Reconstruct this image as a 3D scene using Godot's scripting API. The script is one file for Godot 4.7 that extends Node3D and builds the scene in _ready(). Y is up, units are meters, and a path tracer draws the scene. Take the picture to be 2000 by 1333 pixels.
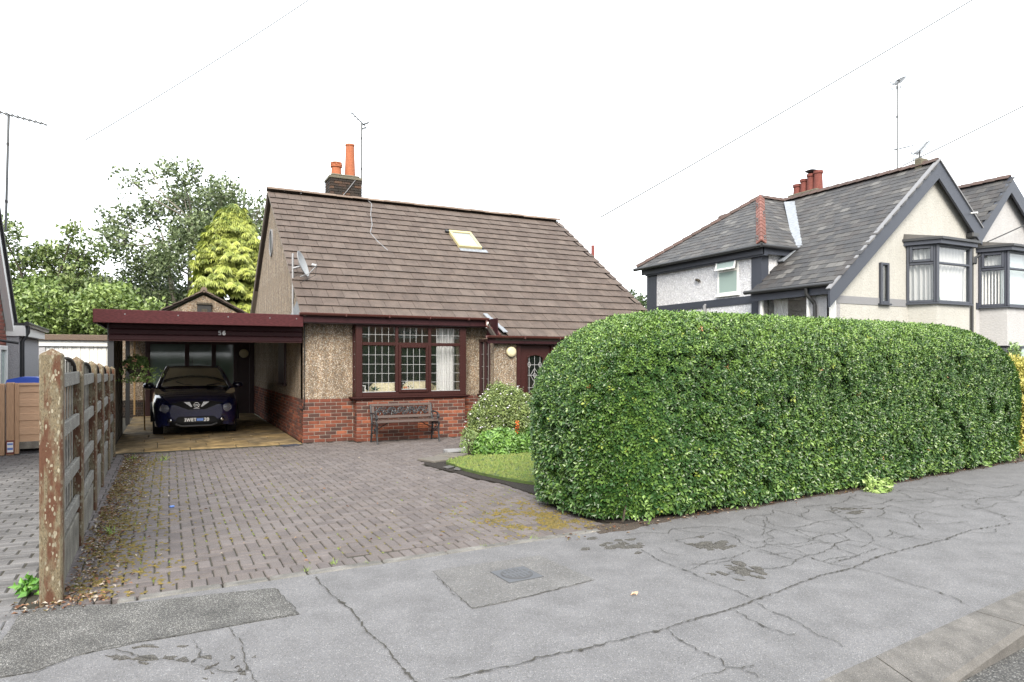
extends Node3D

const EYE := Vector3(0, 1.68, 0)
var rng := RandomNumberGenerator.new()
var M := {}
var T := {}
var used := {}

# ---------------------------------------------------------------- mesh builder
class G:
	var v := PackedVector3Array()
	var n := PackedVector3Array()

	func tri3(a: Vector3, b: Vector3, c: Vector3, na: Vector3, nb: Vector3, nc: Vector3) -> void:
		if (b - a).cross(c - a).dot(na + nb + nc) > 0.0:
			v.append(a); v.append(c); v.append(b)
			n.append(na); n.append(nc); n.append(nb)
		else:
			v.append(a); v.append(b); v.append(c)
			n.append(na); n.append(nb); n.append(nc)

	func tri(a: Vector3, b: Vector3, c: Vector3, nn := Vector3.ZERO) -> void:
		if nn == Vector3.ZERO:
			nn = (c - a).cross(b - a).normalized()
		tri3(a, b, c, nn, nn, nn)

	func quad(a: Vector3, b: Vector3, c: Vector3, d: Vector3, nn := Vector3.ZERO) -> void:
		if nn == Vector3.ZERO:
			nn = (c - a).cross(b - a).normalized()
		tri3(a, b, c, nn, nn, nn)
		tri3(a, c, d, nn, nn, nn)

	func box(ctr: Vector3, size: Vector3, ch := 0.0, bs := Basis.IDENTITY) -> void:
		var h := size * 0.5
		var c := minf(ch, minf(h.x, minf(h.y, h.z)) * 0.9)
		for ax in 3:
			var u := (ax + 1) % 3
			var w := (ax + 2) % 3
			for s in [-1.0, 1.0]:
				var q := []
				for k in [[-1, -1], [1, -1], [1, 1], [-1, 1]]:
					var p := Vector3.ZERO
					p[ax] = s * h[ax]
					p[u] = k[0] * (h[u] - c)
					p[w] = k[1] * (h[w] - c)
					q.append(ctr + bs * p)
				var nn := Vector3.ZERO
				nn[ax] = s
				quad(q[0], q[1], q[2], q[3], (bs * nn).normalized())
		if c <= 0.0:
			return
		for ax in 3:
			var u := (ax + 1) % 3
			var w := (ax + 2) % 3
			for s1 in [-1.0, 1.0]:
				for s2 in [-1.0, 1.0]:
					var q := []
					for k in [[0, -1], [0, 1], [1, 1], [1, -1]]:
						var p := Vector3.ZERO
						p[ax] = k[1] * (h[ax] - c)
						p[u] = s1 * (h[u] if k[0] == 0 else h[u] - c)
						p[w] = s2 * (h[w] - c if k[0] == 0 else h[w])
						q.append(ctr + bs * p)
					var nn := Vector3.ZERO
					nn[u] = s1
					nn[w] = s2
					quad(q[0], q[1], q[2], q[3], (bs * nn).normalized())
		for sx in [-1.0, 1.0]:
			for sy in [-1.0, 1.0]:
				for sz in [-1.0, 1.0]:
					tri(ctr + bs * Vector3(sx * h.x, sy * (h.y - c), sz * (h.z - c)), ctr + bs * Vector3(sx * (h.x - c), sy * h.y, sz * (h.z - c)), ctr + bs * Vector3(sx * (h.x - c), sy * (h.y - c), sz * h.z), (bs * Vector3(sx, sy, sz)).normalized())

	# a box given by its corners
	func bx(x0: float, y0: float, z0: float, x1: float, y1: float, z1: float, ch := 0.0) -> void:
		box(Vector3(x0 + x1, y0 + y1, z0 + z1) * 0.5, Vector3(absf(x1 - x0), absf(y1 - y0), absf(z1 - z0)), ch)

	# a bar from a to b, w wide (horizontal) and t thick
	func bar(a: Vector3, b: Vector3, w: float, t: float, ch := 0.0, up := Vector3.UP) -> void:
		var z := (b - a).normalized()
		var x := up.cross(z)
		if x.length() < 0.01:
			x = Vector3.RIGHT.cross(z)
		x = x.normalized()
		box((a + b) * 0.5, Vector3(w, t, (b - a).length()), ch, Basis(x, z.cross(x), z))

	func tube(pts: Array, rad, segs := 6, caps := true) -> void:
		var rows := []
		var dirs := []
		var side := Vector3.ZERO
		for i in pts.size():
			var d: Vector3 = (pts[mini(i + 1, pts.size() - 1)] - pts[maxi(i - 1, 0)]).normalized()
			if side == Vector3.ZERO:
				side = d.cross(Vector3.UP)
				if side.length() < 0.05:
					side = d.cross(Vector3.RIGHT)
			side = (side - d * side.dot(d)).normalized()
			var oth := d.cross(side)
			var r: float = rad[i] if rad is Array else rad
			var row := []
			var dr := []
			for k in segs + 1:
				var a := TAU * k / segs
				var e := side * cos(a) + oth * sin(a)
				row.append(pts[i] + e * r)
				dr.append(e)
			rows.append(row)
			dirs.append(dr)
		for i in pts.size() - 1:
			for k in segs:
				tri3(rows[i][k], rows[i][k + 1], rows[i + 1][k + 1], dirs[i][k], dirs[i][k + 1], dirs[i + 1][k + 1])
				tri3(rows[i][k], rows[i + 1][k + 1], rows[i + 1][k], dirs[i][k], dirs[i + 1][k + 1], dirs[i + 1][k])
		if caps:
			for e in [0, pts.size() - 1]:
				var d: Vector3 = (pts[0] - pts[1] if e == 0 else pts[-1] - pts[-2]).normalized()
				for k in segs:
					tri(pts[e], rows[e][k], rows[e][k + 1], d)

	func lathe(prof: Array, segs := 16, xf := Transform3D.IDENTITY) -> void:
		for i in prof.size() - 1:
			var p: Vector2 = prof[i]
			var q: Vector2 = prof[i + 1]
			var m := Vector2(q.y - p.y, p.x - q.x)
			if m.length() < 1e-6:
				continue
			m = m.normalized()
			for k in segs:
				var a := TAU * k / segs
				var b := TAU * (k + 1) / segs
				var na := (xf.basis * Vector3(cos(a) * m.x, m.y, sin(a) * m.x)).normalized()
				var nb := (xf.basis * Vector3(cos(b) * m.x, m.y, sin(b) * m.x)).normalized()
				var A := xf * Vector3(cos(a) * p.x, p.y, sin(a) * p.x)
				var B := xf * Vector3(cos(b) * p.x, p.y, sin(b) * p.x)
				var C := xf * Vector3(cos(b) * q.x, q.y, sin(b) * q.x)
				var D := xf * Vector3(cos(a) * q.x, q.y, sin(a) * q.x)
				if p.x > 1e-5:
					tri3(A, B, C, na, nb, nb)
				if q.x > 1e-5:
					tri3(A, C, D, na, nb, na)

	# polygon in the plane (o, U, V), thickened by t along the normal N
	func prism(poly: Array, o: Vector3, U: Vector3, V: Vector3, t: float, N := Vector3.ZERO) -> void:
		var pk := PackedVector2Array(poly)
		var ix := Geometry2D.triangulate_polygon(pk)
		if N == Vector3.ZERO:
			N = U.cross(V).normalized()
		var ctr := Vector2.ZERO
		for p in pk:
			ctr += p / pk.size()
		for i in range(0, ix.size(), 3):
			var a := o + U * pk[ix[i]].x + V * pk[ix[i]].y
			var b := o + U * pk[ix[i + 1]].x + V * pk[ix[i + 1]].y
			var c := o + U * pk[ix[i + 2]].x + V * pk[ix[i + 2]].y
			tri(a + N * t, b + N * t, c + N * t, N)
			tri(a, b, c, -N)
		var ccw := 1.0 if not Geometry2D.is_polygon_clockwise(pk) else -1.0
		for i in pk.size():
			var p := pk[i]
			var q := pk[(i + 1) % pk.size()]
			var e := (q - p).normalized()
			var nn := (U * e.y - V * e.x).normalized() * ccw
			var a := o + U * p.x + V * p.y
			var b := o + U * q.x + V * q.y
			quad(a, b, b + N * t, a + N * t, nn)

	# smooth sheet through rows of points; out tells which way is outside
	func sheet(rows: Array, inside: Vector3) -> void:
		var nr := rows.size()
		var nc: int = rows[0].size()
		var nm := []
		for i in nr:
			var r := []
			for j in nc:
				var du: Vector3 = rows[i][mini(j + 1, nc - 1)] - rows[i][maxi(j - 1, 0)]
				var dv: Vector3 = rows[mini(i + 1, nr - 1)][j] - rows[maxi(i - 1, 0)][j]
				var q := du.cross(dv)
				q = q.normalized() if q.length() > 1e-9 else (rows[i][j] - inside).normalized()
				if q.dot(rows[i][j] - inside) < 0:
					q = -q
				r.append(q)
			nm.append(r)
		for i in nr - 1:
			for j in nc - 1:
				tri3(rows[i][j], rows[i][j + 1], rows[i + 1][j + 1], nm[i][j], nm[i][j + 1], nm[i + 1][j + 1])
				tri3(rows[i][j], rows[i + 1][j + 1], rows[i + 1][j], nm[i][j], nm[i + 1][j + 1], nm[i + 1][j])

	# wall with openings: o lower left corner of the outer face, U right, V up, N out
	func holed(o: Vector3, U: Vector3, V: Vector3, w: float, h: float, holes: Array, t: float) -> void:
		var N = U.cross(V).normalized()
		var xs = [0.0, w]
		var ys = [0.0, h]
		for r in holes:
			xs.append_array([r.position.x, r.end.x])
			ys.append_array([r.position.y, r.end.y])
		xs.sort()
		ys.sort()
		for i in xs.size() - 1:
			for j in ys.size() - 1:
				if xs[i + 1] - xs[i] < 1e-4 or ys[j + 1] - ys[j] < 1e-4:
					continue
				var m = Vector2(xs[i] + xs[i + 1], ys[j] + ys[j + 1]) * 0.5
				var open = false
				for r in holes:
					open = open or r.has_point(m)
				if open:
					continue
				var a = o + U * xs[i] + V * ys[j]
				var b = o + U * xs[i + 1] + V * ys[j]
				var c = o + U * xs[i + 1] + V * ys[j + 1]
				var d = o + U * xs[i] + V * ys[j + 1]
				quad(a, b, c, d, N)
				quad(a - N * t, b - N * t, c - N * t, d - N * t, -N)
		var all = [[Rect2(0, 0, w, h), 1.0]]
		for r in holes:
			all.append([r, -1.0])
		for e in all:
			var r: Rect2 = e[0]
			var a = o + U * r.position.x + V * r.position.y
			var b = o + U * r.end.x + V * r.position.y
			var c = o + U * r.end.x + V * r.end.y
			var d = o + U * r.position.x + V * r.end.y
			quad(a, b, b - N * t, a - N * t, -V * e[1])
			quad(d, c, c - N * t, d - N * t, V * e[1])
			quad(a, d, d - N * t, a - N * t, -U * e[1])
			quad(b, c, c - N * t, b - N * t, U * e[1])

	# pointed leaf, folded along its rib
	func leaf(o: Vector3, d: Vector3, up: Vector3, l: float, w: float, fold := 0.25) -> void:
		var s := d.cross(up).normalized()
		var m := o + d * l * 0.45
		var tip := o + d * l - up * l * 0.08
		var a := m + s * w * 0.5 + up * w * fold
		var b := m - s * w * 0.5 + up * w * fold
		tri(o, a, tip)
		tri(o, b, tip)

	func mesh() -> ArrayMesh:
		var m := ArrayMesh.new()
		if v.size() == 0:
			return m
		var arr := []
		arr.resize(Mesh.ARRAY_MAX)
		arr[Mesh.ARRAY_VERTEX] = v
		arr[Mesh.ARRAY_NORMAL] = n
		m.add_surface_from_arrays(Mesh.PRIMITIVE_TRIANGLES, arr)
		return m

# ---------------------------------------------------------------- scene helpers
func numbered(par: Node, called: String) -> String:
	var key := str(par.get_instance_id()) + called
	var k: int = used.get(key, 0)
	used[key] = k + 1
	return called if k == 0 else "%s_%03d" % [called, k]

func put(par: Node, o: Node3D, called: String) -> void:
	o.name = numbered(par, called)
	par.add_child(o, true)

func gpos(o: Node) -> Vector3:
	var p := Vector3.ZERO
	while o is Node3D and o != self:
		p += (o as Node3D).position
		o = o.get_parent()
	return p

func thing(called: String, label: String, category: String, at: Vector3, group := "") -> Node3D:
	var o := Node3D.new()
	put(self, o, called)
	o.position = at
	tag(o, label, category, group)
	return o

func tag(o: Node, label: String, category: String, group := "") -> void:
	o.set_meta("label", label)
	o.set_meta("category", category)
	if group != "":
		o.set_meta("group", group)

# commit a shape given in world coordinates
func part(par: Node, called: String, g, m: Material) -> MeshInstance3D:
	var o := MeshInstance3D.new()
	o.mesh = g.mesh() if g is G else g
	o.material_override = m
	put(par, o, called)
	if par != self:
		o.position = -gpos(par)
	return o

# an instance of a shared mesh
func inst(par: Node, called: String, mesh: Mesh, m: Material, xf: Transform3D) -> MeshInstance3D:
	var o := MeshInstance3D.new()
	o.mesh = mesh
	o.material_override = m
	put(par, o, called)
	o.transform = Transform3D(xf.basis, xf.origin - gpos(par))
	return o

func struct(called: String, g, m: Material, par: Node = self) -> MeshInstance3D:
	var o := part(par, called, g, m)
	o.set_meta("kind", "structure")
	return o

func stuff(par: Node, called: String, mesh: Mesh, m: Material, xfs: Array, cols: Array) -> MultiMeshInstance3D:
	var mm := MultiMesh.new()
	mm.transform_format = MultiMesh.TRANSFORM_3D
	mm.use_colors = true
	mm.mesh = mesh
	mm.instance_count = xfs.size()
	for i in xfs.size():
		mm.set_instance_transform(i, xfs[i])
		mm.set_instance_color(i, cols[i])
	var o := MultiMeshInstance3D.new()
	o.multimesh = mm
	o.material_override = m
	put(par, o, called)
	if par != self:
		o.position = -gpos(par)
	o.set_meta("kind", "stuff")
	return o

# pieces that one can tell apart: [transform, mesh number, colour number]; the nearest ones are parts, the rest one part
func pieces(par: Node, called: String, rest: String, items: Array, meshes: Array, mats: Array, cols: Array, white: Material, most := 300) -> void:
	items.sort_custom(func(a, b): return a[0].origin.distance_squared_to(EYE) < b[0].origin.distance_squared_to(EYE))
	var left := []
	for i in items.size():
		var e = items[i]
		if i < most:
			inst(par, called, meshes[e[1]], mats[e[2]], e[0])
		else:
			left.append(e)
	if left.is_empty():
		return
	for k in meshes.size():
		var xf := []
		var cc := []
		for e in left:
			if e[1] == k:
				xf.append(e[0])
				cc.append(cols[e[2]])
		if xf.size():
			stuff(par, rest, meshes[k], white, xf, cc)

func L(r: float, g: float, b: float, a := 1.0) -> Color:
	var c := Color(r, g, b).linear_to_srgb()
	c.a = a
	return c

func V3(x, y, z) -> Vector3:
	return Vector3(x, y, z)

func rnd(a: float, b: float) -> float:
	return rng.randf_range(a, b)

# ---------------------------------------------------------------- textures and materials
func noise_tex(key: String, freq: float, lo: float, hi: float, oct := 4, size := 512, sd := 1, kind := FastNoiseLite.TYPE_SIMPLEX_SMOOTH, bump := 0.0) -> Texture2D:
	var f := FastNoiseLite.new()
	f.seed = sd
	f.noise_type = kind
	f.frequency = freq
	f.fractal_octaves = oct
	var t := NoiseTexture2D.new()
	t.width = size
	t.height = size
	t.seamless = true
	t.noise = f
	if bump > 0.0:
		t.as_normal_map = true
		t.bump_strength = bump
	else:
		var r := Gradient.new()
		r.offsets = PackedFloat32Array([0.0, 1.0])
		r.colors = PackedColorArray([Color(lo, lo, lo), Color(hi, hi, hi)])
		t.color_ramp = r
	T[key] = t
	return t

# stones scattered over a base; also makes the normal map
func stone_tex(key: String, size: int, base: Color, cols: Array, n: int, rmin: int, rmax: int, bump: float) -> void:
	var im := Image.create(size, size, false, Image.FORMAT_RGB8)
	var hm := Image.create(size, size, false, Image.FORMAT_RGB8)
	im.fill(base)
	hm.fill(Color(0.2, 0.2, 0.2))
	for i in n:
		var r := rng.randi_range(rmin, rmax)
		var x := rng.randi_range(0, size - 1)
		var y := rng.randi_range(0, size - 1)
		var c: Color = cols[rng.randi_range(0, cols.size() - 1)]
		var k := rnd(0.88, 1.1)
		c = Color(c.r * k, c.g * k, c.b * k)
		var hgt := rnd(0.4, 1.0)
		for ox in [0, -size]:
			for oy in [0, -size]:
				if x + r + ox < 0 or y + r + oy < 0:
					continue
				if r <= 2:
					im.fill_rect(Rect2i(x + ox, y + oy, r, r), c)
					hm.fill_rect(Rect2i(x + ox, y + oy, r, r), Color(hgt, hgt, hgt))
				else:
					var q := maxi(1, r / 4)
					var w := rng.randi_range(r * 2 / 3, r)
					im.fill_rect(Rect2i(x + ox + q, y + oy, w - 2 * q, r), c)
					im.fill_rect(Rect2i(x + ox, y + oy + q, w, r - 2 * q), c)
					hm.fill_rect(Rect2i(x + ox + q, y + oy, w - 2 * q, r), Color(hgt, hgt, hgt))
					hm.fill_rect(Rect2i(x + ox, y + oy + q, w, r - 2 * q), Color(hgt, hgt, hgt) * 0.9)
	T[key] = ImageTexture.create_from_image(im)
	if bump > 0.0:
		hm.bump_map_to_normal_map(bump)
		T[key + "_n"] = ImageTexture.create_from_image(hm)

# o: tex, tile (repeats per metre), own (object space), nrm, ns, det, dtile, metal, spec, coat, back, white (tint by copies)
func mat(key: String, c: Color, rough: float, o := {}) -> StandardMaterial3D:
	var m := StandardMaterial3D.new()
	m.resource_name = key
	m.albedo_color = c
	m.roughness = rough
	m.metallic = o.get("metal", 0.0)
	m.metallic_specular = o.get("spec", 0.5)
	var tile = o.get("tile", 1.0)
	if o.has("tex") or o.has("nrm"):
		m.uv1_triplanar = true
		m.uv1_world_triplanar = not o.has("own")
		m.uv1_scale = tile if tile is Vector3 else Vector3.ONE * tile
	if o.has("tex"):
		m.albedo_texture = T[o.tex]
	if o.has("nrm"):
		m.normal_enabled = true
		m.normal_texture = T[o.nrm]
		m.normal_scale = o.get("ns", 1.0)
	if o.has("det"):
		m.detail_enabled = true
		m.detail_blend_mode = BaseMaterial3D.BLEND_MODE_MUL
		m.detail_albedo = T[o.det]
		m.detail_uv_layer = BaseMaterial3D.DETAIL_UV_2
		m.uv2_triplanar = true
		m.uv2_world_triplanar = true
		var dt = o.get("dtile", 0.3)
		m.uv2_scale = dt if dt is Vector3 else Vector3.ONE * dt
	if o.has("coat"):
		m.clearcoat_enabled = true
		m.clearcoat = o.coat
		m.clearcoat_roughness = 0.03
	if o.has("back"):
		m.backlight_enabled = true
		m.backlight = o.back
	if o.get("white", false):
		m.vertex_color_use_as_albedo = true
	if c.a < 1.0:
		m.transparency = BaseMaterial3D.TRANSPARENCY_ALPHA
	M[key] = m
	return m

# a family of materials that differ in colour only, and a white one for copies
func family(key: String, cols: Array, rough: float, o := {}) -> void:
	var list := []
	for i in cols.size():
		var c: Color = cols[i]
		list.append(mat(key + str(i), L(c.r, c.g, c.b), rough, o))
	M[key + "_list"] = list
	M[key + "_cols"] = cols
	var oo := o.duplicate()
	oo.white = true
	mat(key + "_white", Color.WHITE, rough, oo)

func make_materials() -> void:
	noise_tex("soft", 0.012, 0.72, 1.0, 4, 512, 3)
	noise_tex("mild", 0.01, 0.86, 1.0, 5, 512, 19)
	noise_tex("faint", 0.012, 0.955, 1.0, 4, 512, 29)
	noise_tex("fine", 0.09, 0.7, 1.0, 3, 512, 5)
	noise_tex("blotch", 0.008, 0.62, 1.0, 5, 512, 9)
	noise_tex("grain", 0.03, 0.55, 1.0, 4, 512, 11)
	noise_tex("fine_n", 0.08, 0, 0, 3, 512, 7, FastNoiseLite.TYPE_SIMPLEX_SMOOTH, 5.0)
	noise_tex("soft_n", 0.02, 0, 0, 4, 512, 8, FastNoiseLite.TYPE_SIMPLEX_SMOOTH, 6.0)
	noise_tex("cell", 0.03, 0.35, 1.0, 2, 512, 13, FastNoiseLite.TYPE_CELLULAR)
	stone_tex("dash", 512, Color(0.60, 0.53, 0.45), [Color(0.88, 0.82, 0.73), Color(0.82, 0.74, 0.63), Color(0.73, 0.61, 0.48), Color(0.95, 0.92, 0.86), Color(0.44, 0.38, 0.33), Color(0.64, 0.5, 0.37), Color(0.68, 0.64, 0.6)], 9000, 4, 9, 9.0)
	stone_tex("rough", 512, Color(0.86, 0.86, 0.87), [Color(0.93, 0.93, 0.94), Color(0.97, 0.97, 0.97), Color(0.85, 0.85, 0.87), Color(0.9, 0.9, 0.9), Color(0.94, 0.94, 0.95)], 5000, 5, 12, 7.0)
	stone_tex("grit", 1024, Color(0.72, 0.72, 0.73), [Color(0.9, 0.9, 0.91), Color(0.55, 0.55, 0.56), Color(0.8, 0.79, 0.78), Color(0.65, 0.65, 0.66), Color(1, 1, 1), Color(0.75, 0.74, 0.72)], 90000, 1, 4, 3.0)
	stone_tex("coarse", 1024, Color(0.5, 0.5, 0.5), [Color(0.95, 0.95, 0.94), Color(0.42, 0.42, 0.43), Color(0.75, 0.74, 0.72), Color(0.58, 0.58, 0.58), Color(0.3, 0.3, 0.31), Color(0.85, 0.85, 0.84)], 60000, 2, 6, 5.0)
	stone_tex("lichen", 1024, Color(0.78, 0.78, 0.78), [Color(0.95, 0.93, 0.88), Color(0.9, 0.86, 0.75), Color(0.7, 0.68, 0.6)], 1300, 3, 18, 0.0)
	stone_tex("fleck", 1024, Color(0.86, 0.86, 0.86), [Color(0.82, 0.82, 0.82), Color(0.78, 0.78, 0.78), Color(0.92, 0.92, 0.92), Color(0.88, 0.86, 0.84)], 9000, 2, 8, 0.0)
	var tile_cols = []
	for k in 60:
		tile_cols.append(Color(rnd(0.8, 0.9), rnd(0.8, 0.88), rnd(0.79, 0.87)))
	tile_cols.append(Color(1, 1, 1))
	stone_tex("roof", 1024, Color(0.86, 0.86, 0.86), tile_cols, 7000, 2, 8, 0.0)
	# concrete fence post: grey grit, red algae, pale lichen
	var base = Image.create(512, 512, false, Image.FORMAT_RGB8)
	base.fill(Color(0.6, 0.56, 0.48))
	for i in 26000:
		var r = rng.randi_range(1, 4)
		var k = rnd(0.78, 1.18)
		base.fill_rect(Rect2i(rng.randi_range(0, 511), rng.randi_range(0, 511), r, r), Color(0.58 * k, 0.53 * k, 0.44 * k))
	var fz = FastNoiseLite.new()
	fz.seed = 4
	fz.frequency = 0.012
	fz.fractal_octaves = 5
	for y in 512:
		for x in 512:
			var t = clampf(fz.get_noise_2d(x, y * 0.6) * 2.4 + 0.15 + 0.7 * sin(PI * clampf(y / 512.0 * 1.25 - 0.1, 0, 1)) - 0.35, 0, 1)
			var c = base.get_pixel(x, y)
			base.set_pixel(x, y, c.lerp(Color(0.43, 0.265, 0.21).lerp(c, 0.25), clampf(t * 1.25, 0, 0.95)))
	for i in 800:
		var r = rng.randi_range(2, 9)
		var x = rng.randi_range(0, 499)
		var y = rng.randi_range(0, 499)
		var k = rnd(0.62, 0.82)
		var c = Color(k, k * 0.96, k * 0.86)
		base.fill_rect(Rect2i(x + r / 4, y, r / 2 + 1, r), c)
		base.fill_rect(Rect2i(x, y + r / 4, r, r / 2 + 1), c)
	T["post"] = ImageTexture.create_from_image(base)

	mat("ground", L(0.08, 0.10, 0.045), 0.95, {"tex": "blotch", "tile": 0.4})
	mat("road", L(0.30, 0.298, 0.296), 0.9, {"tex": "coarse", "tile": 0.6, "nrm": "coarse_n", "det": "soft", "dtile": 0.35})
	mat("pavement", L(0.287, 0.287, 0.294), 0.9, {"tex": "grit", "tile": 0.55, "nrm": "grit_n", "ns": 0.6, "det": "mild", "dtile": 0.45})
	mat("patch", L(0.40, 0.397, 0.39), 0.9, {"tex": "coarse", "tile": 0.85, "nrm": "coarse_n", "det": "soft", "dtile": 0.4})
	mat("patch2", L(0.27, 0.267, 0.262), 0.9, {"tex": "grit", "tile": 0.4, "nrm": "coarse_n", "ns": 0.6, "det": "mild", "dtile": 0.4})
	mat("worn", L(0.21, 0.2, 0.185), 0.95, {"tex": "coarse", "tile": 1.1, "nrm": "coarse_n"})
	mat("crack", L(0.055, 0.052, 0.045), 1.0, {"tex": "fine", "tile": 2.0})
	mat("kerb", L(0.295, 0.28, 0.258), 0.9, {"tex": "grit", "tile": 0.8, "nrm": "grit_n", "ns": 0.6, "det": "soft", "dtile": 0.7})
	mat("edging", L(0.40, 0.39, 0.36), 0.9, {"tex": "grit", "tile": 0.9, "nrm": "grit_n", "ns": 0.7, "det": "blotch", "dtile": 0.8})
	mat("joint", L(0.05, 0.047, 0.035), 1.0, {"tex": "fine", "tile": 1.0})
	family("paver", [Color(0.248, 0.217, 0.208), Color(0.28, 0.248, 0.24), Color(0.222, 0.193, 0.188), Color(0.266, 0.23, 0.216)], 0.9, {"tex": "grit", "tile": 1.0, "nrm": "grit_n", "ns": 0.8, "det": "mild", "dtile": 0.5})
	family("greypaver", [Color(0.36, 0.36, 0.365), Color(0.41, 0.41, 0.415), Color(0.32, 0.32, 0.325)], 0.85, {"tex": "grit", "tile": 1.0, "nrm": "grit_n", "ns": 0.6, "det": "blotch", "dtile": Vector3(0.25, 1, 1.2)})
	family("flag", [Color(0.40, 0.29, 0.14), Color(0.36, 0.27, 0.15), Color(0.44, 0.31, 0.14)], 0.8, {"tex": "blotch", "tile": 0.9, "det": "blotch", "dtile": 0.4, "nrm": "soft_n", "ns": 0.5})
	mat("stoneflag", L(0.24, 0.22, 0.19), 0.9, {"tex": "grit", "tile": 0.8, "nrm": "grit_n"})
	mat("soil", L(0.042, 0.03, 0.022), 1.0, {"tex": "coarse", "tile": 0.8, "nrm": "coarse_n", "ns": 1.5})
	mat("lawn", L(0.125, 0.20, 0.047), 0.95, {"tex": "fine", "tile": 2.0, "nrm": "fine_n", "det": "blotch", "dtile": 0.6})
	mat("moss", L(0.16, 0.13, 0.03), 1.0, {"tex": "fine", "tile": 2.0, "white": true})
	mat("tint", Color.WHITE, 0.9, {"white": true})
	mat("blade", Color.WHITE, 0.7, {"white": true, "back": Color(0.3, 0.5, 0.1)})
	mat("leaf", Color.WHITE, 0.42, {"white": true, "back": Color(0.25, 0.35, 0.08)})
	mat("gloss_leaf", Color.WHITE, 0.36, {"white": true, "back": Color(0.2, 0.3, 0.06)})
	mat("litter", Color.WHITE, 0.95, {"white": true})
	mat("core", L(0.012, 0.013, 0.007), 1.0, {"tex": "fine", "tile": 4.0})  # near-black: stands for the shade inside hedges and shrubs
	mat("bark", L(0.34, 0.31, 0.26), 0.95, {"tex": "grain", "tile": Vector3(2, 0.6, 2), "nrm": "soft_n"})
	mat("darkbark", L(0.09, 0.075, 0.055), 0.95, {"tex": "grain", "tile": Vector3(2, 0.6, 2)})
	mat("hill", L(0.13, 0.20, 0.06), 1.0, {"tex": "blotch", "tile": 0.02})

	mat("dash", L(0.70, 0.705, 0.72), 0.95, {"tex": "dash", "tile": 0.85, "nrm": "dash_n", "ns": 0.8, "det": "soft", "dtile": Vector3(0.7, 0.12, 0.7)})
	mat("rough", L(0.80, 0.805, 0.83), 0.95, {"tex": "rough", "tile": 0.5, "nrm": "rough_n", "ns": 1.0, "det": "faint", "dtile": Vector3(0.8, 0.2, 0.8)})
	mat("render", L(0.53, 0.524, 0.495), 0.9, {"tex": "fleck", "tile": 0.4, "nrm": "fine_n", "ns": 0.25, "det": "faint", "dtile": Vector3(0.6, 0.15, 0.6)})
	mat("render_white", L(0.53, 0.53, 0.545), 0.9, {"tex": "fleck", "tile": 0.4, "nrm": "fine_n", "ns": 0.25, "det": "faint", "dtile": Vector3(0.6, 0.15, 0.6)})
	mat("greywall", L(0.50, 0.50, 0.53), 0.9, {"tex": "fleck", "tile": 0.5, "nrm": "fine_n", "ns": 0.4})
	mat("mortar", L(0.34, 0.30, 0.26), 1.0, {"tex": "fine", "tile": 1.5})
	family("brick", [Color(0.25, 0.07, 0.04), Color(0.32, 0.09, 0.048), Color(0.175, 0.056, 0.038), Color(0.44, 0.14, 0.072), Color(0.115, 0.05, 0.04)], 0.9, {"tex": "fleck", "tile": 2.2, "nrm": "fine_n", "ns": 0.7, "det": "soft", "dtile": 0.6})
	family("sootbrick", [Color(0.055, 0.04, 0.033), Color(0.09, 0.055, 0.042), Color(0.04, 0.032, 0.028), Color(0.13, 0.075, 0.05)], 0.95, {"tex": "lichen", "tile": 1.2, "nrm": "fine_n"})
	family("redbrick", [Color(0.30, 0.095, 0.065), Color(0.26, 0.08, 0.055), Color(0.34, 0.12, 0.085)], 0.9, {"tex": "fleck", "tile": 2.2, "nrm": "fine_n", "ns": 0.6})
	family("tile", [Color(0.150, 0.112, 0.094), Color(0.166, 0.126, 0.106), Color(0.138, 0.102, 0.086), Color(0.157, 0.119, 0.101), Color(0.178, 0.138, 0.118)], 0.88, {"tex": "roof", "tile": 0.36, "nrm": "fine_n", "ns": 0.5, "det": "soft", "dtile": 0.45})
	family("ridgetile", [Color(0.27, 0.205, 0.165), Color(0.23, 0.17, 0.135), Color(0.31, 0.235, 0.19)], 0.9, {"tex": "lichen", "tile": 1.0, "nrm": "fine_n"})
	family("slate", [Color(0.082, 0.081, 0.085), Color(0.10, 0.098, 0.10), Color(0.066, 0.066, 0.072), Color(0.125, 0.12, 0.117), Color(0.085, 0.078, 0.078), Color(0.19, 0.185, 0.18)], 0.7, {"tex": "fleck", "tile": 0.9, "nrm": "soft_n", "ns": 0.35, "det": "soft", "dtile": 0.5})
	family("hiptile", [Color(0.215, 0.088, 0.07), Color(0.18, 0.075, 0.06), Color(0.25, 0.11, 0.09)], 0.9, {"tex": "fleck", "tile": 1.2, "nrm": "fine_n"})
	family("darkridge", [Color(0.11, 0.07, 0.06), Color(0.09, 0.06, 0.052)], 0.9, {"tex": "fleck", "tile": 1.2})
	mat("deck", L(0.05, 0.042, 0.037), 1.0)
	mat("upvc", L(0.053, 0.0165, 0.0145), 0.5, {"spec": 0.32, "tex": "grain", "tile": Vector3(1.2, 10, 10), "nrm": "fine_n", "ns": 0.12})
	mat("upvc_y", L(0.052, 0.0145, 0.013), 0.5, {"spec": 0.32, "tex": "grain", "tile": Vector3(10, 1.2, 10), "nrm": "fine_n", "ns": 0.12})
	mat("upvc_dark", L(0.05, 0.018, 0.02), 0.4, {"tex": "grain", "tile": Vector3(1.2, 10, 10)})
	mat("fascia", L(0.09, 0.023, 0.027), 0.6, {"spec": 0.28, "tex": "grain", "tile": Vector3(0.7, 6, 6), "nrm": "fine_n", "ns": 0.1})
	mat("plank", L(0.05, 0.015, 0.019), 0.55, {"spec": 0.3, "tex": "grain", "tile": Vector3(0.8, 9, 9)})
	mat("gutter", L(0.07, 0.024, 0.02), 0.35)
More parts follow.
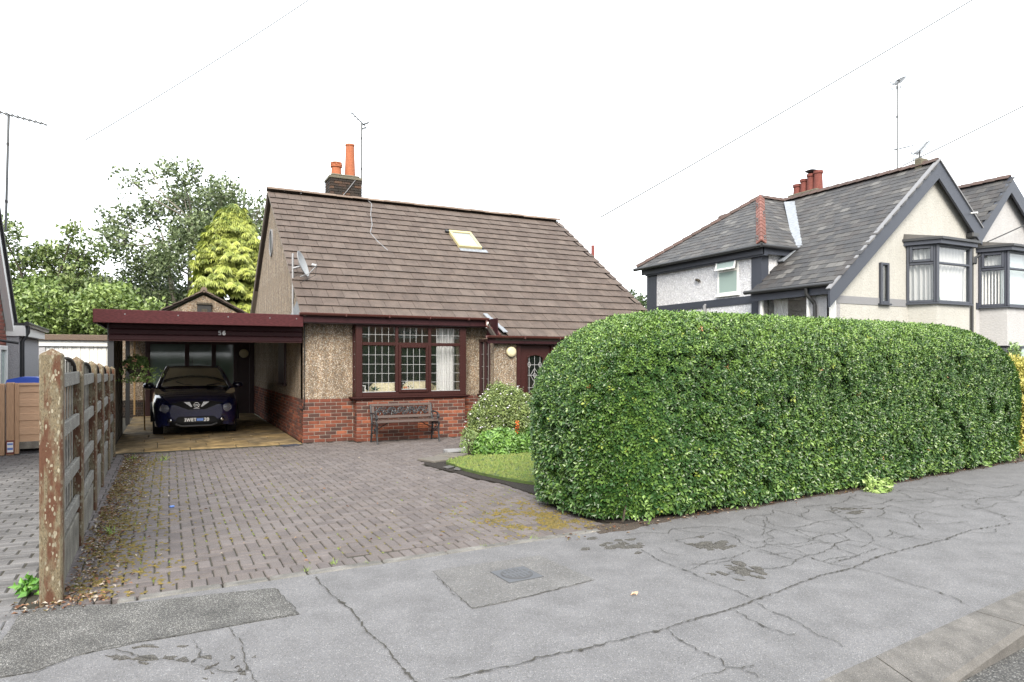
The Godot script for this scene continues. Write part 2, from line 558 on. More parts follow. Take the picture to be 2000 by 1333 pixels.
	mat("darkgutter", L(0.03, 0.031, 0.034), 0.4)
	mat("anthracite", L(0.052, 0.06, 0.083), 0.45, {"tex": "fleck", "tile": 0.8})
	mat("anthracite2", L(0.035, 0.04, 0.058), 0.45)
	mat("greyband", L(0.26, 0.265, 0.285), 0.8, {"tex": "fleck", "tile": 0.8})
	mat("lead", L(0.36, 0.36, 0.37), 0.45, {"metal": 0.2})
	mat("leadsheet", L(0.27, 0.295, 0.335), 0.5, {"tex": "soft", "tile": 1.5, "nrm": "soft_n", "ns": 0.5})
	mat("glass", Color(0.3, 0.36, 0.33, 0.04), 0.02)
	mat("darkglass", Color(0.12, 0.14, 0.135, 0.35), 0.03)
	mat("frosted", L(0.28, 0.36, 0.34), 0.12)
	mat("milk", L(0.36, 0.44, 0.44), 0.1)
	mat("shadeglass", L(0.10, 0.14, 0.125), 0.06, {"spec": 0.9})
	mat("ceiling", L(0.84, 0.77, 0.60), 0.85)
	mat("skylight_frame", L(0.40, 0.35, 0.19), 0.5)
	mat("skylight_pane", L(0.22, 0.25, 0.27), 0.3)
	mat("dirt", L(0.20, 0.155, 0.125), 1.0, {"tex": "coarse", "tile": 1.0, "nrm": "coarse_n"})
	mat("white", L(0.76, 0.76, 0.75), 0.5)
	mat("cream", L(0.50, 0.455, 0.30), 0.45)
	mat("curtain", L(0.66, 0.67, 0.68), 0.9, {"back": Color(0.6, 0.6, 0.6)})
	mat("net", L(0.46, 0.475, 0.485), 0.9, {"back": Color(0.5, 0.5, 0.5)})
	mat("sofa", L(0.74, 0.68, 0.48), 0.95, {"tex": "soft", "tile": 3.0})
	mat("room", L(0.36, 0.32, 0.26), 0.95)
	mat("roomdark", L(0.09, 0.08, 0.07), 0.95)
	mat("black", L(0.012, 0.012, 0.013), 0.5)
	mat("iron", L(0.028, 0.030, 0.034), 0.45, {"metal": 0.3})
	mat("bench_wood", L(0.12, 0.085, 0.075), 0.7, {"tex": "grain", "tile": Vector3(1.5, 14, 14), "nrm": "fine_n", "ns": 0.3})
	mat("steel", L(0.35, 0.36, 0.37), 0.35, {"metal": 0.8})
	mat("galv", L(0.30, 0.31, 0.33), 0.5, {"metal": 0.5})
	mat("aerial", L(0.10, 0.105, 0.11), 0.5, {"metal": 0.5})
	mat("dish", L(0.27, 0.28, 0.29), 0.6)
	mat("terracotta", L(0.42, 0.135, 0.06), 0.85, {"tex": "soft", "tile": 2.5, "nrm": "fine_n", "ns": 0.3})
	mat("redpot", L(0.2, 0.055, 0.042), 0.85, {"tex": "soft", "tile": 2.5})
	mat("flaunch", L(0.20, 0.185, 0.14), 1.0, {"tex": "lichen", "tile": 1.0, "nrm": "fine_n"})
	mat("post", L(0.43, 0.43, 0.42), 0.95, {"tex": "post", "tile": Vector3(1.3, 0.56, 1.3), "nrm": "grit_n", "ns": 0.5, "spec": 0.3})
	mat("gravelboard", L(0.46, 0.43, 0.35), 0.95, {"tex": "grit", "tile": 0.8, "nrm": "grit_n", "ns": 0.8, "det": "blotch", "dtile": 0.7})
	mat("greywood", L(0.35, 0.335, 0.30), 0.95, {"tex": "grain", "tile": Vector3(9, 9, 0.8), "nrm": "fine_n", "ns": 0.5, "det": "soft", "dtile": 0.9})
	mat("greyboard", L(0.48, 0.46, 0.41), 0.95, {"tex": "grain", "tile": Vector3(12, 0.7, 12), "nrm": "fine_n", "ns": 0.5, "det": "blotch", "dtile": 0.9})
	mat("capwood", L(0.05, 0.045, 0.042), 0.9)
	mat("newwood", L(0.56, 0.375, 0.25), 0.85, {"tex": "mild", "tile": Vector3(0.9, 10, 10), "nrm": "fine_n", "ns": 0.2})
	mat("newwood_y", L(0.50, 0.32, 0.20), 0.85, {"tex": "mild", "tile": Vector3(10, 0.9, 10), "nrm": "fine_n", "ns": 0.2})
	mat("stick", L(0.42, 0.27, 0.12), 0.85, {"tex": "grain", "tile": Vector3(10, 0.9, 10)})
	mat("paint", L(0.005, 0.008, 0.045), 0.16, {"metal": 0.15, "spec": 0.6, "coat": 1.0})
	mat("plastic", L(0.006, 0.006, 0.007), 0.6, {"spec": 0.3})
	mat("tyre", L(0.012, 0.012, 0.012), 0.85)
	mat("chrome", L(0.75, 0.75, 0.76), 0.12, {"metal": 1.0})
	mat("lamp_glass", Color(0.95, 0.97, 1.0, 0.15), 0.02)
	mat("reflector", L(0.85, 0.85, 0.86), 0.35, {"metal": 0.3})
	mat("amber", L(0.55, 0.47, 0.34), 0.2, {"metal": 0.5})
	mat("carglass", L(0.62, 0.61, 0.55), 0.05, {"metal": 0.92})  # near-mirror metal: a strengthened ceiling reflection is put into the car windows
	mat("platewhite", L(0.8, 0.8, 0.8), 0.5)
	mat("plateblue", L(0.12, 0.22, 0.55), 0.5)
	mat("binblue", L(0.03, 0.10, 0.55), 0.4)
	mat("bingreen", L(0.02, 0.07, 0.04), 0.5)
	mat("orange", L(0.75, 0.13, 0.02), 0.6)
	mat("pink", L(0.75, 0.42, 0.30), 0.7)
	mat("manhole", L(0.125, 0.133, 0.15), 0.7, {"tex": "fine", "tile": 3.0, "metal": 0.2})
	mat("manhole_dark", L(0.06, 0.062, 0.068), 0.8)
	mat("redbrown", L(0.17, 0.04, 0.035), 0.7)

func _ready() -> void:
	rng.seed = 20240611
	# --- camera: level, looking 26.7 degrees to the right of straight at the bungalow, lens shifted up a little
	var cam = Camera3D.new()
	cam.name = "camera"
	cam.projection = Camera3D.PROJECTION_FRUSTUM
	cam.near = 0.05
	cam.far = 1500.0
	cam.size = 0.05
	cam.frustum_offset = Vector2(0, 0.05 * 39.5 / 1333.0)
	cam.position = EYE
	cam.rotation.y = -deg_to_rad(26.7)
	add_child(cam)
	cam.current = true
	# --- sky, sun, exposure
	var sky_mat = ProceduralSkyMaterial.new()
	sky_mat.sky_top_color = Color(0.93, 0.955, 0.98)
	sky_mat.sky_horizon_color = Color(0.955, 0.965, 0.975)
	sky_mat.sky_curve = 0.15
	sky_mat.ground_horizon_color = Color(0.6, 0.6, 0.58)
	sky_mat.ground_bottom_color = Color(0.45, 0.45, 0.43)
	sky_mat.sun_angle_max = 1.0
	sky_mat.sky_energy_multiplier = 0.8
	sky_mat.ground_energy_multiplier = 0.8
	var sky = Sky.new()
	sky.sky_material = sky_mat
	var env = Environment.new()
	env.background_mode = Environment.BG_SKY
	env.sky = sky
	env.tonemap_mode = Environment.TONE_MAPPER_LINEAR
	env.tonemap_exposure = 4.5
	env.sdfgi_enabled = true
	env.ssao_enabled = true
	env.ssil_enabled = true
	var we = WorldEnvironment.new()
	we.name = "world_environment"
	we.environment = env
	add_child(we)
	var sun = DirectionalLight3D.new()
	sun.name = "sun"
	sun.light_energy = 0.5
	sun.light_color = Color(1.0, 0.97, 0.92)
	sun.light_angular_distance = 32.0
	sun.shadow_enabled = true
	sun.rotation = Vector3(deg_to_rad(-38), deg_to_rad(-26), 0)
	add_child(sun)
	make_materials()
	build_ground()
	build_bungalow()
	build_carport()
	build_semis()
	build_left_side()
	build_trees()
	build_street_behind()
	build_fence()
	build_hedges()
	build_garden()
	build_car()
	build_bench()
	build_fittings()
	build_small_things()

# ---------------------------------------------------------------- ground
const BED := [Vector2(3.68, -10.5), Vector2(3.84, -9.6), Vector2(3.95, -8.9), Vector2(4.1, -8.3), Vector2(4.1, -7.5), Vector2(4.0, -6.7), Vector2(4.0, -6.1), Vector2(4.2, -5.74), Vector2(13.6, -6.62), Vector2(13.6, -12.6), Vector2(6.9, -12.4), Vector2(6.2, -12.15), Vector2(5.2, -11.75), Vector2(4.6, -11.6), Vector2(3.87, -11.0)]
const LAWN := [Vector2(4.02, -10.35), Vector2(4.0, -9.7), Vector2(4.08, -9.1), Vector2(4.22, -8.5), Vector2(4.42, -8.0), Vector2(4.6, -7.3), Vector2(12.8, -7.9), Vector2(12.8, -10.9), Vector2(5.4, -10.95), Vector2(4.6, -10.85), Vector2(4.2, -10.65)]

func plan(poly: Array, y0: float, y1: float) -> G:
	var g = G.new()
	g.prism(poly, Vector3(0, y0, 0), Vector3.RIGHT, Vector3.BACK, y1 - y0, Vector3.UP)
	return g

func jag(poly: Array, step: float, amp: float) -> Array:
	var out = []
	for i in poly.size():
		var a: Vector2 = poly[i]
		var b: Vector2 = poly[(i + 1) % poly.size()]
		var k = maxi(1, int(a.distance_to(b) / step))
		for j in k:
			out.append(a.lerp(b, float(j) / k) + Vector2(rnd(-amp, amp), rnd(-amp, amp)))
	return out

func in_house(x: float, z: float) -> bool:
	if x < 2.42:
		return z < -14.13
	if x > 6.32:
		return z < -13.55
	if x > 3.42 and x < 5.98:
		return z < -14.05
	return z < -14.35

func build_ground() -> void:
	var g = G.new()
	g.quad(V3(-500, -0.2, 500), V3(500, -0.2, 500), V3(500, -0.2, -500), V3(-500, -0.2, -500), Vector3.UP)
	struct("ground", g, M.ground)
	# hills far behind the left garden
	var hn = FastNoiseLite.new()
	hn.seed = 21
	hn.frequency = 0.012
	var rows = []
	for i in 25:
		var row = []
		for j in 41:
			var x = -260.0 + j * 13.0
			var z = -60.0 - i * 9.0
			var up = smoothstep(-80.0, -235.0, z)
			row.append(V3(x, -0.5 + up * (20.5 + 5.0 * hn.get_noise_2d(x, z) - 0.045 * x) * clampf(1.0 - (x - 10.0) / 70.0, 0.0, 1.0), z))
		rows.append(row)
	g = G.new()
	g.sheet(rows, V3(0, -300, -100))
	struct("hill", g, M.hill)
	# road
	g = plan([Vector2(-60, 5.6), Vector2(60, -9.4), Vector2(60, 0.0), Vector2(-60, 14.0)], -0.19, -0.112)
	struct("road", g, M.road)
	g = plan([Vector2(-60, 14.0), Vector2(60, 0.0), Vector2(60, 4.0), Vector2(-60, 18.0)], -0.19, -0.0)
	struct("far_pavement", g, M.pavement)
	# pavement
	g = plan([Vector2(-40, 2.914), Vector2(40, -7.086), Vector2(40, -9.6), Vector2(13.6, -6.62), Vector2(4.2, -5.74), Vector2(3.9, -5.63), Vector2(-0.35, -5.45), Vector2(-0.5, -5.52), Vector2(-0.95, -5.62), Vector2(-0.9, -4.55), Vector2(-40, -0.7)], -0.19, 0.0)
	var pv = struct("pavement", g, M.pavement)
	part(pv, "asphalt_patch", plan(jag([Vector2(-0.80, -4.45), Vector2(-0.66, -4.45), Vector2(-0.49, -4.58), Vector2(-0.13, -4.64), Vector2(0.28, -4.65), Vector2(0.77, -4.68), Vector2(0.70, -5.30), Vector2(-0.35, -5.43), Vector2(-0.66, -5.57), Vector2(-0.88, -5.56), Vector2(-0.90, -5.0)], 0.1, 0.008), -0.01, 0.004), M.patch)
	part(pv, "asphalt_patch", plan(jag([Vector2(1.84, -4.25), Vector2(2.15, -4.27), Vector2(2.92, -4.39), Vector2(2.86, -5.16), Vector2(1.88, -5.16)], 0.1, 0.006), -0.01, 0.004), M.patch2)
	for p in [[4.14, -4.96, 4.35, -4.99, 4.61, -5.01, 4.77, -4.93, 4.67, -4.69, 4.48, -4.52, 4.14, -4.48, 4.08, -4.72], [3.95, -4.40, 4.21, -4.35, 4.29, -4.14, 4.30, -3.82, 4.06, -3.76, 3.95, -3.92, 3.98, -4.08], [3.43, -5.18, 3.70, -5.32, 3.98, -5.25, 3.86, -4.96, 3.63, -4.95, 3.42, -5.06], [-0.29, -4.53, -0.12, -4.49, 0.02, -4.45, 0.10, -4.19, -0.04, -4.22, -0.21, -4.35], [0.13, -4.16, 0.28, -4.06, 0.23, -3.89, 0.17, -3.92], [6.4, -5.3, 7.1, -5.2, 7.3, -5.0, 6.7, -4.95]]:
		for k in 22:
			var c = Vector2.ZERO
			var q = []
			for i in range(0, p.size(), 2):
				c += Vector2(p[i], p[i + 1]) / (p.size() / 2)
			var o = Vector2(rng.randfn(0, 0.13), rng.randfn(0, 0.1)) if k else Vector2.ZERO
			var sc = rnd(0.05, 0.22) if k else 0.3
			for i in range(0, p.size(), 2):
				q.append(c + o + (Vector2(p[i], p[i + 1]) - c) * sc)
			q = jag(q, 0.03, 0.02)
			if Geometry2D.triangulate_polygon(PackedVector2Array(q)).is_empty():
				continue
			part(pv, "worn_patch", plan(q, -0.01, 0.002 + 0.0002 * k), M.worn)
	for c in [[1.28, -3.36, 1.52, -3.36, 1.73, -3.35, 1.86, -3.38, 2.03, -3.37, 2.18, -3.36, 2.39, -3.37, 2.76, -3.38, 2.98, -3.42, 3.25, -3.44, 3.46, -3.46, 3.67, -3.51, 3.93, -3.55, 4.20, -3.61, 4.54, -3.68, 4.96, -3.70, 5.41, -3.81, 6.04, -3.87, 6.52, -3.90, 7.09, -4.00, 7.81, -3.97],
		[1.02, -5.45, 1.02, -5.26, 1.03, -5.07, 1.06, -4.84, 1.10, -4.55, 1.10, -4.41, 1.10, -4.14, 1.13, -3.92, 1.13, -3.73, 1.14, -3.57, 1.16, -3.32],
		[-0.80, -4.45, -0.65, -4.44, -0.49, -4.57, -0.31, -4.65, -0.13, -4.64, 0.05, -4.64, 0.28, -4.65, 0.49, -4.68, 0.77, -4.68], [0.77, -4.68, 0.75, -4.88, 0.71, -5.14, 0.71, -5.28],
		[0.34, -4.64, 0.37, -4.45, 0.39, -4.26, 0.38, -4.08, 0.39, -3.93, 0.41, -3.70], [0.13, -4.51, 0.16, -4.32, 0.15, -4.25, 0.11, -4.17], [0.11, -4.17, 0.25, -4.0, 0.39, -3.93], [-0.3, -4.62, -0.15, -4.4, 0.1, -4.2],
		[3.75, -5.16, 3.74, -4.83, 3.68, -4.56, 3.70, -4.22, 3.68, -3.91, 3.70, -3.70, 3.67, -3.51], [3.65, -3.48, 3.61, -3.35, 3.62, -3.18, 3.59, -3.04, 3.54, -2.88, 3.56, -2.76, 3.52, -2.68],
		[3.40, -3.44, 3.37, -3.25, 3.36, -3.09, 3.39, -2.98, 3.48, -2.95], [2.77, -3.36, 2.74, -3.19, 2.74, -3.05, 2.77, -2.90, 2.72, -2.80, 2.79, -2.77, 2.92, -2.76], [2.45, -2.77, 2.56, -2.80, 2.64, -2.78, 2.73, -2.81], [2.78, -2.76, 2.80, -2.67, 2.79, -2.60],
		[4.97, -3.69, 5.00, -3.49, 4.98, -3.22, 4.99, -3.03, 4.97, -2.90, 4.86, -2.74], [4.89, -5.18, 4.87, -4.88, 4.80, -4.63, 5.03, -4.58, 5.03, -4.34, 5.32, -4.37, 5.51, -4.27, 5.72, -4.30, 5.85, -4.54],
		[4.62, -4.45, 4.68, -4.27, 4.86, -4.24, 4.89, -4.07, 4.89, -3.84, 4.98, -3.71], [6.53, -4.98, 6.26, -4.66, 6.03, -4.30, 5.86, -4.16, 5.58, -4.07, 5.55, -4.25], [6.01, -4.27, 6.15, -4.13, 6.47, -4.11, 6.43, -3.98, 6.52, -3.90],
		[6.73, -4.60, 6.90, -4.42, 7.13, -4.27, 7.48, -4.22], [5.59, -4.83, 5.47, -4.58, 5.45, -4.34], [3.72, -4.24, 4.06, -4.37, 4.31, -4.36, 4.62, -4.45], [7.78, -5.67, 7.77, -5.19, 8.36, -5.13, 8.48, -4.95, 8.95, -4.84, 9.57, -4.77],
		[8.38, -4.77, 8.20, -4.43, 8.09, -4.19, 8.17, -4.06], [5.62, -5.25, 5.39, -5.01, 5.09, -4.77], [8.77, -5.86, 8.72, -5.47, 8.52, -4.93], [4.85, -3.86, 5.19, -3.89, 5.58, -3.97, 5.72, -3.99], [6.71, -4.79, 6.42, -4.89, 6.66, -5.31],
		[9.91, -5.59, 9.74, -5.16, 10.40, -5.19], [7.28, -4.89, 7.22, -4.72, 6.68, -4.20], [1.86, -5.0, 1.83, -4.6, 1.84, -4.25, 2.15, -4.27, 2.5, -4.32, 2.92, -4.39]]:
		g = G.new()
		var w0: float = 0.0055 if c.size() > 20 else 0.0032
		var pts = []
		for i in range(0, c.size() - 2, 2):
			var a = Vector2(c[i], c[i + 1])
			var b = Vector2(c[i + 2], c[i + 3])
			var k = maxi(1, int(a.distance_to(b) / 0.028))
			for j in k:
				pts.append(a.lerp(b, float(j) / k) + Vector2(rnd(-1, 1), rnd(-1, 1)) * 0.010)
		for i in pts.size() - 1:
			var d: Vector2 = (pts[mini(i + 2, pts.size() - 1)] - pts[i]).orthogonal().normalized()
			var wa: float = w0 * rnd(0.25, 1.3) * (2.0 if rnd(0, 1) < 0.06 else 1.0)
			if i == 0:
				wa = 0.001
			var d0: Vector2 = (pts[i + 1] - pts[maxi(i - 1, 0)]).orthogonal().normalized()
			var p0: Vector2 = pts[i]
			var p1: Vector2 = pts[i + 1]
			g.quad(V3(p0.x - d0.x * wa, 0.008, p0.y - d0.y * wa), V3(p0.x + d0.x * wa, 0.008, p0.y + d0.y * wa), V3(p1.x + d.x * wa, 0.008, p1.y + d.y * wa), V3(p1.x - d.x * wa, 0.008, p1.y - d.y * wa), Vector3.UP)
		part(pv, "crack", g, M.crack)
	# crazed asphalt towards the hedge: a net of fine cracks
	var net = {}
	for i in 18:
		for j in 6:
			net[Vector2i(i, j)] = Vector2(3.9 + i * 0.36 + rnd(-0.15, 0.15), -3.72 - 0.09 * (i * 0.36) - j * 0.31 + rnd(-0.12, 0.12))
	for i in 17:
		for j in 6:
			for d in [Vector2i(1, 0), Vector2i(0, 1)]:
				var q = Vector2i(i, j) + d
				if not net.has(q) or rnd(0, 1) < (0.38 if j > 0 else 0.8):
					continue
				var a: Vector2 = net[Vector2i(i, j)]
				var b: Vector2 = net[q]
				if a.y < -5.5 - 0.09 * (a.x - 3.6) or b.y < -5.5 - 0.09 * (b.x - 3.6):
					continue
				g = G.new()
				var n = int(a.distance_to(b) / 0.03)
				var off = (b - a).orthogonal() * rnd(-0.2, 0.2)
				var prev = a
				for k in range(1, n + 1):
					var t = float(k) / n
					var p = a.lerp(b, t) + off * sin(t * PI) + (Vector2(rnd(-1, 1), rnd(-1, 1)) * 0.012 if k < n else Vector2.ZERO)
					var o = (p - prev).orthogonal().normalized() * 0.0032 * rnd(0.4, 1.3)
					g.quad(V3(prev.x - o.x, 0.0075, prev.y - o.y), V3(prev.x + o.x, 0.0075, prev.y + o.y), V3(p.x + o.x, 0.0075, p.y + o.y), V3(p.x - o.x, 0.0075, p.y - o.y), Vector3.UP)
					prev = p
				part(pv, "crack", g, M.crack)
	var strip = []
	for k in 26:
		strip.append(Vector2(3.75 + k * 0.38, -5.52 - 0.092 * (k * 0.38 + 0.15) + rnd(-0.07, 0.05)))
	for k in range(25, -1, -1):
		strip.append(Vector2(3.75 + k * 0.38, -5.8 - 0.092 * (k * 0.38 + 0.15)))
	part(pv, "dirt_strip", plan(jag(strip, 0.06, 0.022), -0.01, 0.0055), M.dirt)
	# kerb of the road: flush stones at the drive, one that tapers, full ones beyond
	var kerb = Node3D.new()
	put(self, kerb, "kerb")
	kerb.set_meta("kind", "structure")
	kerb.position = V3(3.07, 0, -2.47)
	var sd = V3(1, 0, -0.125).normalized()
	var od = V3(0.125, 0, 1).normalized()
	var s = -7.67
	while s < 14.0:
		var e = s + 0.91
		var h0 = -0.088
		var h1 = -0.088
		if absf(s - 0.52) < 0.05:
			e = s + 1.26
			h1 = -0.004
		elif s > 1.0:
			h0 = -0.004
			h1 = -0.004
		g = G.new()
		var k0 = kerb.position
		var a = k0 + sd * (s + 0.006)
		var b = k0 + sd * (e - 0.006)
		var y = V3(0, 0.004, 0)
		var q = [a + y, b + y, a + od * 0.27 + V3(0, h0, 0), b + od * 0.27 + V3(0, h1, 0)]
		var rr = [a + od * 0.3 + V3(0, h0 - 0.03, 0), b + od * 0.3 + V3(0, h1 - 0.03, 0), a + od * 0.315 + V3(0, -0.19, 0), b + od * 0.315 + V3(0, -0.19, 0)]
		g.quad(q[0], q[1], q[3], q[2], Vector3.UP)
		g.quad(q[2], q[3], rr[1], rr[0], (od + Vector3.UP).normalized())
		g.quad(rr[0], rr[1], rr[3], rr[2], od)
		for t in [[q[0], q[2], rr[0], rr[2], a + V3(0, -0.19, 0), -sd], [q[1], q[3], rr[1], rr[3], b + V3(0, -0.19, 0), sd]]:
			g.tri(t[4], t[0], t[1], t[5])
			g.tri(t[4], t[1], t[2], t[5])
			g.tri(t[4], t[2], t[3], t[5])
		part(kerb, "kerb_stone", g, M.kerb)
		s = e
	# soil bed and lawn
	struct("flower_bed", plan(jag(BED, 0.25, 0.03), -0.19, 0.012), M.soil)
	var ln = struct("lawn", plan(jag(LAWN, 0.15, 0.015), -0.1, 0.05), M.lawn)
	g = G.new()
	for k in 7:
		var a = TAU * k / 7.0 + rnd(0, 0.5)
		var d = V3(cos(a) * 0.4, 1, sin(a) * 0.4).normalized()
		var o = V3(rnd(-0.02, 0.02), 0, rnd(-0.02, 0.02))
		var sdv = V3(-sin(a), 0, cos(a)) * 0.0035
		g.tri(o - sdv, o + sdv, o + d * rnd(0.02, 0.035))
	var xf = []
	var cc = []
	var lp = PackedVector2Array(LAWN)
	while xf.size() < 9000:
		var p = Vector2(rnd(4.0, 8.5), rnd(-10.95, -7.4))
		if Geometry2D.is_point_in_polygon(p, lp):
			xf.append(Transform3D(Basis(Vector3.UP, rnd(0, TAU)) * Basis.from_scale(Vector3.ONE * rnd(0.7, 1.3)), V3(p.x, 0.05, p.y)))
			cc.append(Color(0.15, 0.235, 0.05).lerp(Color(0.27, 0.29, 0.09), rnd(0, 1)))
	stuff(ln, "grass", g.mesh(), M.blade, xf, cc)
	g = G.new()
	g.box(Vector3.ZERO, V3(0.44, 0.05, 0.44), 0.012)
	var fl = g.mesh()
	for f in [[4.02, -10.86, 0.35], [4.44, -11.2, 0.72]]:
		inst(ln, "paving_flag", fl, M.stoneflag, Transform3D(Basis(Vector3.UP, f[2]), V3(f[0], 0.02, f[1])))
	# the block paved drive
	var dw = struct("driveway", plan([Vector2(-0.96, -5.56), Vector2(4.1, -5.72), Vector2(4.1, -6.2), Vector2(4.2, -8.0), Vector2(3.8, -10.4), Vector2(4.6, -11.7), Vector2(9, -12.5), Vector2(9, -14.3), Vector2(2.45, -14.6), Vector2(-0.95, -14.2)], -0.19, -0.012), M.joint)
	var pg = []
	for i in 3:
		g = G.new()
		g.box(Vector3.ZERO, V3(0.196 - 0.002 * i, 0.06, 0.096 - 0.001 * i), 0.007)
		pg.append(g.mesh())
	var items = []
	var bed = PackedVector2Array(BED)
	var laid = {}
	var u = 0.105
	for i in range(-10, 84):
		for j in range(0, 86):
			var m = posmod(i - j, 4)
			if m != 0 and m != 3:
				continue
			var x: float = i * u + (u if m == 0 else u * 0.5)
			var z: float = -5.79 - j * u - (u * 0.5 if m == 0 else u)
			if x < -0.84 or x > 8.6 or z > -5.8 - 0.04 * x - 0.02 or in_house(x, z) or Geometry2D.is_point_in_polygon(Vector2(x, z), bed):
				continue
			if x > 4.0 and z > -6.9:
				continue
			laid[Vector2i(i, j)] = true
			laid[Vector2i(i + 1, j) if m == 0 else Vector2i(i, j + 1)] = true
			var b = Basis(Vector3.UP, (0.0 if m == 0 else PI / 2) + rnd(-0.02, 0.02)) * Basis(V3(rnd(-1, 1), 0, rnd(-1, 1)).normalized(), rnd(0, 0.012))
			items.append([Transform3D(b, V3(x, -0.03 + rnd(-0.003, 0.003), z)), rng.randi_range(0, 2), rng.randi_range(0, 3)])
	for i in range(-8, 38):
		for j in 4:
			var x = i * u + u * 0.5
			var z = -5.79 - (j + 0.5) * u
			if not laid.has(Vector2i(i, j)) and z < -5.775 - 0.04 * (x + 0.35):
				items.append([Transform3D(Basis.from_scale(V3(0.5, 1, 1)), V3(x, -0.03, z)), 0, rng.randi_range(0, 3)])
	for i in range(-7, 39):
		var x = i * 0.104
		items.append([Transform3D(Basis(Vector3.UP, PI / 2 + rnd(-0.02, 0.02)), V3(x, -0.029 + rnd(-0.003, 0.003), -5.685 - 0.04 * (x + 0.35) + 0.02)), rng.randi_range(0, 2), rng.randi_range(0, 3)])
	pieces(dw, "paver", "pavers", items, pg, M.paver_list, M.paver_cols, M.paver_white)
	# pale edging stones between drive and pavement
	var ex = -0.33
	var el = [0.13, 0.56, 0.33, 0.29, 0.62, 0.58, 0.6, 0.55, 0.5]
	for l in el:
		g = G.new()
		g.box(V3(0, 0, 0), V3(l - 0.014, 0.1, 0.105), 0.014)
		inst(dw, "edging_stone", g.mesh(), M.edging, Transform3D(Basis(Vector3.UP, 0.04 + rnd(-0.01, 0.01)), V3(ex + l * 0.5, -0.04, -5.5 - 0.04 * (ex + l * 0.5 + 0.35))))
		ex += l
	# moss in the joints, leaves and moss along the fence
	g = G.new()
	for k in 5:
		var a = TAU * k / 5.0
		g.tri(V3(cos(a) * 0.012, 0, sin(a) * 0.02), V3(cos(a + 1.3) * 0.012, 0, sin(a + 1.3) * 0.02), V3(rnd(-0.004, 0.004), 0.013, rnd(-0.006, 0.006)))
	var tuft = g.mesh()
	xf = []
	cc = []
	var mn = FastNoiseLite.new()
	mn.seed = 77
	mn.frequency = 0.5
	for k in 9000:
		var jx = rng.randi_range(-6, 42)
		var p = Vector2(jx * u, rnd(-13.9, -5.8))
		var dens = 0.28 + 0.9 * mn.get_noise_2d(p.x * 1.5, p.y) - 0.22 * absf(p.x - 0.6) - 0.035 * maxf(0.0, -p.y - 9.0)
		if p.x < -0.1:
			dens = 0.6
		if p.x > 2.6 and p.y > -8.3 and p.x + 0.3 * p.y > 0.6:
			dens = 0.75
		if rnd(0, 1) > dens or Geometry2D.is_point_in_polygon(p, bed):
			continue
		xf.append(Transform3D(Basis(Vector3.UP, rnd(-0.3, 0.3)) * Basis.from_scale(V3(rnd(0.6, 1.2), rnd(0.4, 1.0), rnd(0.8, 2.2))), V3(p.x + rnd(-0.006, 0.006), -0.008, p.y)))
		cc.append(Color(0.15, 0.14, 0.035).lerp(Color(0.10, 0.08, 0.03), rnd(0, 1)) if rnd(0, 1) < 0.8 else Color(0.15, 0.2, 0.04))
	# spreading moss by the hedge corner and at the fence
	for k in 6500:
		var p: Vector2
		if k < 2600:
			p = Vector2(3.55 + rng.randfn(0, 0.32), -6.35 + rng.randfn(0, 0.42))
			if mn.get_noise_2d(p.x * 5.0, p.y * 5.0) < rnd(-0.1, 0.3) or Geometry2D.is_point_in_polygon(p, bed) or p.y > -5.65 or p.x > 3.95:
				continue
		else:
			p = Vector2(-0.68 + absf(rng.randfn(0, 0.32)), rnd(-13.6, -5.6))
			if rnd(0, 1) > 0.55 + 1.1 * mn.get_noise_2d(p.x * 4.0, p.y * 3.0):
				continue
		xf.append(Transform3D(Basis(Vector3.UP, rnd(0, TAU)) * Basis.from_scale(V3(rnd(0.8, 1.8), rnd(0.4, 1.0), rnd(0.8, 1.6))), V3(p.x, 0.0, p.y)))
		cc.append(Color(0.17, 0.125, 0.03).lerp(Color(0.10, 0.085, 0.03), rnd(0, 1)))
	stuff(dw, "moss", tuft, M.litter, xf, cc)
	g = G.new()
	g.leaf(V3(0, 0.003, 0), V3(1, 0.1, 0).normalized(), Vector3.UP, 0.045, 0.026, 0.35)
	var lf = g.mesh()
	xf = []
	cc = []
	for k in 2300:
		var p = Vector2(-0.68 + absf(rng.randfn(0, 0.17)), rnd(-13.9, -5.55))
		if k > 1750:
			p = Vector2(rnd(-0.95, -0.4), rnd(-5.75, -5.45))
		if k > 1850:
			p = Vector2(3.3 + rnd(0, 9.5), 0)
			p.y = -5.60 - 0.092 * (p.x - 3.6) + rng.randfn(0, 0.09)
		if k > 2200:
			p = Vector2(rnd(-0.9, 3.4), rnd(-12, -5.7))
		xf.append(Transform3D(Basis(V3(rnd(-1, 1), 3, rnd(-1, 1)).normalized(), rnd(0, TAU)) * Basis.from_scale(Vector3.ONE * rnd(0.4, 1.1)), V3(p.x, 0.012, p.y)))
		cc.append([Color(0.12, 0.055, 0.03), Color(0.19, 0.10, 0.06), Color(0.08, 0.04, 0.025), Color(0.24, 0.17, 0.11), Color(0.14, 0.11, 0.04), Color(0.10, 0.06, 0.035), Color(0.32, 0.28, 0.24)][rng.randi_range(0, 6)])
	stuff(dw, "leaf_litter", lf, M.litter, xf, cc)
	# stone slabs under the carport roof
	var cs = struct("carport_floor", plan([Vector2(-0.97, -14.16), Vector2(2.43, -14.3), Vector2(2.43, -23.3), Vector2(-0.97, -23.3)], -0.19, 0.0), M.joint)
	var z = -14.3
	var r = 0
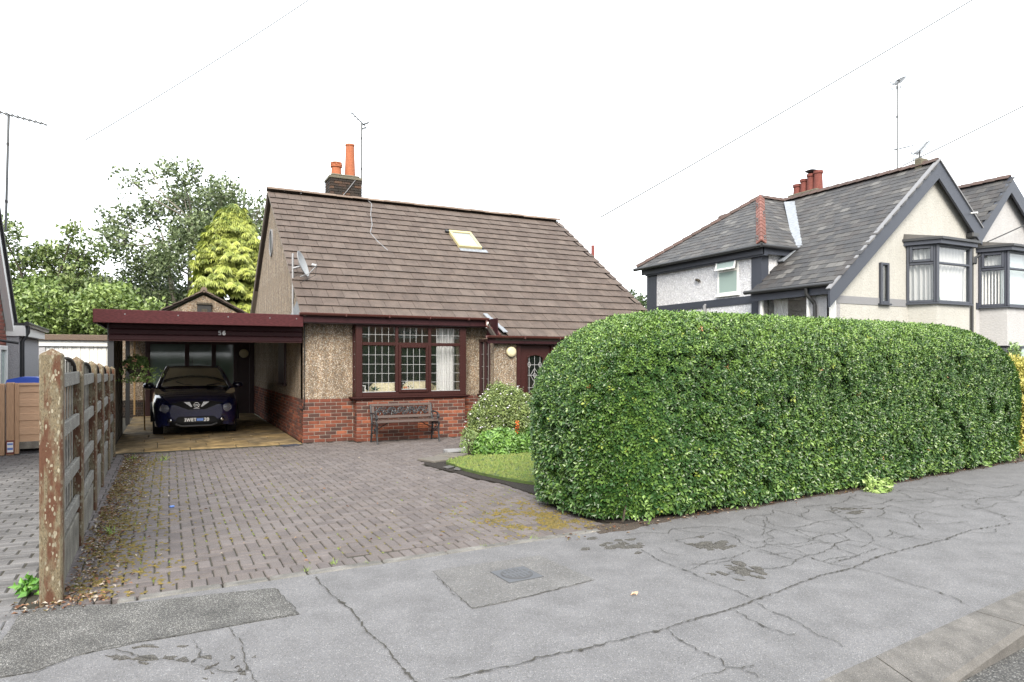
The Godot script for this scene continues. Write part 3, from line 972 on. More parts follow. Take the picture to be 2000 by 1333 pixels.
	while z > -23.0:
		var dz: float = [0.42, 0.6, 0.5][r % 3]
		var x = -0.96
		while x < 2.4:
			var w = minf(rnd(0.5, 0.9), 2.42 - x)
			if 2.42 - x - w < 0.3:
				w = 2.42 - x
			g = G.new()
			var zf = z + 0.06 * (x + w * 0.5) * -0.4 if r == 0 else z
			g.box(V3(x + w * 0.5, -0.004, z - dz * 0.5), V3(w - 0.014, 0.05, dz - 0.014), 0.01)
			part(cs, "paving_flag", g, M.flag_list[rng.randi_range(0, 2)])
			x += w
		z -= dz
		r += 1
	# neighbour's drive
	var nd = struct("neighbour_drive", plan([Vector2(-12, -4.2), Vector2(-0.90, -4.6), Vector2(-0.94, -24), Vector2(-12, -24)], -0.19, -0.006), M.joint)
	g = G.new()
	g.box(Vector3.ZERO, V3(0.235, 0.06, 0.157), 0.01)
	var gp = g.mesh()
	items = []
	for j in 68:
		for i in 13:
			var x = -1.06 - i * 0.243 - (0.12 if j % 2 else 0.0)
			items.append([Transform3D(Basis(Vector3.UP, rnd(-0.03, 0.03)) * Basis(V3(rnd(-1, 1), 0, rnd(-1, 1)).normalized(), rnd(0, 0.02)), V3(x, -0.028, -4.67 - j * 0.165)), 0, rng.randi_range(0, 2)])
	for j in range(0, 68, 2):
		items.append([Transform3D(Basis.from_scale(V3(0.53, 1, 1)), V3(-0.99, -0.029, -4.67 - (j + 1) * 0.165)), 0, rng.randi_range(0, 2)])
	pieces(nd, "paver", "pavers", items, [gp], M.greypaver_list, M.greypaver_cols, M.greypaver_white, 160)

# ---------------------------------------------------------------- bungalow
const RZ := -19.1
const RY := 6.2
const SL := 0.697

func brick_items(items: Array, o: Vector3, U: Vector3, w: float, courses: int, N: Vector3, cover := Rect2(), ch := 0.075, bl := 0.226) -> void:
	# laid along U from o upwards, faces towards N
	var b = Basis(U, Vector3.UP, U.cross(Vector3.UP))
	for c in courses:
		var x = -bl * 0.5 if c % 2 else 0.0
		while x < w - 0.03:
			var a = maxf(x, 0.0)
			var e = minf(x + bl, w)
			if e - a > 0.04:
				var col: int = rng.randi_range(0, 4)
				if rnd(0, 1) < 0.35:
					col = [0, 2][rng.randi_range(0, 1)]
				items.append([Transform3D(b * Basis.from_scale(V3((e - a - 0.011) / 0.215, 1, 1)), o + U * (a + e) * 0.5 + Vector3.UP * (c + 0.5) * ch + N * (-0.047 + rnd(-0.002, 0.002))), 0, col])
			x += bl

# frame with panes between: fr along U (widths of the panes), rows along V
func window_panes(par: Node, o: Vector3, U: Vector3, V: Vector3, xs: Array, ys: Array, bar: float, m_pane: Material, lead := Vector2.ZERO, depth := 0.03) -> void:
	var N = U.cross(V).normalized()
	for i in xs.size():
		for j in ys.size():
			var x: Vector2 = xs[i]
			var y: Vector2 = ys[j]
			var c = o + U * (x.x + x.y) * 0.5 + V * (y.x + y.y) * 0.5 - N * depth
			var g = G.new()
			var b = Basis(U, V, N)
			g.box(c, V3(x.y - x.x + 0.01, y.y - y.x + 0.01, 0.006), 0.0, b)
			part(par, "pane", g, m_pane)
			if lead.x > 0:
				g = G.new()
				for k in range(1, int(lead.x)):
					g.box(c + U * ((x.y - x.x) * (float(k) / lead.x - 0.5)) + N * 0.005, V3(bar, y.y - y.x, 0.004), 0.0, b)
				var rows: float = lead.y if j == 0 or ys.size() == 1 else maxf(2.0, round(lead.y * (y.y - y.x) / (ys[0].y - ys[0].x)))
				for k in range(1, int(rows)):
					g.box(c + V * ((y.y - y.x) * (float(k) / rows - 0.5)) + N * 0.0055, V3(x.y - x.x, bar, 0.004), 0.0, b)
				part(par, "lead_strips", g, M.lead)

func roof_y(z: float) -> float:
	return RY - SL * absf(z - RZ)

func build_bungalow() -> void:
	var h = thing("bungalow", "single storey bungalow with pebbledash walls, brick base and steep brown tiled roof", "house", V3(6.85, 0, -18.9))
	var g = G.new()
	# walls
	g.holed(V3(2.45, 0.9, -14.4), Vector3.RIGHT, Vector3.UP, 8.85, 1.75, [Rect2(1.05, 0.02, 2.42, 1.55), Rect2(3.95, 0.0, 4.9, 1.75)], 0.25)
	g.holed(V3(6.4, 0.0, -14.4), Vector3.RIGHT, Vector3.UP, 4.9, 2.65, [], 0.25)
	part(h, "front_wall", g, M.dash)
	g = G.new()
	var gable = [Vector2(14.412, 0.9), Vector2(23.35, 0.9), Vector2(23.35, 3.16), Vector2(19.1, 6.12), Vector2(14.412, 2.85)]
	g.prism(gable, V3(2.45, 0, 0), Vector3.FORWARD, Vector3.UP, 0.25, Vector3.RIGHT)
	part(h, "gable_wall", g, M.dash)
	g = G.new()
	g.prism(gable, V3(11.2, 0, 0), Vector3.FORWARD, Vector3.UP, -0.25, Vector3.RIGHT)
	part(h, "gable_wall", g, M.dash)
	g = G.new()
	g.bx(2.45, 0, -23.6, 11.2, 3.1, -23.35)
	part(h, "rear_wall", g, M.dash)
	# porch
	g = G.new()
	g.holed(V3(6.4, 0, -13.6), Vector3.RIGHT, Vector3.UP, 4.8, 2.2, [Rect2(0.55, 0.0, 0.99, 2.13)], 0.2)
	g.holed(V3(6.4, 0, -14.4), Vector3.BACK, Vector3.UP, 0.6, 2.2, [Rect2(0.02, 0.92, 0.58, 1.26)], 0.15)
	part(h, "porch_wall", g, M.dash)
	# the room behind the bay
	g = G.new()
	g.bx(2.75, 0.05, -18.6, 6.35, 2.5, -18.5)
	g.bx(6.3, 0.05, -18.5, 6.36, 2.5, -14.5)
	g.bx(2.72, 0.05, -18.5, 2.76, 2.5, -14.5)
	g.bx(2.75, 2.46, -18.5, 6.3, 2.52, -14.2)
	part(h, "room_wall", g, M.room)
	g = G.new()
	g.bx(2.75, 0.0, -18.5, 6.3, 0.05, -14.5)
	part(h, "room_floor", g, M.roomdark)
	g = G.new()
	g.bx(6.6, 0.0, -14.35, 8.9, 0.05, -13.8)
	g.bx(8.9, 0.0, -14.35, 8.95, 2.2, -13.8)
	part(h, "porch_floor", g, M.roomdark)
	# brick base
	g = G.new()
	g.bx(2.456, 0, -23.34, 2.7, 0.905, -14.41)
	g.bx(2.456, 0, -14.6, 3.55, 0.905, -14.406)
	g.bx(3.486, 0, -14.6, 5.914, 0.905, -14.106)
	g.bx(5.85, 0, -14.6, 6.45, 0.905, -14.406)
	g.bx(6.406, 0, -14.4, 6.6, 0.905, -13.606)
	g.bx(6.406, 0, -13.8, 6.95, 0.905, -13.606)
	g.bx(7.94, 0, -13.8, 11.2, 0.905, -13.606)
	var pl = part(h, "brick_base", g, M.mortar)
	g = G.new()
	g.box(Vector3.ZERO, V3(0.215, 0.064, 0.1), 0.004)
	var bm = g.mesh()
	var it = []
	brick_items(it, V3(2.45, 0, -14.4), Vector3.RIGHT, 1.03, 12, Vector3.BACK)
	brick_items(it, V3(3.48, 0, -14.4), Vector3.BACK, 0.3, 12, Vector3.LEFT)
	brick_items(it, V3(3.48, 0, -14.1), Vector3.RIGHT, 2.44, 12, Vector3.BACK)
	brick_items(it, V3(5.92, 0, -14.4), Vector3.RIGHT, 0.48, 12, Vector3.BACK)
	brick_items(it, V3(6.4, 0, -14.4), Vector3.BACK, 0.8, 12, Vector3.LEFT)
	brick_items(it, V3(6.4, 0, -13.6), Vector3.RIGHT, 0.55, 12, Vector3.BACK)
	brick_items(it, V3(2.45, 0, -14.4 - 8.9), Vector3.BACK, 8.9, 12, Vector3.LEFT)
	# most of the front is nearest, so it makes the single parts
	pieces(pl, "brick", "brickwork", it, [bm], M.brick_list, M.brick_cols, M.brick_white)
	g = G.new()
	for k in 3:
		g.bx(4.82, 0.235 + k * 0.04, -14.1, 5.03, 0.262 + k * 0.04, -14.088)
	g.bx(4.81, 0.222, -14.1, 4.822, 0.35, -14.086)
	g.bx(5.03, 0.222, -14.1, 5.042, 0.35, -14.086)
	part(h, "air_brick", g, M.terracotta)
	# roof
	g = G.new()
	var u = Vector3.FORWARD
	g.prism([Vector2(13.97, 2.62), Vector2(19.1, 6.16), Vector2(24.0, 2.75), Vector2(24.0, 2.65), Vector2(19.1, 6.06), Vector2(14.0, 2.55)], V3(2.36, 0, 0), u, Vector3.UP, 8.92, Vector3.RIGHT)
	g.prism([Vector2(13.42, 2.2), Vector2(14.2, 2.76), Vector2(14.2, 2.6), Vector2(13.45, 2.12)], V3(6.36, 0, 0), u, Vector3.UP, 4.92, Vector3.RIGHT)
	var rf = part(h, "roof", g, M.deck)
	var ang = atan(SL)
	var tm = []
	for w in [0.323, 0.157]:
		g = G.new()
		g.prism([Vector2(0, 0.034), Vector2(-0.006, 0.026), Vector2(-0.4, -0.006), Vector2(-0.4, 0.004)], V3(-w * 0.5, 0, 0), Vector3.BACK, Vector3.UP, w, Vector3.RIGHT)
		tm.append(g.mesh())
	it = []
	var dn = V3(0, -sin(ang), cos(ang))
	var nm = V3(0, cos(ang), sin(ang))
	var tb = Basis(Vector3.RIGHT, ang)
	# row k has its tail k gauges above the main eave
	for k in range(-2, 18):
		var tail = V3(0, roof_y(-13.93), -13.93) - dn * (0.342 * k) + nm * 0.012
		var x = 2.33 - (0.164 if posmod(k, 2) else 0.0)
		while x < 11.28:
			var c = x + 0.165
			var half = 0
			if c - 0.16 < 2.33:
				c = 2.33 + 0.082
				half = 1
			elif c + 0.16 > 11.3:
				c = 11.3 - 0.082
				half = 1
			if k >= 0 or c > 6.3 - 0.16 * k:
				var sky_l = c > 6.93 and c < 7.55 and k > 8 and k < 12
				it.append([Transform3D(tb * Basis(Vector3.UP, rnd(-0.004, 0.004)), V3(c, tail.y + rnd(-0.002, 0.002), tail.z)), half, rng.randi_range(0, 4)])
			x += 0.33
	pieces(rf, "roof_tile", "roof_tiles", it, tm, M.tile_list, M.tile_cols, M.tile_white)
	g = G.new()
	var bt = V3(0, RY + 0.03, RZ)
	g.quad(V3(2.33, RY + 0.02, RZ), V3(11.3, RY + 0.02, RZ), V3(11.3, 2.78, -24.0), V3(2.33, 2.78, -24.0))
	part(rf, "rear_slope", g, M.tile0)
	g = G.new()
	var seg = []
	for k in 7:
		var a = -1.15 + 2.3 * k / 6.0
		seg.append(Vector2(sin(a) * 0.18, cos(a) * 0.14))
	for k in range(6, -1, -1):
		var a = -1.15 + 2.3 * k / 6.0
		seg.append(Vector2(sin(a) * 0.16, cos(a) * 0.12))
	g.prism(seg, V3(-0.222, 0, 0), Vector3.FORWARD, Vector3.UP, 0.444, Vector3.RIGHT)
	var rm = g.mesh()
	for k in 20:
		inst(rf, "ridge_tile", rm, M.ridgetile_list[rng.randi_range(0, 2)], Transform3D(Basis(Vector3.UP, rnd(-0.01, 0.01)) * Basis(Vector3.BACK, rnd(-0.008, 0.008)), V3(2.55 + k * 0.448, RY - 0.03 + rnd(-0.008, 0.008) + (0.012 if k < 3 else 0.0), RZ)))
	# mortar under the left verge
	g = G.new()
	g.bar(V3(2.39, roof_y(-13.95) - 0.02, -13.95), V3(2.39, RY - 0.03, RZ), 0.1, 0.03)
	g.bar(V3(2.39, 2.72, -23.9), V3(2.39, RY - 0.03, RZ), 0.12, 0.06)
	part(rf, "verge", g, M.mortar)
	# slate coloured hip pieces where the porch roof begins
	for k in 4:
		g = G.new()
		var zz = -13.98 + 0.15 * k
		g.box(V3(6.42 + 0.055 * k, roof_y(zz) + 0.06, zz), V3(0.13, 0.03, 0.22), 0.008, Basis(Vector3.UP, 0.3) * Basis(Vector3.RIGHT, ang))
		part(rf, "flashing", g, M.leadsheet)
	# eaves: fascia, soffit, gutters
	g = G.new()
	g.bx(2.36, 2.46, -13.99, 6.42, 2.62, -13.965, 0.004)
	g.bx(6.4, 2.2, -13.99, 6.42, 2.62, -13.44)
	g.bx(6.18, 2.07, -13.47, 11.25, 2.2, -13.445, 0.004)
	part(h, "fascia_board", g, M.plank)
	g = G.new()
	g.bx(2.36, 2.445, -14.4, 6.42, 2.459, -13.99)
	g.bx(6.36, 2.06, -13.6, 11.2, 2.069, -13.47)
	part(h, "soffit", g, M.upvc_dark)
	for e in [[2.3, 6.42, 2.645, -13.91], [6.12, 11.25, 2.235, -13.385]]:
		g = G.new()
		var hp = []
		for k in 9:
			var a = PI * k / 8.0
			hp.append(Vector2(cos(a) * 0.056, -sin(a) * 0.056))
		for k in range(8, -1, -1):
			var a = PI * k / 8.0
			hp.append(Vector2(cos(a) * 0.051, -sin(a) * 0.051 + 0.002))
		g.prism(hp, V3(e[0], e[2], e[3]), Vector3.BACK, Vector3.UP, e[1] - e[0], Vector3.RIGHT)
		var x: float = e[0] + 0.9
		while x < e[1]:
			g.bx(x, e[2] - 0.06, e[3] - 0.06, x + 0.025, e[2] + 0.004, e[3] + 0.06)
			x += 0.9
		part(h, "gutter", g, M.gutter)
	g = G.new()
	g.tube([V3(6.36, 2.6, -13.91), V3(6.36, 2.47, -13.91), V3(6.40, 2.41, -13.75), V3(6.46, 2.37, -13.6), V3(6.46, 2.24, -13.42)], 0.034, 8)
	part(h, "downpipe", g, M.gutter)
	g = G.new()
	g.bx(6.35, 2.42, -13.93, 6.39, 2.56, -13.87)
	part(h, "pipe_bracket", g, M.white)
	# bay window
	var o = V3(3.48, 0.905, -14.1)
	var R = Vector3.RIGHT
	var U = Vector3.UP
	g = G.new()
	var W = 2.44
	var H = 1.54
	g.bx(3.46, 0.93, -14.17, 3.6, 2.445, -14.09, 0.008)
	g.bx(5.79, 0.93, -14.17, 5.94, 2.445, -14.09, 0.008)
	g.bx(3.6, 0.93, -14.17, 5.79, 1.03, -14.09, 0.008)
	g.bx(3.6, 2.405, -14.17, 5.79, 2.445, -14.09)
	g.bx(3.6, 2.01, -14.165, 5.79, 2.08, -14.088, 0.008)
	for x in [4.31, 5.05]:
		g.bx(x, 1.03, -14.165, x + 0.065, 2.405, -14.085, 0.008)
	var bw = part(h, "bay_window", g, M.upvc)
	g = G.new()
	g.bx(4.376, 1.005, -14.14, 4.436, 2.035, -14.066, 0.012)
	g.bx(4.99, 1.005, -14.14, 5.05, 2.035, -14.066, 0.012)
	g.bx(4.436, 1.005, -14.14, 4.99, 1.075, -14.066, 0.012)
	g.bx(4.436, 1.965, -14.14, 4.99, 2.035, -14.066, 0.012)
	part(bw, "casement", g, M.upvc)
	g = G.new()
	g.bx(3.38, 0.9, -14.4, 6.02, 0.93, -14.03, 0.008)
	g.bx(3.42, 0.872, -14.38, 5.98, 0.9, -14.06, 0.005)
	part(bw, "sill", g, M.upvc)
	g = G.new()
	g.bx(3.465, 0.93, -14.4, 3.5, 1.03, -14.17)
	g.bx(3.465, 2.36, -14.4, 3.5, 2.445, -14.17)
	g.bx(3.465, 0.93, -14.41, 3.52, 2.445, -14.34)
	g.bx(5.9, 0.93, -14.4, 5.94, 2.445, -14.17)
	part(bw, "side_frame", g, M.upvc_y)
	window_panes(bw, V3(3.48, 0, -14.34), Vector3.BACK, U, [Vector2(0.0, 0.17)], [Vector2(1.03, 2.36)], 0.01, M.glass, Vector2(2, 5), 0.01)
	window_panes(bw, V3(0, 0, -14.1), R, U, [Vector2(3.6, 4.31), Vector2(5.115, 5.79)], [Vector2(1.03, 2.01), Vector2(2.08, 2.405)], 0.007, M.glass, Vector2(5, 5))
	window_panes(bw, V3(0, 0, -14.1), R, U, [Vector2(4.375, 5.05)], [Vector2(2.08, 2.405)], 0.007, M.glass, Vector2(5, 2))
	window_panes(bw, V3(0, 0, -14.08), R, U, [Vector2(4.436, 4.99)], [Vector2(1.075, 1.965)], 0.007, M.glass, Vector2(4, 5))
	g = G.new()
	g.bx(3.6, 1.03, -14.088, 4.31, 1.042, -14.083)
	g.bx(5.115, 1.03, -14.088, 5.79, 1.042, -14.083)
	g.bx(4.436, 1.075, -14.066, 4.99, 1.087, -14.06)
	part(bw, "glazing_bead", g, M.lead)
	# porch side window
	g = G.new()
	for z in [-14.38, -14.11, -13.86]:
		g.bx(6.385, 0.95, z, 6.46, 2.16, z + 0.055, 0.005)
	g.bx(6.385, 0.94, -14.38, 6.46, 1.0, -13.805)
	g.bx(6.385, 2.12, -14.38, 6.46, 2.18, -13.805)
	g.bx(6.34, 0.905, -14.4, 6.5, 0.935, -13.6, 0.005)
	var pw = part(h, "porch_window", g, M.upvc_dark)
	window_panes(pw, V3(6.4, 0, -14.4), Vector3.BACK, U, [Vector2(0.075, 0.29), Vector2(0.345, 0.54)], [Vector2(1.0, 2.12)], 0.01, M.glass, Vector2(2, 4), 0.03)
	g = G.new()
	g.bx(6.56, 0.95, -14.36, 6.57, 2.15, -13.82)
	part(pw, "blind", g, M.sofa)
	# front door
	g = G.new()
	g.bx(6.96, 0, -13.68, 7.05, 2.12, -13.58, 0.006)
	g.bx(7.84, 0, -13.68, 7.93, 2.12, -13.58, 0.006)
	g.bx(7.05, 2.03, -13.68, 7.84, 2.12, -13.58, 0.006)
	var fd = part(h, "front_door", g, M.upvc_y)
	var hole = [Vector2(0.18, 0.95), Vector2(0.6, 0.95), Vector2(0.6, 1.76), Vector2(0.52, 1.81), Vector2(0.39, 1.83), Vector2(0.26, 1.81), Vector2(0.18, 1.76)]
	g = G.new()
	g.bx(7.05, 0.02, -13.68, 7.84, 0.95, -13.63)
	g.bx(7.05, 0.95, -13.68, 7.23, 2.03, -13.63)
	g.bx(7.65, 0.95, -13.68, 7.84, 2.03, -13.63)
	g.prism([Vector2(0.18, 1.76), Vector2(0.26, 1.81), Vector2(0.39, 1.83), Vector2(0.52, 1.81), Vector2(0.6, 1.76), Vector2(0.6, 2.03), Vector2(0.18, 2.03)], V3(7.05, 0, -13.68), R, U, 0.05)
	part(fd, "door_leaf", g, M.upvc_y)
	g = G.new()
	for i in hole.size():
		var a: Vector2 = hole[i]
		var b: Vector2 = hole[(i + 1) % hole.size()]
		g.bar(V3(7.05 + a.x, a.y, -13.625), V3(7.05 + b.x, b.y, -13.625), 0.03, 0.03, 0.006, Vector3.BACK)
	part(fd, "glazing_frame", g, M.upvc)
	g = G.new()
	g.prism(hole, V3(7.05, 0, -13.66), R, U, 0.006)
	part(fd, "pane", g, M.darkglass)
	g = G.new()
	for x in [0.25, 0.39, 0.53]:
		g.bx(7.05 + x - 0.004, 0.95, -13.652, 7.05 + x + 0.004, 1.8, -13.648)
	for y in [1.08, 1.36, 1.6]:
		g.bx(7.23, y - 0.004, -13.652, 7.65, y + 0.004, -13.648)
	for d in [[0.39, 1.36, 0.11, 0.16], [0.25, 1.6, 0.045, 0.07], [0.53, 1.6, 0.045, 0.07], [0.39, 1.36, 0.045, 0.06], [0.39, 1.12, 0.05, 0.08]]:
		var c = V3(7.05 + d[0], d[1], -13.646)
		var q = [c + V3(d[2], 0, 0), c + V3(0, d[3], 0), c - V3(d[2], 0, 0), c - V3(0, d[3], 0)]
		for k in 4:
			g.bar(q[k], q[(k + 1) % 4], 0.008, 0.006, 0.0, Vector3.BACK)
	part(fd, "lead_strips", g, M.lead)
	# chimney
	g = G.new()
	g.bx(4.055, 5.5, -20.0, 4.905, 6.9, -19.36)
	var ch = part(h, "chimney", g, M.flaunch)
	it = []
	brick_items(it, V3(4.03, 5.7, -19.33), R, 0.9, 15, Vector3.BACK)
	brick_items(it, V3(4.03, 5.7, -20.03), Vector3.BACK, 0.7, 15, Vector3.LEFT)
	for e in it:
		e[2] = e[2] % 4
	pieces(ch, "brick", "brickwork", it, [bm], M.sootbrick_list, M.sootbrick_cols, M.sootbrick_white, 240)
	g = G.new()
	g.bx(4.0, 6.825, -20.03, 4.93, 6.9, -19.3, 0.01)
	g.bx(4.06, 6.9, -19.98, 4.88, 6.97, -19.36, 0.05)
	part(ch, "chimney_cap", g, M.flaunch)
	g = G.new()
	g.lathe([Vector2(0, 6.95), Vector2(0.15, 6.95), Vector2(0.135, 7.2), Vector2(0.165, 7.215), Vector2(0.165, 7.25), Vector2(0.14, 7.26), Vector2(0.14, 7.31), Vector2(0.16, 7.32), Vector2(0.155, 7.35), Vector2(0.11, 7.35), Vector2(0.10, 7.0)], 18, Transform3D(Basis(), V3(4.27, 0, -19.66)))
	for k in 7:
		var a = TAU * k / 7.0
		g.box(V3(4.27 + cos(a) * 0.14, 7.285, -19.66 + sin(a) * 0.14), V3(0.05, 0.05, 0.05))
	part(ch, "chimney_pot", g, M.terracotta)
	g = G.new()
	g.lathe([Vector2(0, 6.95), Vector2(0.155, 6.95), Vector2(0.12, 7.86), Vector2(0.135, 7.88), Vector2(0.135, 7.92), Vector2(0.105, 7.92), Vector2(0.10, 7.0)], 18, Transform3D(Basis(), V3(4.66, 0, -19.66)))
	part(ch, "chimney_pot", g, M.terracotta)
	# roof window
	var sf = Transform3D(Basis(Vector3.RIGHT, ang), V3(7.24, roof_y(-17.28) + 0.03, -17.28))
	g = G.new()
	for e in [[-0.30, 0, 0.07, 0.94], [0.30, 0, 0.07, 0.94]]:
		g.box(sf * V3(e[0], 0.045, e[1]), V3(e[2], 0.09, e[3]), 0.008, sf.basis)
	g.box(sf * V3(0, 0.045, 0.43), V3(0.53, 0.09, 0.09), 0.008, sf.basis)
	g.box(sf * V3(0, 0.05, -0.43), V3(0.66, 0.1, 0.1), 0.008, sf.basis)
	var rw = part(h, "roof_window", g, M.skylight_frame)
	g = G.new()
	g.box(sf * V3(0, 0.06, 0.0), V3(0.53, 0.012, 0.8), 0.0, sf.basis)
	part(rw, "pane", g, M.skylight_pane)
	g = G.new()
	g.box(sf * V3(0.06, 0.02, 0.57), V3(0.8, 0.012, 0.16), 0.0, sf.basis)
	part(rw, "flashing", g, M.leadsheet)
	g = G.new()
	g.box(sf * V3(-0.38, 0.05, -0.46), V3(0.1, 0.06, 0.1), 0.0, sf.basis)
	g.box(sf * V3(0.38, 0.02, -0.02), V3(0.06, 0.03, 0.9), 0.0, sf.basis)
	part(rw, "hood", g, M.black)
	# oval window in the left gable
	g = G.new()
	for k in 28:
		var a = TAU * k / 28.0
		var b = TAU * (k + 1) / 28.0
		g.bar(V3(2.44, 4.84 + sin(a) * 0.34, -19.15 + cos(a) * 0.27), V3(2.44, 4.84 + sin(b) * 0.34, -19.15 + cos(b) * 0.27), 0.05, 0.05, 0.0, Vector3.RIGHT)
	var ow = part(h, "oval_window", g, M.greyband)
	g = G.new()
	var ov = []
	for k in 24:
		ov.append(Vector2(cos(TAU * k / 24.0) * 0.27, sin(TAU * k / 24.0) * 0.34))
	g.prism(ov, V3(2.44, 4.84, -19.15), Vector3.BACK, Vector3.UP, 0.008, Vector3.LEFT)
	part(ow, "pane", g, M.black)
	# window in the carport side
	g = G.new()
	g.bx(2.40, 1.15, -17.6, 2.455, 2.3, -16.6, 0.01)
	g.bx(2.36, 1.1, -17.65, 2.455, 1.15, -16.55, 0.01)
	part(h, "side_window", g, M.upvc_dark)
	# grey leadwork at the carport corner, cables
	g = G.new()
	g.prism([Vector2(14.0, 2.6), Vector2(14.5, 2.95), Vector2(15.6, 2.64)], V3(2.36, 0, 0), Vector3.FORWARD, Vector3.UP, 0.012, Vector3.RIGHT)
	part(h, "corner_flashing", g, M.leadsheet)
	g = G.new()
	g.tube([V3(2.47, 2.6, -14.36), V3(2.475, 2.0, -14.37), V3(2.465, 1.4, -14.375), V3(2.47, 0.9, -14.375), V3(2.46, 0.72, -14.37), V3(2.44, 0.66, -14.45), V3(2.43, 0.7, -14.7)], 0.011, 5)
	part(h, "cable", g, M.black)
	g = G.new()
	g.tube([V3(4.95, 6.3, RZ + 0.02), V3(5.09, roof_y(-18.9) + 0.04, -18.9), V3(4.9, roof_y(-18.3) + 0.04, -18.3), V3(4.78, roof_y(-17.7) + 0.04, -17.7), V3(4.62, roof_y(-17.3) + 0.04, -17.3), V3(4.7, roof_y(-16.9) + 0.04, -16.9), V3(4.85, roof_y(-16.5) + 0.04, -16.5)], 0.014, 5)
	g.tube([V3(4.75, 6.85, -19.32), V3(4.5, 6.5, -19.31), V3(4.3, 6.25, -19.31), V3(4.28, 6.1, -19.31)], 0.012, 5)
	part(h, "aerial_cable", g, M.greyband)
	# flue pipe behind the roof
	g = G.new()
	g.tube([V3(13.22, 0, -20), V3(13.22, 5.72, -20)], 0.06, 10)
	var fl = part(self, "flue_pipe", g, M.redbrown)
	tag(fl, "dark red pipe standing up just right of the tiled roof slope", "pipe")

# ---------------------------------------------------------------- carport and outbuilding
func build_carport() -> void:
	var c = thing("carport", "flat roofed carport with maroon fascia and house number beside the bungalow", "carport", V3(0.75, 0, -18.5))
	var g = G.new()
	g.bx(-1.15, 2.54, -23.3, 2.44, 2.59, -13.98)
	part(c, "roof", g, M.deck)
	g = G.new()
	g.bx(-1.19, 2.36, -13.98, 2.38, 2.6, -13.94, 0.008)
	g.bx(-1.19, 2.36, -23.3, -1.15, 2.6, -13.98)
	part(c, "fascia_board", g, M.fascia)
	g = G.new()
	for x in [-0.7, 0.15, 1.0, 1.75, 2.25]:
		g.box(V3(x, 2.52, -13.938), V3(0.016, 0.02, 0.006))
	part(c, "screw_caps", g, M.greyband)
	for k in 3:
		g = G.new()
		g.bx(-0.98, 2.07 + k * 0.102, -14.36, 2.43, 2.168 + k * 0.102, -14.31 - 0.004 * k, 0.012)
		part(c, "plank", g, M.plank)
	g = G.new()
	g.bx(-0.98, 2.052, -14.37, 2.43, 2.07, -14.3)
	part(c, "trim", g, M.upvc)
	for k in 9:
		g = G.new()
		g.bx(-1.0, 2.44, -15.2 - k * 0.95, 2.44, 2.54, -15.15 - k * 0.95)
		part(c, "joist", g, M.darkbark)
	g = G.new()
	g.bx(-1.0, 2.525, -23.2, 2.44, 2.538, -14.4)
	part(c, "ceiling_board", g, M.ceiling)
	g = G.new()
	g.bx(-1.0, 0, -14.45, -0.9, 2.4, -14.36)
	part(c, "post", g, M.darkgutter)
	g = G.new()
	g.bx(-1.02, 0, -20.6, -0.92, 2.44, -20.5)
	part(c, "post", g, M.darkgutter)
	for k in range(15, 26):
		g = G.new()
		g.bx(-0.99 + 0.012 * (k % 2), 0, -23.0 + k * 0.33, -0.965 + 0.012 * (k % 2), 2.4, -22.68 + k * 0.33, 0.003)
		part(c, "side_board", g, M.darkbark)
	for k in 2:
		var tx = TextMesh.new()
		var f = SystemFont.new()
		f.font_names = PackedStringArray(["Droid Sans"])
		f.font_weight = 700
		tx.font = f
		tx.text = ["5", "6"][k]
		tx.font_size = 32
		tx.pixel_size = 0.0036
		tx.depth = 0.008
		var o = inst(c, "house_number", tx, M.lead if k == 0 else M.platewhite, Transform3D(Basis(), V3(0.88 + k * 0.075, 2.225, -14.308)))
	# outbuilding that closes the carport at the back
	var b = thing("outbuilding", "small pebbledash outbuilding with dark framed windows behind the parked car", "outbuilding", V3(0.6, 0, -24.5))
	g = G.new()
	g.prism([Vector2(-1.3, 0.5), Vector2(-0.64, 0.5), Vector2(-0.64, 2.3), Vector2(2.44, 2.3), Vector2(2.44, 2.95), Vector2(0.97, 3.74), Vector2(-1.3, 2.45)], V3(0, 0, -23.45), Vector3.RIGHT, Vector3.UP, 0.15, Vector3.BACK)
	part(b, "gable_wall", g, M.dash)
	g = G.new()
	g.bx(-1.3, 0, -23.5, -0.64, 0.5, -23.32)
	var pl = part(b, "brick_base", g, M.mortar)
	g = G.new()
	g.box(Vector3.ZERO, V3(0.215, 0.064, 0.1), 0.004)
	var it = []
	brick_items(it, V3(-1.3, 0, -23.3), Vector3.RIGHT, 0.66, 7, Vector3.BACK)
	for e in it:
		e[2] = e[2] % 4
	pieces(pl, "brick", "brickwork", it, [g.mesh()], M.sootbrick_list, M.sootbrick_cols, M.sootbrick_white)
	g = G.new()
	g.prism([Vector2(-1.5, 2.4), Vector2(0.97, 3.82), Vector2(3.2, 2.62), Vector2(3.2, 2.7), Vector2(0.97, 3.92), Vector2(-1.5, 2.5)], V3(0, 0, -27), Vector3.RIGHT, Vector3.UP, 3.78, Vector3.BACK)
	var rf = part(b, "roof", g, M.deck)
	for sgn in [-1.0, 1.0]:
		for k in 7:
			g = G.new()
			var p = V3(0.97 + sgn * (0.12 + k * 0.3), 3.87 - (0.06 + k * 0.163), -23.3)
			g.box(p, V3(0.34, 0.03, 0.3), 0.006, Basis(Vector3.BACK, -sgn * 0.5 + 0.06 * sgn))
			part(rf, "roof_tile", g, M.ridgetile_list[k % 3] if k == 0 else M.tile_list[k % 4])
	g = G.new()
	g.tube([V3(0.97, 3.9, -23.6), V3(0.97, 3.9, -23.15)], 0.09, 10)
	part(rf, "ridge_tile", g, M.ridgetile0)
	g = G.new()
	g.bx(0.78, 2.9, -23.32, 1.18, 3.47, -23.2, 0.01)
	var vt = part(b, "vent", g, M.black)
	g = G.new()
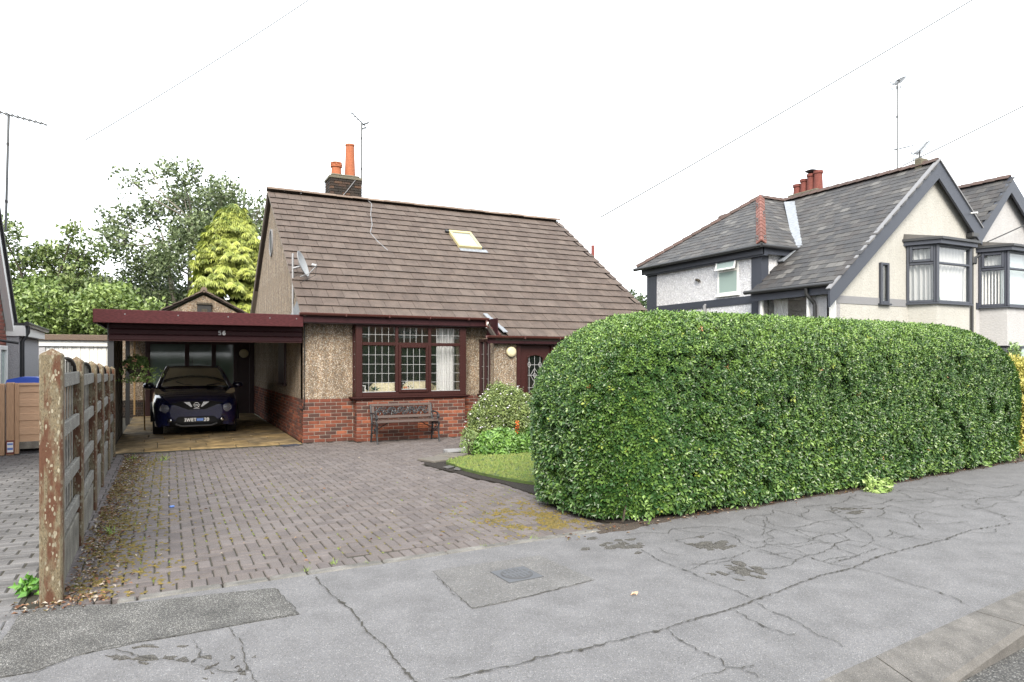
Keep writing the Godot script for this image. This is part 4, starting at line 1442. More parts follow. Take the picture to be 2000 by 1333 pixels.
	g.bx(0.76, 3.43, -23.32, 1.2, 3.5, -23.15, 0.01)
	g.bx(0.9, 2.98, -23.2, 1.06, 3.3, -23.19)
	part(vt, "vent_hood", g, M.darkbark)
	# windows and doors in the shade
	g = G.new()
	for x in [-0.64, 0.43, 1.19, 1.83, 2.3]:
		g.bx(x, 0, -23.45, x + (0.13 if x < 2.2 else 0.14), 2.3, -23.28, 0.006)
	g.bx(-0.64, 2.2, -23.45, 2.44, 2.31, -23.285)
	g.bx(-0.64, 0.85, -23.45, 1.9, 0.95, -23.285)
	g.bx(-0.64, 0, -23.45, 1.9, 0.85, -23.35)
	var wf = part(b, "window_frame", g, M.upvc_dark)
	window_panes(wf, V3(0, 0, -23.3), Vector3.RIGHT, Vector3.UP, [Vector2(-0.51, 0.43), Vector2(0.56, 1.19), Vector2(1.32, 1.83)], [Vector2(0.95, 2.2)], 0.01, M.shadeglass)
	g = G.new()
	g.bx(1.96, 0, -23.42, 2.3, 2.2, -23.34)
	part(b, "door", g, M.upvc_dark)

# ---------------------------------------------------------------- houses on the right
# pieces on a slope: o lower left corner, u along the eave, d down the slope, nrm off it; poly in (along, up the slope)
func slope_items(items: Array, o: Vector3, u: Vector3, d: Vector3, nrm: Vector3, poly: Array, gauge: float, w: float, ncol: int) -> void:
	var pk = PackedVector2Array(poly)
	var hi = 0.0
	var wide = 0.0
	for p in pk:
		hi = maxf(hi, p.y)
		wide = maxf(wide, p.x)
	var b = Basis(nrm.cross(d), nrm, d)
	var k = 0
	while k * gauge < hi:
		var x = -w * 0.5 if k % 2 else 0.0
		while x < wide:
			var c = Vector2(x + w * 0.5, k * gauge + gauge * 0.5)
			if Geometry2D.is_point_in_polygon(c, pk):
				var col = rng.randi_range(0, ncol - 1)
				if col == ncol - 1 and rnd(0, 1) < 0.75:
					col = 0
				items.append([Transform3D(b * Basis(Vector3.RIGHT, -0.045) * Basis(Vector3.UP, rnd(-0.012, 0.012)), o + u * c.x - d * (k * gauge - 0.02) + nrm * (0.012 + rnd(-0.003, 0.003))), 0, col])
			x += w
		k += 1

func curtain(par: Node, a: Vector3, b: Vector3, y0: float, y1: float, amp := 0.03, waves := 7.0, m: Material = null) -> void:
	var g = G.new()
	var rows = []
	var d = (b - a).normalized()
	var nn = d.cross(Vector3.UP)
	for i in 8:
		var r = []
		for j in 41:
			var t = j / 40.0
			var f = i / 7.0
			r.append(a.lerp(b, t) + Vector3.UP * lerpf(y0, y1, f) + nn * amp * sin(t * TAU * waves + 0.7 * sin(t * 9.0) + f * 0.5) * (1.0 - 0.4 * f))
		rows.append(r)
	g.sheet(rows, a - nn * 50.0)
	part(par, "curtain", g, M.curtain if m == null else m)

# a framed window between two upright corners
func framed(par: Node, called: String, a: Vector3, b: Vector3, y0: float, y1: float, trans: float, m: Material, pane: Material, opener := false, t := 0.06) -> Node3D:
	var U = (b - a).normalized()
	var w = a.distance_to(b)
	var N = U.cross(Vector3.UP)
	var bs = Basis(U, Vector3.UP, N)
	var g = G.new()
	for x in [t * 0.5, w - t * 0.5]:
		g.box(a + U * x + Vector3.UP * (y0 + y1) * 0.5, V3(t, y1 - y0, 0.08), 0.008, bs)
	for y in [y0 + t * 0.5, y1 - t * 0.5, trans]:
		if y > y0:
			g.box(a + U * w * 0.5 + Vector3.UP * y, V3(w - 2 * t, t, 0.076), 0.008, bs)
	var o = part(par, called, g, m)
	if opener and trans > y0:
		g = G.new()
		for x in [t * 1.5, w - t * 1.5]:
			g.box(a + U * x + Vector3.UP * (trans + y1) * 0.5 + N * 0.02, V3(t, y1 - trans - t, 0.09), 0.008, bs)
		for y in [trans + t, y1 - t]:
			g.box(a + U * w * 0.5 + Vector3.UP * y + N * 0.02, V3(w - 4 * t, t, 0.088), 0.008, bs)
		part(o, "casement", g, m)
	for q in ([[y0 + t, trans - t * 0.5], [trans + t * 0.5, y1 - t]] if trans > y0 else [[y0 + t, y1 - t]]):
		g = G.new()
		g.box(a + U * w * 0.5 + Vector3.UP * (q[0] + q[1]) * 0.5 - N * 0.01, V3(w - 2 * t, q[1] - q[0], 0.006), 0.0, bs)
		part(o, "pane", g, pane)
	return o

func bay(h: Node, x: Array, zw: float, zf: float, y0: float, y1: float, second: bool) -> void:
	var P = [V3(x[0], 0, zw), V3(x[1], 0, zf), V3(x[2], 0, zf), V3(x[3], 0, zw)]
	var poly = [Vector2(x[0], zw - 0.1), Vector2(x[1], zf), Vector2(x[2], zf), Vector2(x[3], zw - 0.1)]
	part(h, "bay_wall", plan(poly, 2.1 if second else 0.0, y0 - 0.04), M.render_white if second else M.render)
	var g = G.new()
	g = plan([Vector2(x[0] - 0.06, zw), Vector2(x[1] - 0.04, zf + 0.08), Vector2(x[2] + 0.04, zf + 0.08), Vector2(x[3] + 0.06, zw)], y0 - 0.04, y0)
	part(h, "sill", g, M.anthracite)
	for k in 3:
		var f = framed(h, "bay_window", P[k], P[k + 1], y0, y1, y0 + (y1 - y0) * 0.68, M.anthracite2 if second else M.anthracite, M.glass, k == 0, 0.065 if k != 1 else 0.055)
		var U: Vector3 = (P[k + 1] - P[k]).normalized()
		var N = U.cross(Vector3.UP)
		if not second:
			curtain(f, P[k] + U * 0.05 - N * 0.13, P[k + 1] - U * 0.05 - N * 0.13, y0 + 0.03, y1 - 0.05, 0.055, 5.0 if k != 1 else 9.0, M.net)
		elif k == 0:
			for j in 7:
				g = G.new()
				var c: Vector3 = P[0] + U * (0.09 + j * 0.072) - N * 0.1
				g.box(c + Vector3.UP * (y0 + 0.5), V3(0.03, 0.92, 0.004), 0.0, Basis(U, Vector3.UP, N) * Basis(Vector3.UP, 0.5))
				part(f, "blind_slat", g, M.white)
			curtain(f, P[0] + U * 0.06 - N * 0.12, P[1] - U * 0.06 - N * 0.12, y1 - 0.48, y1 - 0.06, 0.01, 7.0, M.net)
		else:
			g = G.new()
			g.bx(P[k].x, y0, zf - 0.16, P[k + 1].x, y1, zf - 0.15)
			part(f, "blind", g, M.milk)
	for k in [1, 2]:
		g = G.new()
		g.bx(P[k].x - 0.05, y0, P[k].z - 0.06, P[k].x + 0.05, y1, P[k].z + 0.045, 0.012)
		part(h, "corner_post", g, M.anthracite2 if second else M.anthracite)
	# lid with its fascia and leaning lead roof
	g = plan([Vector2(x[0] - 0.12, zw), Vector2(x[1] - 0.08, zf + 0.16), Vector2(x[2] + 0.08, zf + 0.16), Vector2(x[3] + 0.12, zw)], y1, y1 + 0.1)
	part(h, "bay_fascia", g, M.anthracite2)
	g = plan([Vector2(x[0] - 0.17, zw), Vector2(x[1] - 0.11, zf + 0.22), Vector2(x[2] + 0.11, zf + 0.22), Vector2(x[3] + 0.17, zw)], y1 + 0.1, y1 + 0.16)
	part(h, "gutter", g, M.darkgutter)
	g = G.new()
	var A = [V3(x[0] - 0.14, y1 + 0.16, zw), V3(x[1] - 0.1, y1 + 0.165, zf + 0.18), V3(x[2] + 0.1, y1 + 0.165, zf + 0.18), V3(x[3] + 0.14, y1 + 0.16, zw)]
	var B = [V3(x[0] - 0.1, y1 + 0.3, zw), V3(x[3] + 0.1, y1 + 0.3, zw)]
	g.tri(A[0], A[1], B[0])
	g.quad(A[1], A[2], B[1], B[0])
	g.tri(A[2], A[3], B[1])
	part(h, "bay_roof", g, M.slate3 if M.has("slate3") else M.leadsheet)

func build_semis() -> void:
	var h = thing("rendered_house", "cream rendered house with tall slate gable, dark grey bargeboards and hipped rear wing", "house", V3(16.8, 0, -14))
	var m = 0.833
	var rx = 17.65
	var ry = 6.8
	var g = G.new()
	g.prism([Vector2(13.95, 0), Vector2(19.6, 0), Vector2(19.6, 5.0), Vector2(rx, 6.6), Vector2(13.95, 3.5)], V3(0, 0, -11.1), Vector3.RIGHT, Vector3.UP, 0.2, Vector3.BACK)
	part(h, "gable_wall", g, M.render)
	g = G.new()
	g.holed(V3(13.95, 0, -13.2), Vector3.BACK, Vector3.UP, 2.3, 3.5, [Rect2(0.12, 0.6, 1.48, 2.75)], 0.2)
	part(h, "side_wall", g, M.greywall)
	# wing
	g = G.new()
	g.bx(14.05, 0, -18.0, 14.25, 4.75, -13.2)
	g.bx(14.25, 0, -13.4, 17.6, 4.75, -13.2)
	g.bx(14.25, 0, -18.0, 20, 4.75, -17.8)
	part(h, "wing_wall", g, M.rough)
	# roofs
	g = G.new()
	g.prism([Vector2(13.75, ry - m * (rx - 13.75) - 0.02), Vector2(rx, ry - 0.02), Vector2(19.5, ry - m * 1.85 - 0.02), Vector2(19.5, ry - m * 1.85 - 0.12), Vector2(rx, ry - 0.14), Vector2(13.8, ry - m * (rx - 13.8) - 0.12)], V3(0, 0, -13.2), Vector3.RIGHT, Vector3.UP, 2.46, Vector3.BACK)
	g.prism([Vector2(15.9, ry - m * (rx - 15.9) - 0.02), Vector2(rx, ry - 0.02), Vector2(19.5, ry - m * 1.85 - 0.02), Vector2(19.5, ry - m * 1.85 - 0.12), Vector2(rx, ry - 0.14), Vector2(15.9, ry - m * (rx - 15.9) - 0.12)], V3(0, 0, -17.6), Vector3.RIGHT, Vector3.UP, 4.4, Vector3.BACK)
	g.quad(V3(13.78, 4.73, -12.95), V3(13.78, 4.73, -18.25), V3(16.55, 6.78, -15.6), V3(16.55, 6.78, -15.6))
	g.quad(V3(13.78, 4.73, -12.95), V3(18, 4.73, -12.95), V3(18, 6.78, -15.6), V3(16.55, 6.78, -15.6))
	g.quad(V3(13.78, 4.73, -18.25), V3(18, 4.73, -18.25), V3(18, 6.78, -15.6), V3(16.55, 6.78, -15.6))
	var rf = part(h, "roof", g, M.slate2)
	g = G.new()
	g.box(V3(0, 0.006, -0.14), V3(0.246, 0.011, 0.28), 0.0025)
	var sm = g.mesh()
	var it = []
	var a = atan(m)
	slope_items(it, V3(13.75, ry - m * (rx - 13.75), -10.74), Vector3.FORWARD, V3(-cos(a), -sin(a), 0), V3(-sin(a), cos(a), 0), [Vector2(0, 0), Vector2(2.46, 0), Vector2(2.46, 1.87), Vector2(4.75, 5.0), Vector2(4.75, 5.06), Vector2(0, 5.06)], 0.2, 0.25, 6)
	a = atan(2.05 / 2.77)
	slope_items(it, V3(13.78, 4.75, -12.95), Vector3.FORWARD, V3(-cos(a), -sin(a), 0), V3(-sin(a), cos(a), 0), [Vector2(0, 0), Vector2(5.3, 0), Vector2(2.65, 3.45)], 0.2, 0.25, 6)
	a = atan(2.05 / 2.65)
	slope_items(it, V3(13.78, 4.75, -12.95), Vector3.RIGHT, V3(0, -sin(a), cos(a)), V3(0, cos(a), sin(a)), [Vector2(0, 0), Vector2(1.5, 0), Vector2(4.0, 3.35), Vector2(2.77, 3.35)], 0.2, 0.25, 6)
	pieces(rf, "slate", "slates", it, [sm], M.slate_list, M.slate_cols, M.slate_white)
	# hips and ridges
	g = G.new()
	var seg = [Vector2(-0.13, -0.06), Vector2(-0.02, 0.05), Vector2(0.02, 0.05), Vector2(0.13, -0.06), Vector2(0.1, -0.06), Vector2(0, 0.02), Vector2(-0.1, -0.06)]
	g.prism(seg, V3(0, 0, -0.17), Vector3.RIGHT, Vector3.UP, 0.33, Vector3.BACK)
	var hm = g.mesh()
	for e in [[V3(13.78, 4.8, -12.95), V3(16.55, 6.85, -15.6), "hiptile_list", 13], [V3(13.78, 4.8, -18.25), V3(16.55, 6.85, -15.6), "darkridge_list", 13], [V3(16.55, 6.84, -15.6), V3(17.7, 6.84, -15.6), "darkridge_list", 4], [V3(rx, ry + 0.06, -10.74), V3(rx, ry + 0.06, -18.5), "darkridge_list", 24]]:
		for k in e[3]:
			var z: Vector3 = (e[1] - e[0]).normalized()
			var x = Vector3.UP.cross(z).normalized()
			var list: Array = M[e[2]]
			inst(rf, "hip_tile" if k < 13 and e[3] == 13 else "ridge_tile", hm, list[rng.randi_range(0, list.size() - 1)], Transform3D(Basis(x, z.cross(x), z) * Basis(Vector3.RIGHT, 0.05), e[0].lerp(e[1], (k + 0.5) / e[3])))
	g = G.new()
	g.bar(V3(15.19, 4.79, -12.93), V3(17.4, 6.68, -15.2), 0.34, 0.03, 0.0, V3(-0.4, 0.8, 0.4).normalized())
	g.bar(V3(14.6, 4.35, -13.1), V3(15.15, 4.78, -13.02), 0.3, 0.03, 0.0, V3(-0.6, 0.8, 0.0).normalized())
	part(rf, "valley_flashing", g, M.leadsheet)
	# bargeboards, eaves
	g = G.new()
	g.prism([Vector2(13.55, 3.32), Vector2(rx, ry + 0.02), Vector2(rx, ry - 0.42), Vector2(13.55, 2.92)], V3(0, 0, -10.76), Vector3.RIGHT, Vector3.UP, 0.06, Vector3.BACK)
	g.prism([Vector2(rx, ry + 0.02), Vector2(19.55, ry + 0.02 - m * 1.9), Vector2(19.55, ry - 0.42 - m * 1.9), Vector2(rx, ry - 0.42)], V3(0, 0, -10.758), Vector3.RIGHT, Vector3.UP, 0.056, Vector3.BACK)
	part(h, "bargeboard", g, M.anthracite)
	g = G.new()
	g.bar(V3(13.52, 3.34, -10.73), V3(rx, ry + 0.05, -10.73), 0.12, 0.03)
	g.bar(V3(rx, ry + 0.05, -10.73), V3(19.55, ry + 0.05 - m * 1.9, -10.73), 0.12, 0.03)
	part(h, "verge", g, M.greyband)
	g = G.new()
	g.bx(13.78, 3.26, -13.3, 13.82, 3.5, -10.72)
	g.bx(13.9, 4.5, -18.15, 13.94, 4.72, -13.0)
	g.bx(13.9, 4.5, -13.04, 15.2, 4.72, -13.0)
	g.bx(13.94, 4.46, -18.0, 14.06, 4.5, -13.0)
	part(h, "fascia_board", g, M.anthracite)
	g = G.new()
	g.tube([V3(13.7, 3.5, -13.45), V3(13.7, 3.48, -10.72)], 0.055, 8)
	g.tube([V3(13.76, 4.7, -18.35), V3(13.76, 4.7, -12.92)], 0.055, 8)
	g.tube([V3(13.76, 4.7, -12.92), V3(15.25, 4.69, -12.92)], 0.055, 8)
	part(h, "gutter", g, M.darkgutter)
	g = G.new()
	g.tube([V3(13.72, 3.45, -11.5), V3(13.72, 3.3, -11.5), V3(13.88, 3.1, -11.42), V3(13.9, 3.02, -11.4), V3(13.9, 0, -11.4)], 0.045, 8)
	part(h, "downpipe", g, M.darkgutter)
	g = G.new()
	g.tube([V3(19.28, 5.0, -10.82), V3(19.28, 0.2, -10.82)], 0.04, 8)
	g.box(V3(19.28, 5.06, -10.8), V3(0.3, 0.16, 0.2), 0.03)
	g.tube([V3(19.28, 4.4, -10.82), V3(19.6, 4.55, -10.8)], 0.035, 6)
	g.box(V3(19.28, 4.38, -10.8), V3(0.18, 0.2, 0.16), 0.03)
	part(h, "downpipe", g, M.darkgutter)
	g = G.new()
	g.tube([V3(19.02, 5.62, -10.9), V3(19.05, 5.6, -10.55)], 0.025, 6)
	part(h, "overflow_pipe", g, M.white)
	# corner boards and bands
	g = G.new()
	g.bx(14.02, 0, -13.52, 14.06, 4.5, -13.19)
	g.bx(14.02, 0, -13.2, 14.27, 4.5, -13.16)
	part(h, "corner_board", g, M.anthracite)
	g = G.new()
	g.bx(14.02, 0, -18.02, 14.06, 4.5, -17.55)
	part(h, "corner_board", g, M.anthracite)
	g = G.new()
	g.bx(14.025, 3.24, -17.56, 14.055, 3.45, -13.5)
	part(h, "band", g, M.anthracite)
	g = G.new()
	g.bx(13.93, 3.05, -10.9, 16.6, 3.23, -10.885)
	part(h, "band", g, M.greyband)
	# side opening glazed as a window
	var sw = framed(h, "side_window", V3(13.93, 0, -13.1), V3(13.93, 0, -11.58), 0.6, 3.36, 0.0, M.white, M.glass)
	curtain(sw, V3(14.2, 0, -12.9), V3(14.2, 0, -12.45), 0.7, 3.3, 0.03, 4.0)
	g = G.new()
	g.bx(14.9, 0.1, -13.1, 14.95, 3.4, -11.2)
	part(h, "room_wall", g, M.render_white)
	g = G.new()
	g.bx(13.92, 0.6, -11.02, 13.96, 3.3, -10.97)
	g.bx(13.93, 0, -10.98, 13.96, 3.25, -10.86)
	part(h, "corner_trim", g, M.white)
	# white window of the wing, hopper ajar
	g = G.new()
	g.bx(13.98, 3.5, -14.86, 14.12, 3.56, -13.95, 0.01)
	var ww = part(h, "wing_window", g, M.white)
	for z in [-14.8, -14.06]:
		g = G.new()
		g.bx(14.02, 3.56, z, 14.07, 4.62, z + 0.06, 0.008)
		part(ww, "frame", g, M.white)
	g = G.new()
	g.bx(14.02, 3.56, -14.74, 14.07, 3.62, -14.06)
	g.bx(14.02, 4.2, -14.74, 14.07, 4.27, -14.06)
	g.bx(14.02, 4.56, -14.74, 14.07, 4.62, -14.06)
	part(ww, "frame", g, M.white)
	g = G.new()
	g.bx(14.03, 3.62, -14.74, 14.045, 4.2, -14.06)
	part(ww, "pane", g, M.frosted)
	var hb = Basis(Vector3.BACK, -0.28)
	var hp = V3(14.01, 4.62, -14.4)
	g = G.new()
	for e in [[0, -0.03, 0, 0.05, 0.76], [0, -0.37, 0, 0.05, 0.76]]:
		g.box(hp + hb * V3(0, e[1], e[2]), V3(0.04, e[3], e[4]), 0.006, hb)
	for z in [-0.355, 0.355]:
		g.box(hp + hb * V3(0, -0.2, z), V3(0.04, 0.29, 0.05), 0.006, hb)
	var hop = part(ww, "hopper", g, M.white)
	g = G.new()
	g.box(hp + hb * V3(0, -0.2, 0), V3(0.01, 0.3, 0.66), 0.0, hb)
	part(ww, "pane", g, M.frosted)
	g = G.new()
	g.tube([V3(14.0, 2.6, -15.3), V3(14.0, 3.3, -15.3), V3(14.1, 3.36, -15.3)], 0.05, 8)
	part(h, "vent_pipe", g, M.greyband)
	g = G.new()
	g.tube([V3(14.04, 4.1, -15.7), V3(13.97, 4.1, -15.6), V3(13.99, 4.05, -15.5)], 0.035, 6)
	part(h, "wall_vent", g, M.darkbark)
	# slit window and bay
	var sl = framed(h, "slit_window", V3(15.55, 0, -10.87), V3(15.87, 0, -10.87), 3.1, 4.1, 0.0, M.anthracite, M.darkglass)
	g = G.new()
	g.bx(15.5, 3.06, -10.9, 15.92, 3.1, -10.8, 0.006)
	part(sl, "sill", g, M.anthracite)
	bay(h, [16.62, 16.96, 18.33, 18.67], -10.9, -10.35, 3.14, 4.58, false)
	# chimney with its pots
	g = G.new()
	g.bx(17.75, 6.0, -15.6, 18.35, 7.0, -14.5, 0.02)
	var ch = part(h, "chimney", g, M.flaunch)
	for e in [[-15.45, 0.12, 7.35], [-15.2, 0.105, 7.46], [-14.93, 0.115, 7.56], [-14.68, 0.115, 7.6]]:
		g = G.new()
		g.lathe([Vector2(0, 6.95), Vector2(e[1] + 0.03, 6.95), Vector2(e[1] + 0.005, e[2] - 0.1), Vector2(e[1] + 0.03, e[2] - 0.08), Vector2(e[1] + 0.03, e[2]), Vector2(e[1] - 0.02, e[2]), Vector2(e[1] - 0.02, 7.0)], 14, Transform3D(Basis(), V3(18.05, 0, e[0])))
		part(ch, "chimney_pot", g, M.redpot)
	g = G.new()
	g.lathe([Vector2(0.1, 7.6), Vector2(0.2, 7.66), Vector2(0.05, 7.72), Vector2(0.0, 7.72)], 14, Transform3D(Basis(), V3(18.05, 0, -14.93)))
	part(ch, "cowl", g, M.darkgutter)
	g = G.new()
	g.bx(17.55, 6.7, -11.3, 17.85, 7.0, -11.1, 0.02)
	part(h, "ridge_vent", g, M.flaunch)
	# the other half of the pair
	var q = thing("rendered_house", "white rendered house at the right edge, its slate gable joined to the cream one", "house", V3(21.5, 0, -14))
	var r2 = 20.95
	g = G.new()
	g.prism([Vector2(19.6, 0), Vector2(25, 0), Vector2(25, 3.4), Vector2(r2, 6.62), Vector2(19.6, 5.35)], V3(0, 0, -11.12), Vector3.RIGHT, Vector3.UP, 0.2, Vector3.BACK)
	part(q, "gable_wall", g, M.render_white)
	g = G.new()
	g.prism([Vector2(19.45, 5.28), Vector2(r2, 6.78), Vector2(25.2, 3.2), Vector2(25.2, 3.1), Vector2(r2, 6.66), Vector2(19.45, 5.16)], V3(0, 0, -20), Vector3.RIGHT, Vector3.UP, 9.26, Vector3.BACK)
	rf = part(q, "roof", g, M.slate2)
	it = []
	a = atan(1.0)
	slope_items(it, V3(19.5, 5.34, -10.74), Vector3.FORWARD, V3(-cos(a), -sin(a), 0), V3(-sin(a), cos(a), 0), [Vector2(0, 0), Vector2(8.5, 0), Vector2(8.5, 2.05), Vector2(0, 2.05)], 0.2, 0.25, 6)
	pieces(rf, "slate", "slates", it, [sm], M.slate_list, M.slate_cols, M.slate_white)
	for k in 16:
		inst(rf, "ridge_tile", hm, M.darkridge_list[k % 2], Transform3D(Basis(Vector3.RIGHT, 0.05), V3(r2, 6.84, -10.9 - k * 0.33)))
	g = G.new()
	g.prism([Vector2(19.5, 5.3), Vector2(r2, 6.82), Vector2(r2, 6.38), Vector2(19.5, 4.86)], V3(0, 0, -10.765), Vector3.RIGHT, Vector3.UP, 0.06, Vector3.BACK)
	g.prism([Vector2(r2, 6.82), Vector2(25.2, 3.3), Vector2(25.2, 2.86), Vector2(r2, 6.38)], V3(0, 0, -10.763), Vector3.RIGHT, Vector3.UP, 0.056, Vector3.BACK)
	part(q, "bargeboard", g, M.anthracite)
	bay(q, [19.76, 20.04, 21.5, 21.85], -10.92, -10.35, 3.16, 4.64, true)
	framed(q, "ground_floor_window", V3(19.85, 0, -10.7), V3(20.6, 0, -10.36), 0.9, 2.1, 0.0, M.anthracite2, M.darkglass)
	framed(q, "ground_floor_window", V3(20.6, 0, -10.36), V3(21.6, 0, -10.36), 0.9, 2.1, 0.0, M.anthracite2, M.frosted)
	g = G.new()
	g.bx(19.62, 3.1, -10.92, 19.78, 3.27, -10.895)
	part(q, "band", g, M.anthracite2)
	# things in the bay of the cream house
	g = G.new()
	g.bar(V3(17.12, 3.2, -10.55), V3(17.25, 3.5, -10.68), 0.34, 0.03, 0.008)
	g.bar(V3(17.25, 3.5, -10.68), V3(17.6, 3.47, -10.62), 0.1, 0.02, 0.004)
	var tv = part(self, "folded_chair", g, M.bingreen)
	tag(tv, "dark folded thing leaning in the bay window of the cream house, under its curtains", "folding chair")

# ---------------------------------------------------------------- left neighbours
func build_left_side() -> void:
	var h = thing("brick_house", "red brick house at the left edge with white bargeboard on its steep gable", "house", V3(-4.5, 0, -14.5))
	var g = G.new()
	g.prism([Vector2(11.0, 0), Vector2(17.7, 0), Vector2(17.7, 2.45), Vector2(13.6, 7.6), Vector2(11.0, 4.4)], V3(-3.37, 0, 0), Vector3.FORWARD, Vector3.UP, 0.29, Vector3.RIGHT)
	var w = part(h, "gable_wall", g, M.mortar)
	g = G.new()
	g.box(Vector3.ZERO, V3(0.215, 0.064, 0.1), 0.003)
	var it = []
	brick_items(it, V3(-3.07, 0, -11.0), Vector3.FORWARD, 6.7, 100, Vector3.RIGHT)
	it = it.filter(func(e): return e[0].origin.y < minf(2.35 + (17.55 + e[0].origin.z) * 1.256, 4.3 + (-11.0 - e[0].origin.z) * 1.2))
	for e in it:
		e[2] = e[2] % 3
	pieces(w, "brick", "brickwork", it, [g.mesh()], M.redbrick_list, M.redbrick_cols, M.redbrick_white, 200)
	g = G.new()
	g.bx(-8, 0, -11.3, -3.1, 4.4, -11.02)
	part(h, "front_wall", g, M.redbrick0)
	g = G.new()
	g.prism([Vector2(17.9, 2.32), Vector2(13.6, 7.72), Vector2(13.6, 8.0), Vector2(18.05, 2.42)], V3(-8, 0, 0), Vector3.FORWARD, Vector3.UP, 5.07, Vector3.RIGHT)
	g.prism([Vector2(13.6, 7.72), Vector2(10.5, 4.0), Vector2(10.4, 4.1), Vector2(13.6, 8.0)], V3(-8, 0, 0), Vector3.FORWARD, Vector3.UP, 5.07, Vector3.RIGHT)
	part(h, "roof", g, M.slate2)
	g = G.new()
	g.prism([Vector2(17.95, 2.3), Vector2(13.6, 7.78), Vector2(13.6, 7.5), Vector2(17.75, 2.25)], V3(-3.07, 0, 0), Vector3.FORWARD, Vector3.UP, 0.12, Vector3.RIGHT)
	part(h, "bargeboard", g, M.white)
	g = G.new()
	g.prism([Vector2(18.0, 2.36), Vector2(13.6, 7.88), Vector2(13.6, 7.79), Vector2(17.97, 2.28)], V3(-3.1, 0, 0), Vector3.FORWARD, Vector3.UP, 0.2, Vector3.RIGHT)
	part(h, "verge_cap", g, M.darkgutter)
	var dr = framed(h, "side_door", V3(-3.05, 0, -16.75), V3(-3.05, 0, -17.5), 0.0, 2.0, 1.1, M.white, M.frosted, false, 0.09)
	g = G.new()
	g.tube([V3(-3.05, 2.1, -16.9), V3(-2.75, 2.05, -17.0)], 0.03, 6)
	part(h, "lamp_bracket", g, M.black)
	# extension behind it
	g = G.new()
	g.bx(-6, 0, -20.2, -2.86, 2.42, -17.75)
	part(h, "extension_wall", g, M.greywall)
	g = G.new()
	g.bx(-6, 2.22, -20.3, -2.75, 2.44, -17.7)
	part(h, "fascia_board", g, M.white)
	g = G.new()
	g.tube([V3(-2.72, 2.48, -17.7), V3(-2.72, 2.44, -20.4)], 0.055, 8)
	g.bx(-6, 2.44, -20.4, -2.72, 2.5, -17.72)
	part(h, "gutter", g, M.darkgutter)
	g = G.new()
	g.tube([V3(-2.72, 2.45, -17.85), V3(-2.72, 2.3, -17.85), V3(-2.82, 2.1, -17.85), V3(-2.82, 0, -17.85)], 0.04, 8)
	part(h, "downpipe", g, M.darkgutter)
	# garage
	var ga = thing("garage", "flat roofed garage with ribbed white door behind the wooden gate", "garage", V3(-2.4, 0, -26))
	g = G.new()
	g.holed(V3(-3.5, 0, -24.05), Vector3.RIGHT, Vector3.UP, 2.1, 2.3, [Rect2(0.25, 0.0, 1.66, 2.12)], 0.2)
	g.bx(-3.5, 0, -29, -3.3, 2.3, -24.25)
	g.bx(-1.6, 0, -29, -1.4, 2.3, -24.05)
	part(ga, "wall", g, M.greywall)
	g = G.new()
	g.bx(-3.6, 2.3, -29.1, -1.35, 2.47, -23.9, 0.01)
	part(ga, "roof", g, M.ridgetile1)
	g = G.new()
	g.bx(-3.55, 2.13, -24.04, -1.5, 2.29, -24.0)
	part(ga, "lintel", g, M.white)
	for k in 15:
		g = G.new()
		g.bx(-3.25 + k * 0.1107, 0.02, -24.14, -3.25 + k * 0.1107 + 0.104, 2.12, -24.1 + 0.012 * (k % 2), 0.006)
		part(ga, "door_panel", g, M.white)
	# gate and fence of fresh wood across the passage
	var gt = thing("wooden_gate", "fresh timber gate of horizontal boards closing the passage on the left", "gate", V3(-1.8, 0, -14.9))
	for k in 9:
		g = G.new()
		g.bx(-2.41, 0.1 + k * 0.127, -14.93, -1.0, 0.1 + k * 0.127 + 0.132, -14.905 - 0.012 * (k % 2), 0.006)
		part(gt, "board", g, M.newwood if k > 0 else M.greywood)
	g = G.new()
	g.bx(-2.465, 0.02, -14.94, -2.40, 1.29, -14.86, 0.008)
	part(gt, "stile", g, M.newwood_y)
	g = G.new()
	g.bx(-2.41, 1.24, -14.93, -1.0, 1.29, -14.88, 0.006)
	part(gt, "cap_rail", g, M.newwood)
	for e in [[-2.59, 0.12, 1.3], [-2.705, 0.095, 1.28], [-2.82, 0.1, 1.27]]:
		g = G.new()
		g.bx(e[0], 0, -14.98, e[0] + e[1], e[2], -14.86, 0.012)
		part(gt, "gate_post", g, M.newwood_y)
	g = G.new()
	g.bx(-2.585, 0.03, -14.86, -2.465, 0.27, -14.852)
	var sg = part(gt, "notice", g, M.redbrown)
	g = G.new()
	g.bx(-2.570, 0.06, -14.852, -2.480, 0.24, -14.848)
	part(sg, "notice_print", g, M.platewhite)
	g = G.new()
	g.bx(-2.565, 0.1, -14.848, -2.485, 0.14, -14.845)
	g.bx(-2.565, 0.19, -14.848, -2.485, 0.22, -14.845)
	part(sg, "notice_band", g, M.plateblue)
	# wheelie bin behind the gate
	var bn = thing("wheelie_bin", "wheelie bin with blue lid showing over the wooden gate", "bin", V3(-2.35, 0, -15.7))
	g = G.new()
	g.prism([Vector2(-0.24, 0.05), Vector2(0.24, 0.05), Vector2(0.29, 1.26), Vector2(-0.29, 1.26)], V3(-2.35, 0, -15.98), Vector3.RIGHT, Vector3.UP, 0.55, Vector3.BACK)
	part(bn, "bin_body", g, M.bingreen)
	g = G.new()
	g.prism([Vector2(-0.34, 1.27), Vector2(0.33, 1.27), Vector2(0.31, 1.33), Vector2(0.12, 1.38), Vector2(-0.12, 1.385), Vector2(-0.32, 1.34)], V3(-2.35, 0, -16.02), Vector3.RIGHT, Vector3.UP, 0.62, Vector3.BACK)
	part(bn, "bin_lid", g, M.binblue)
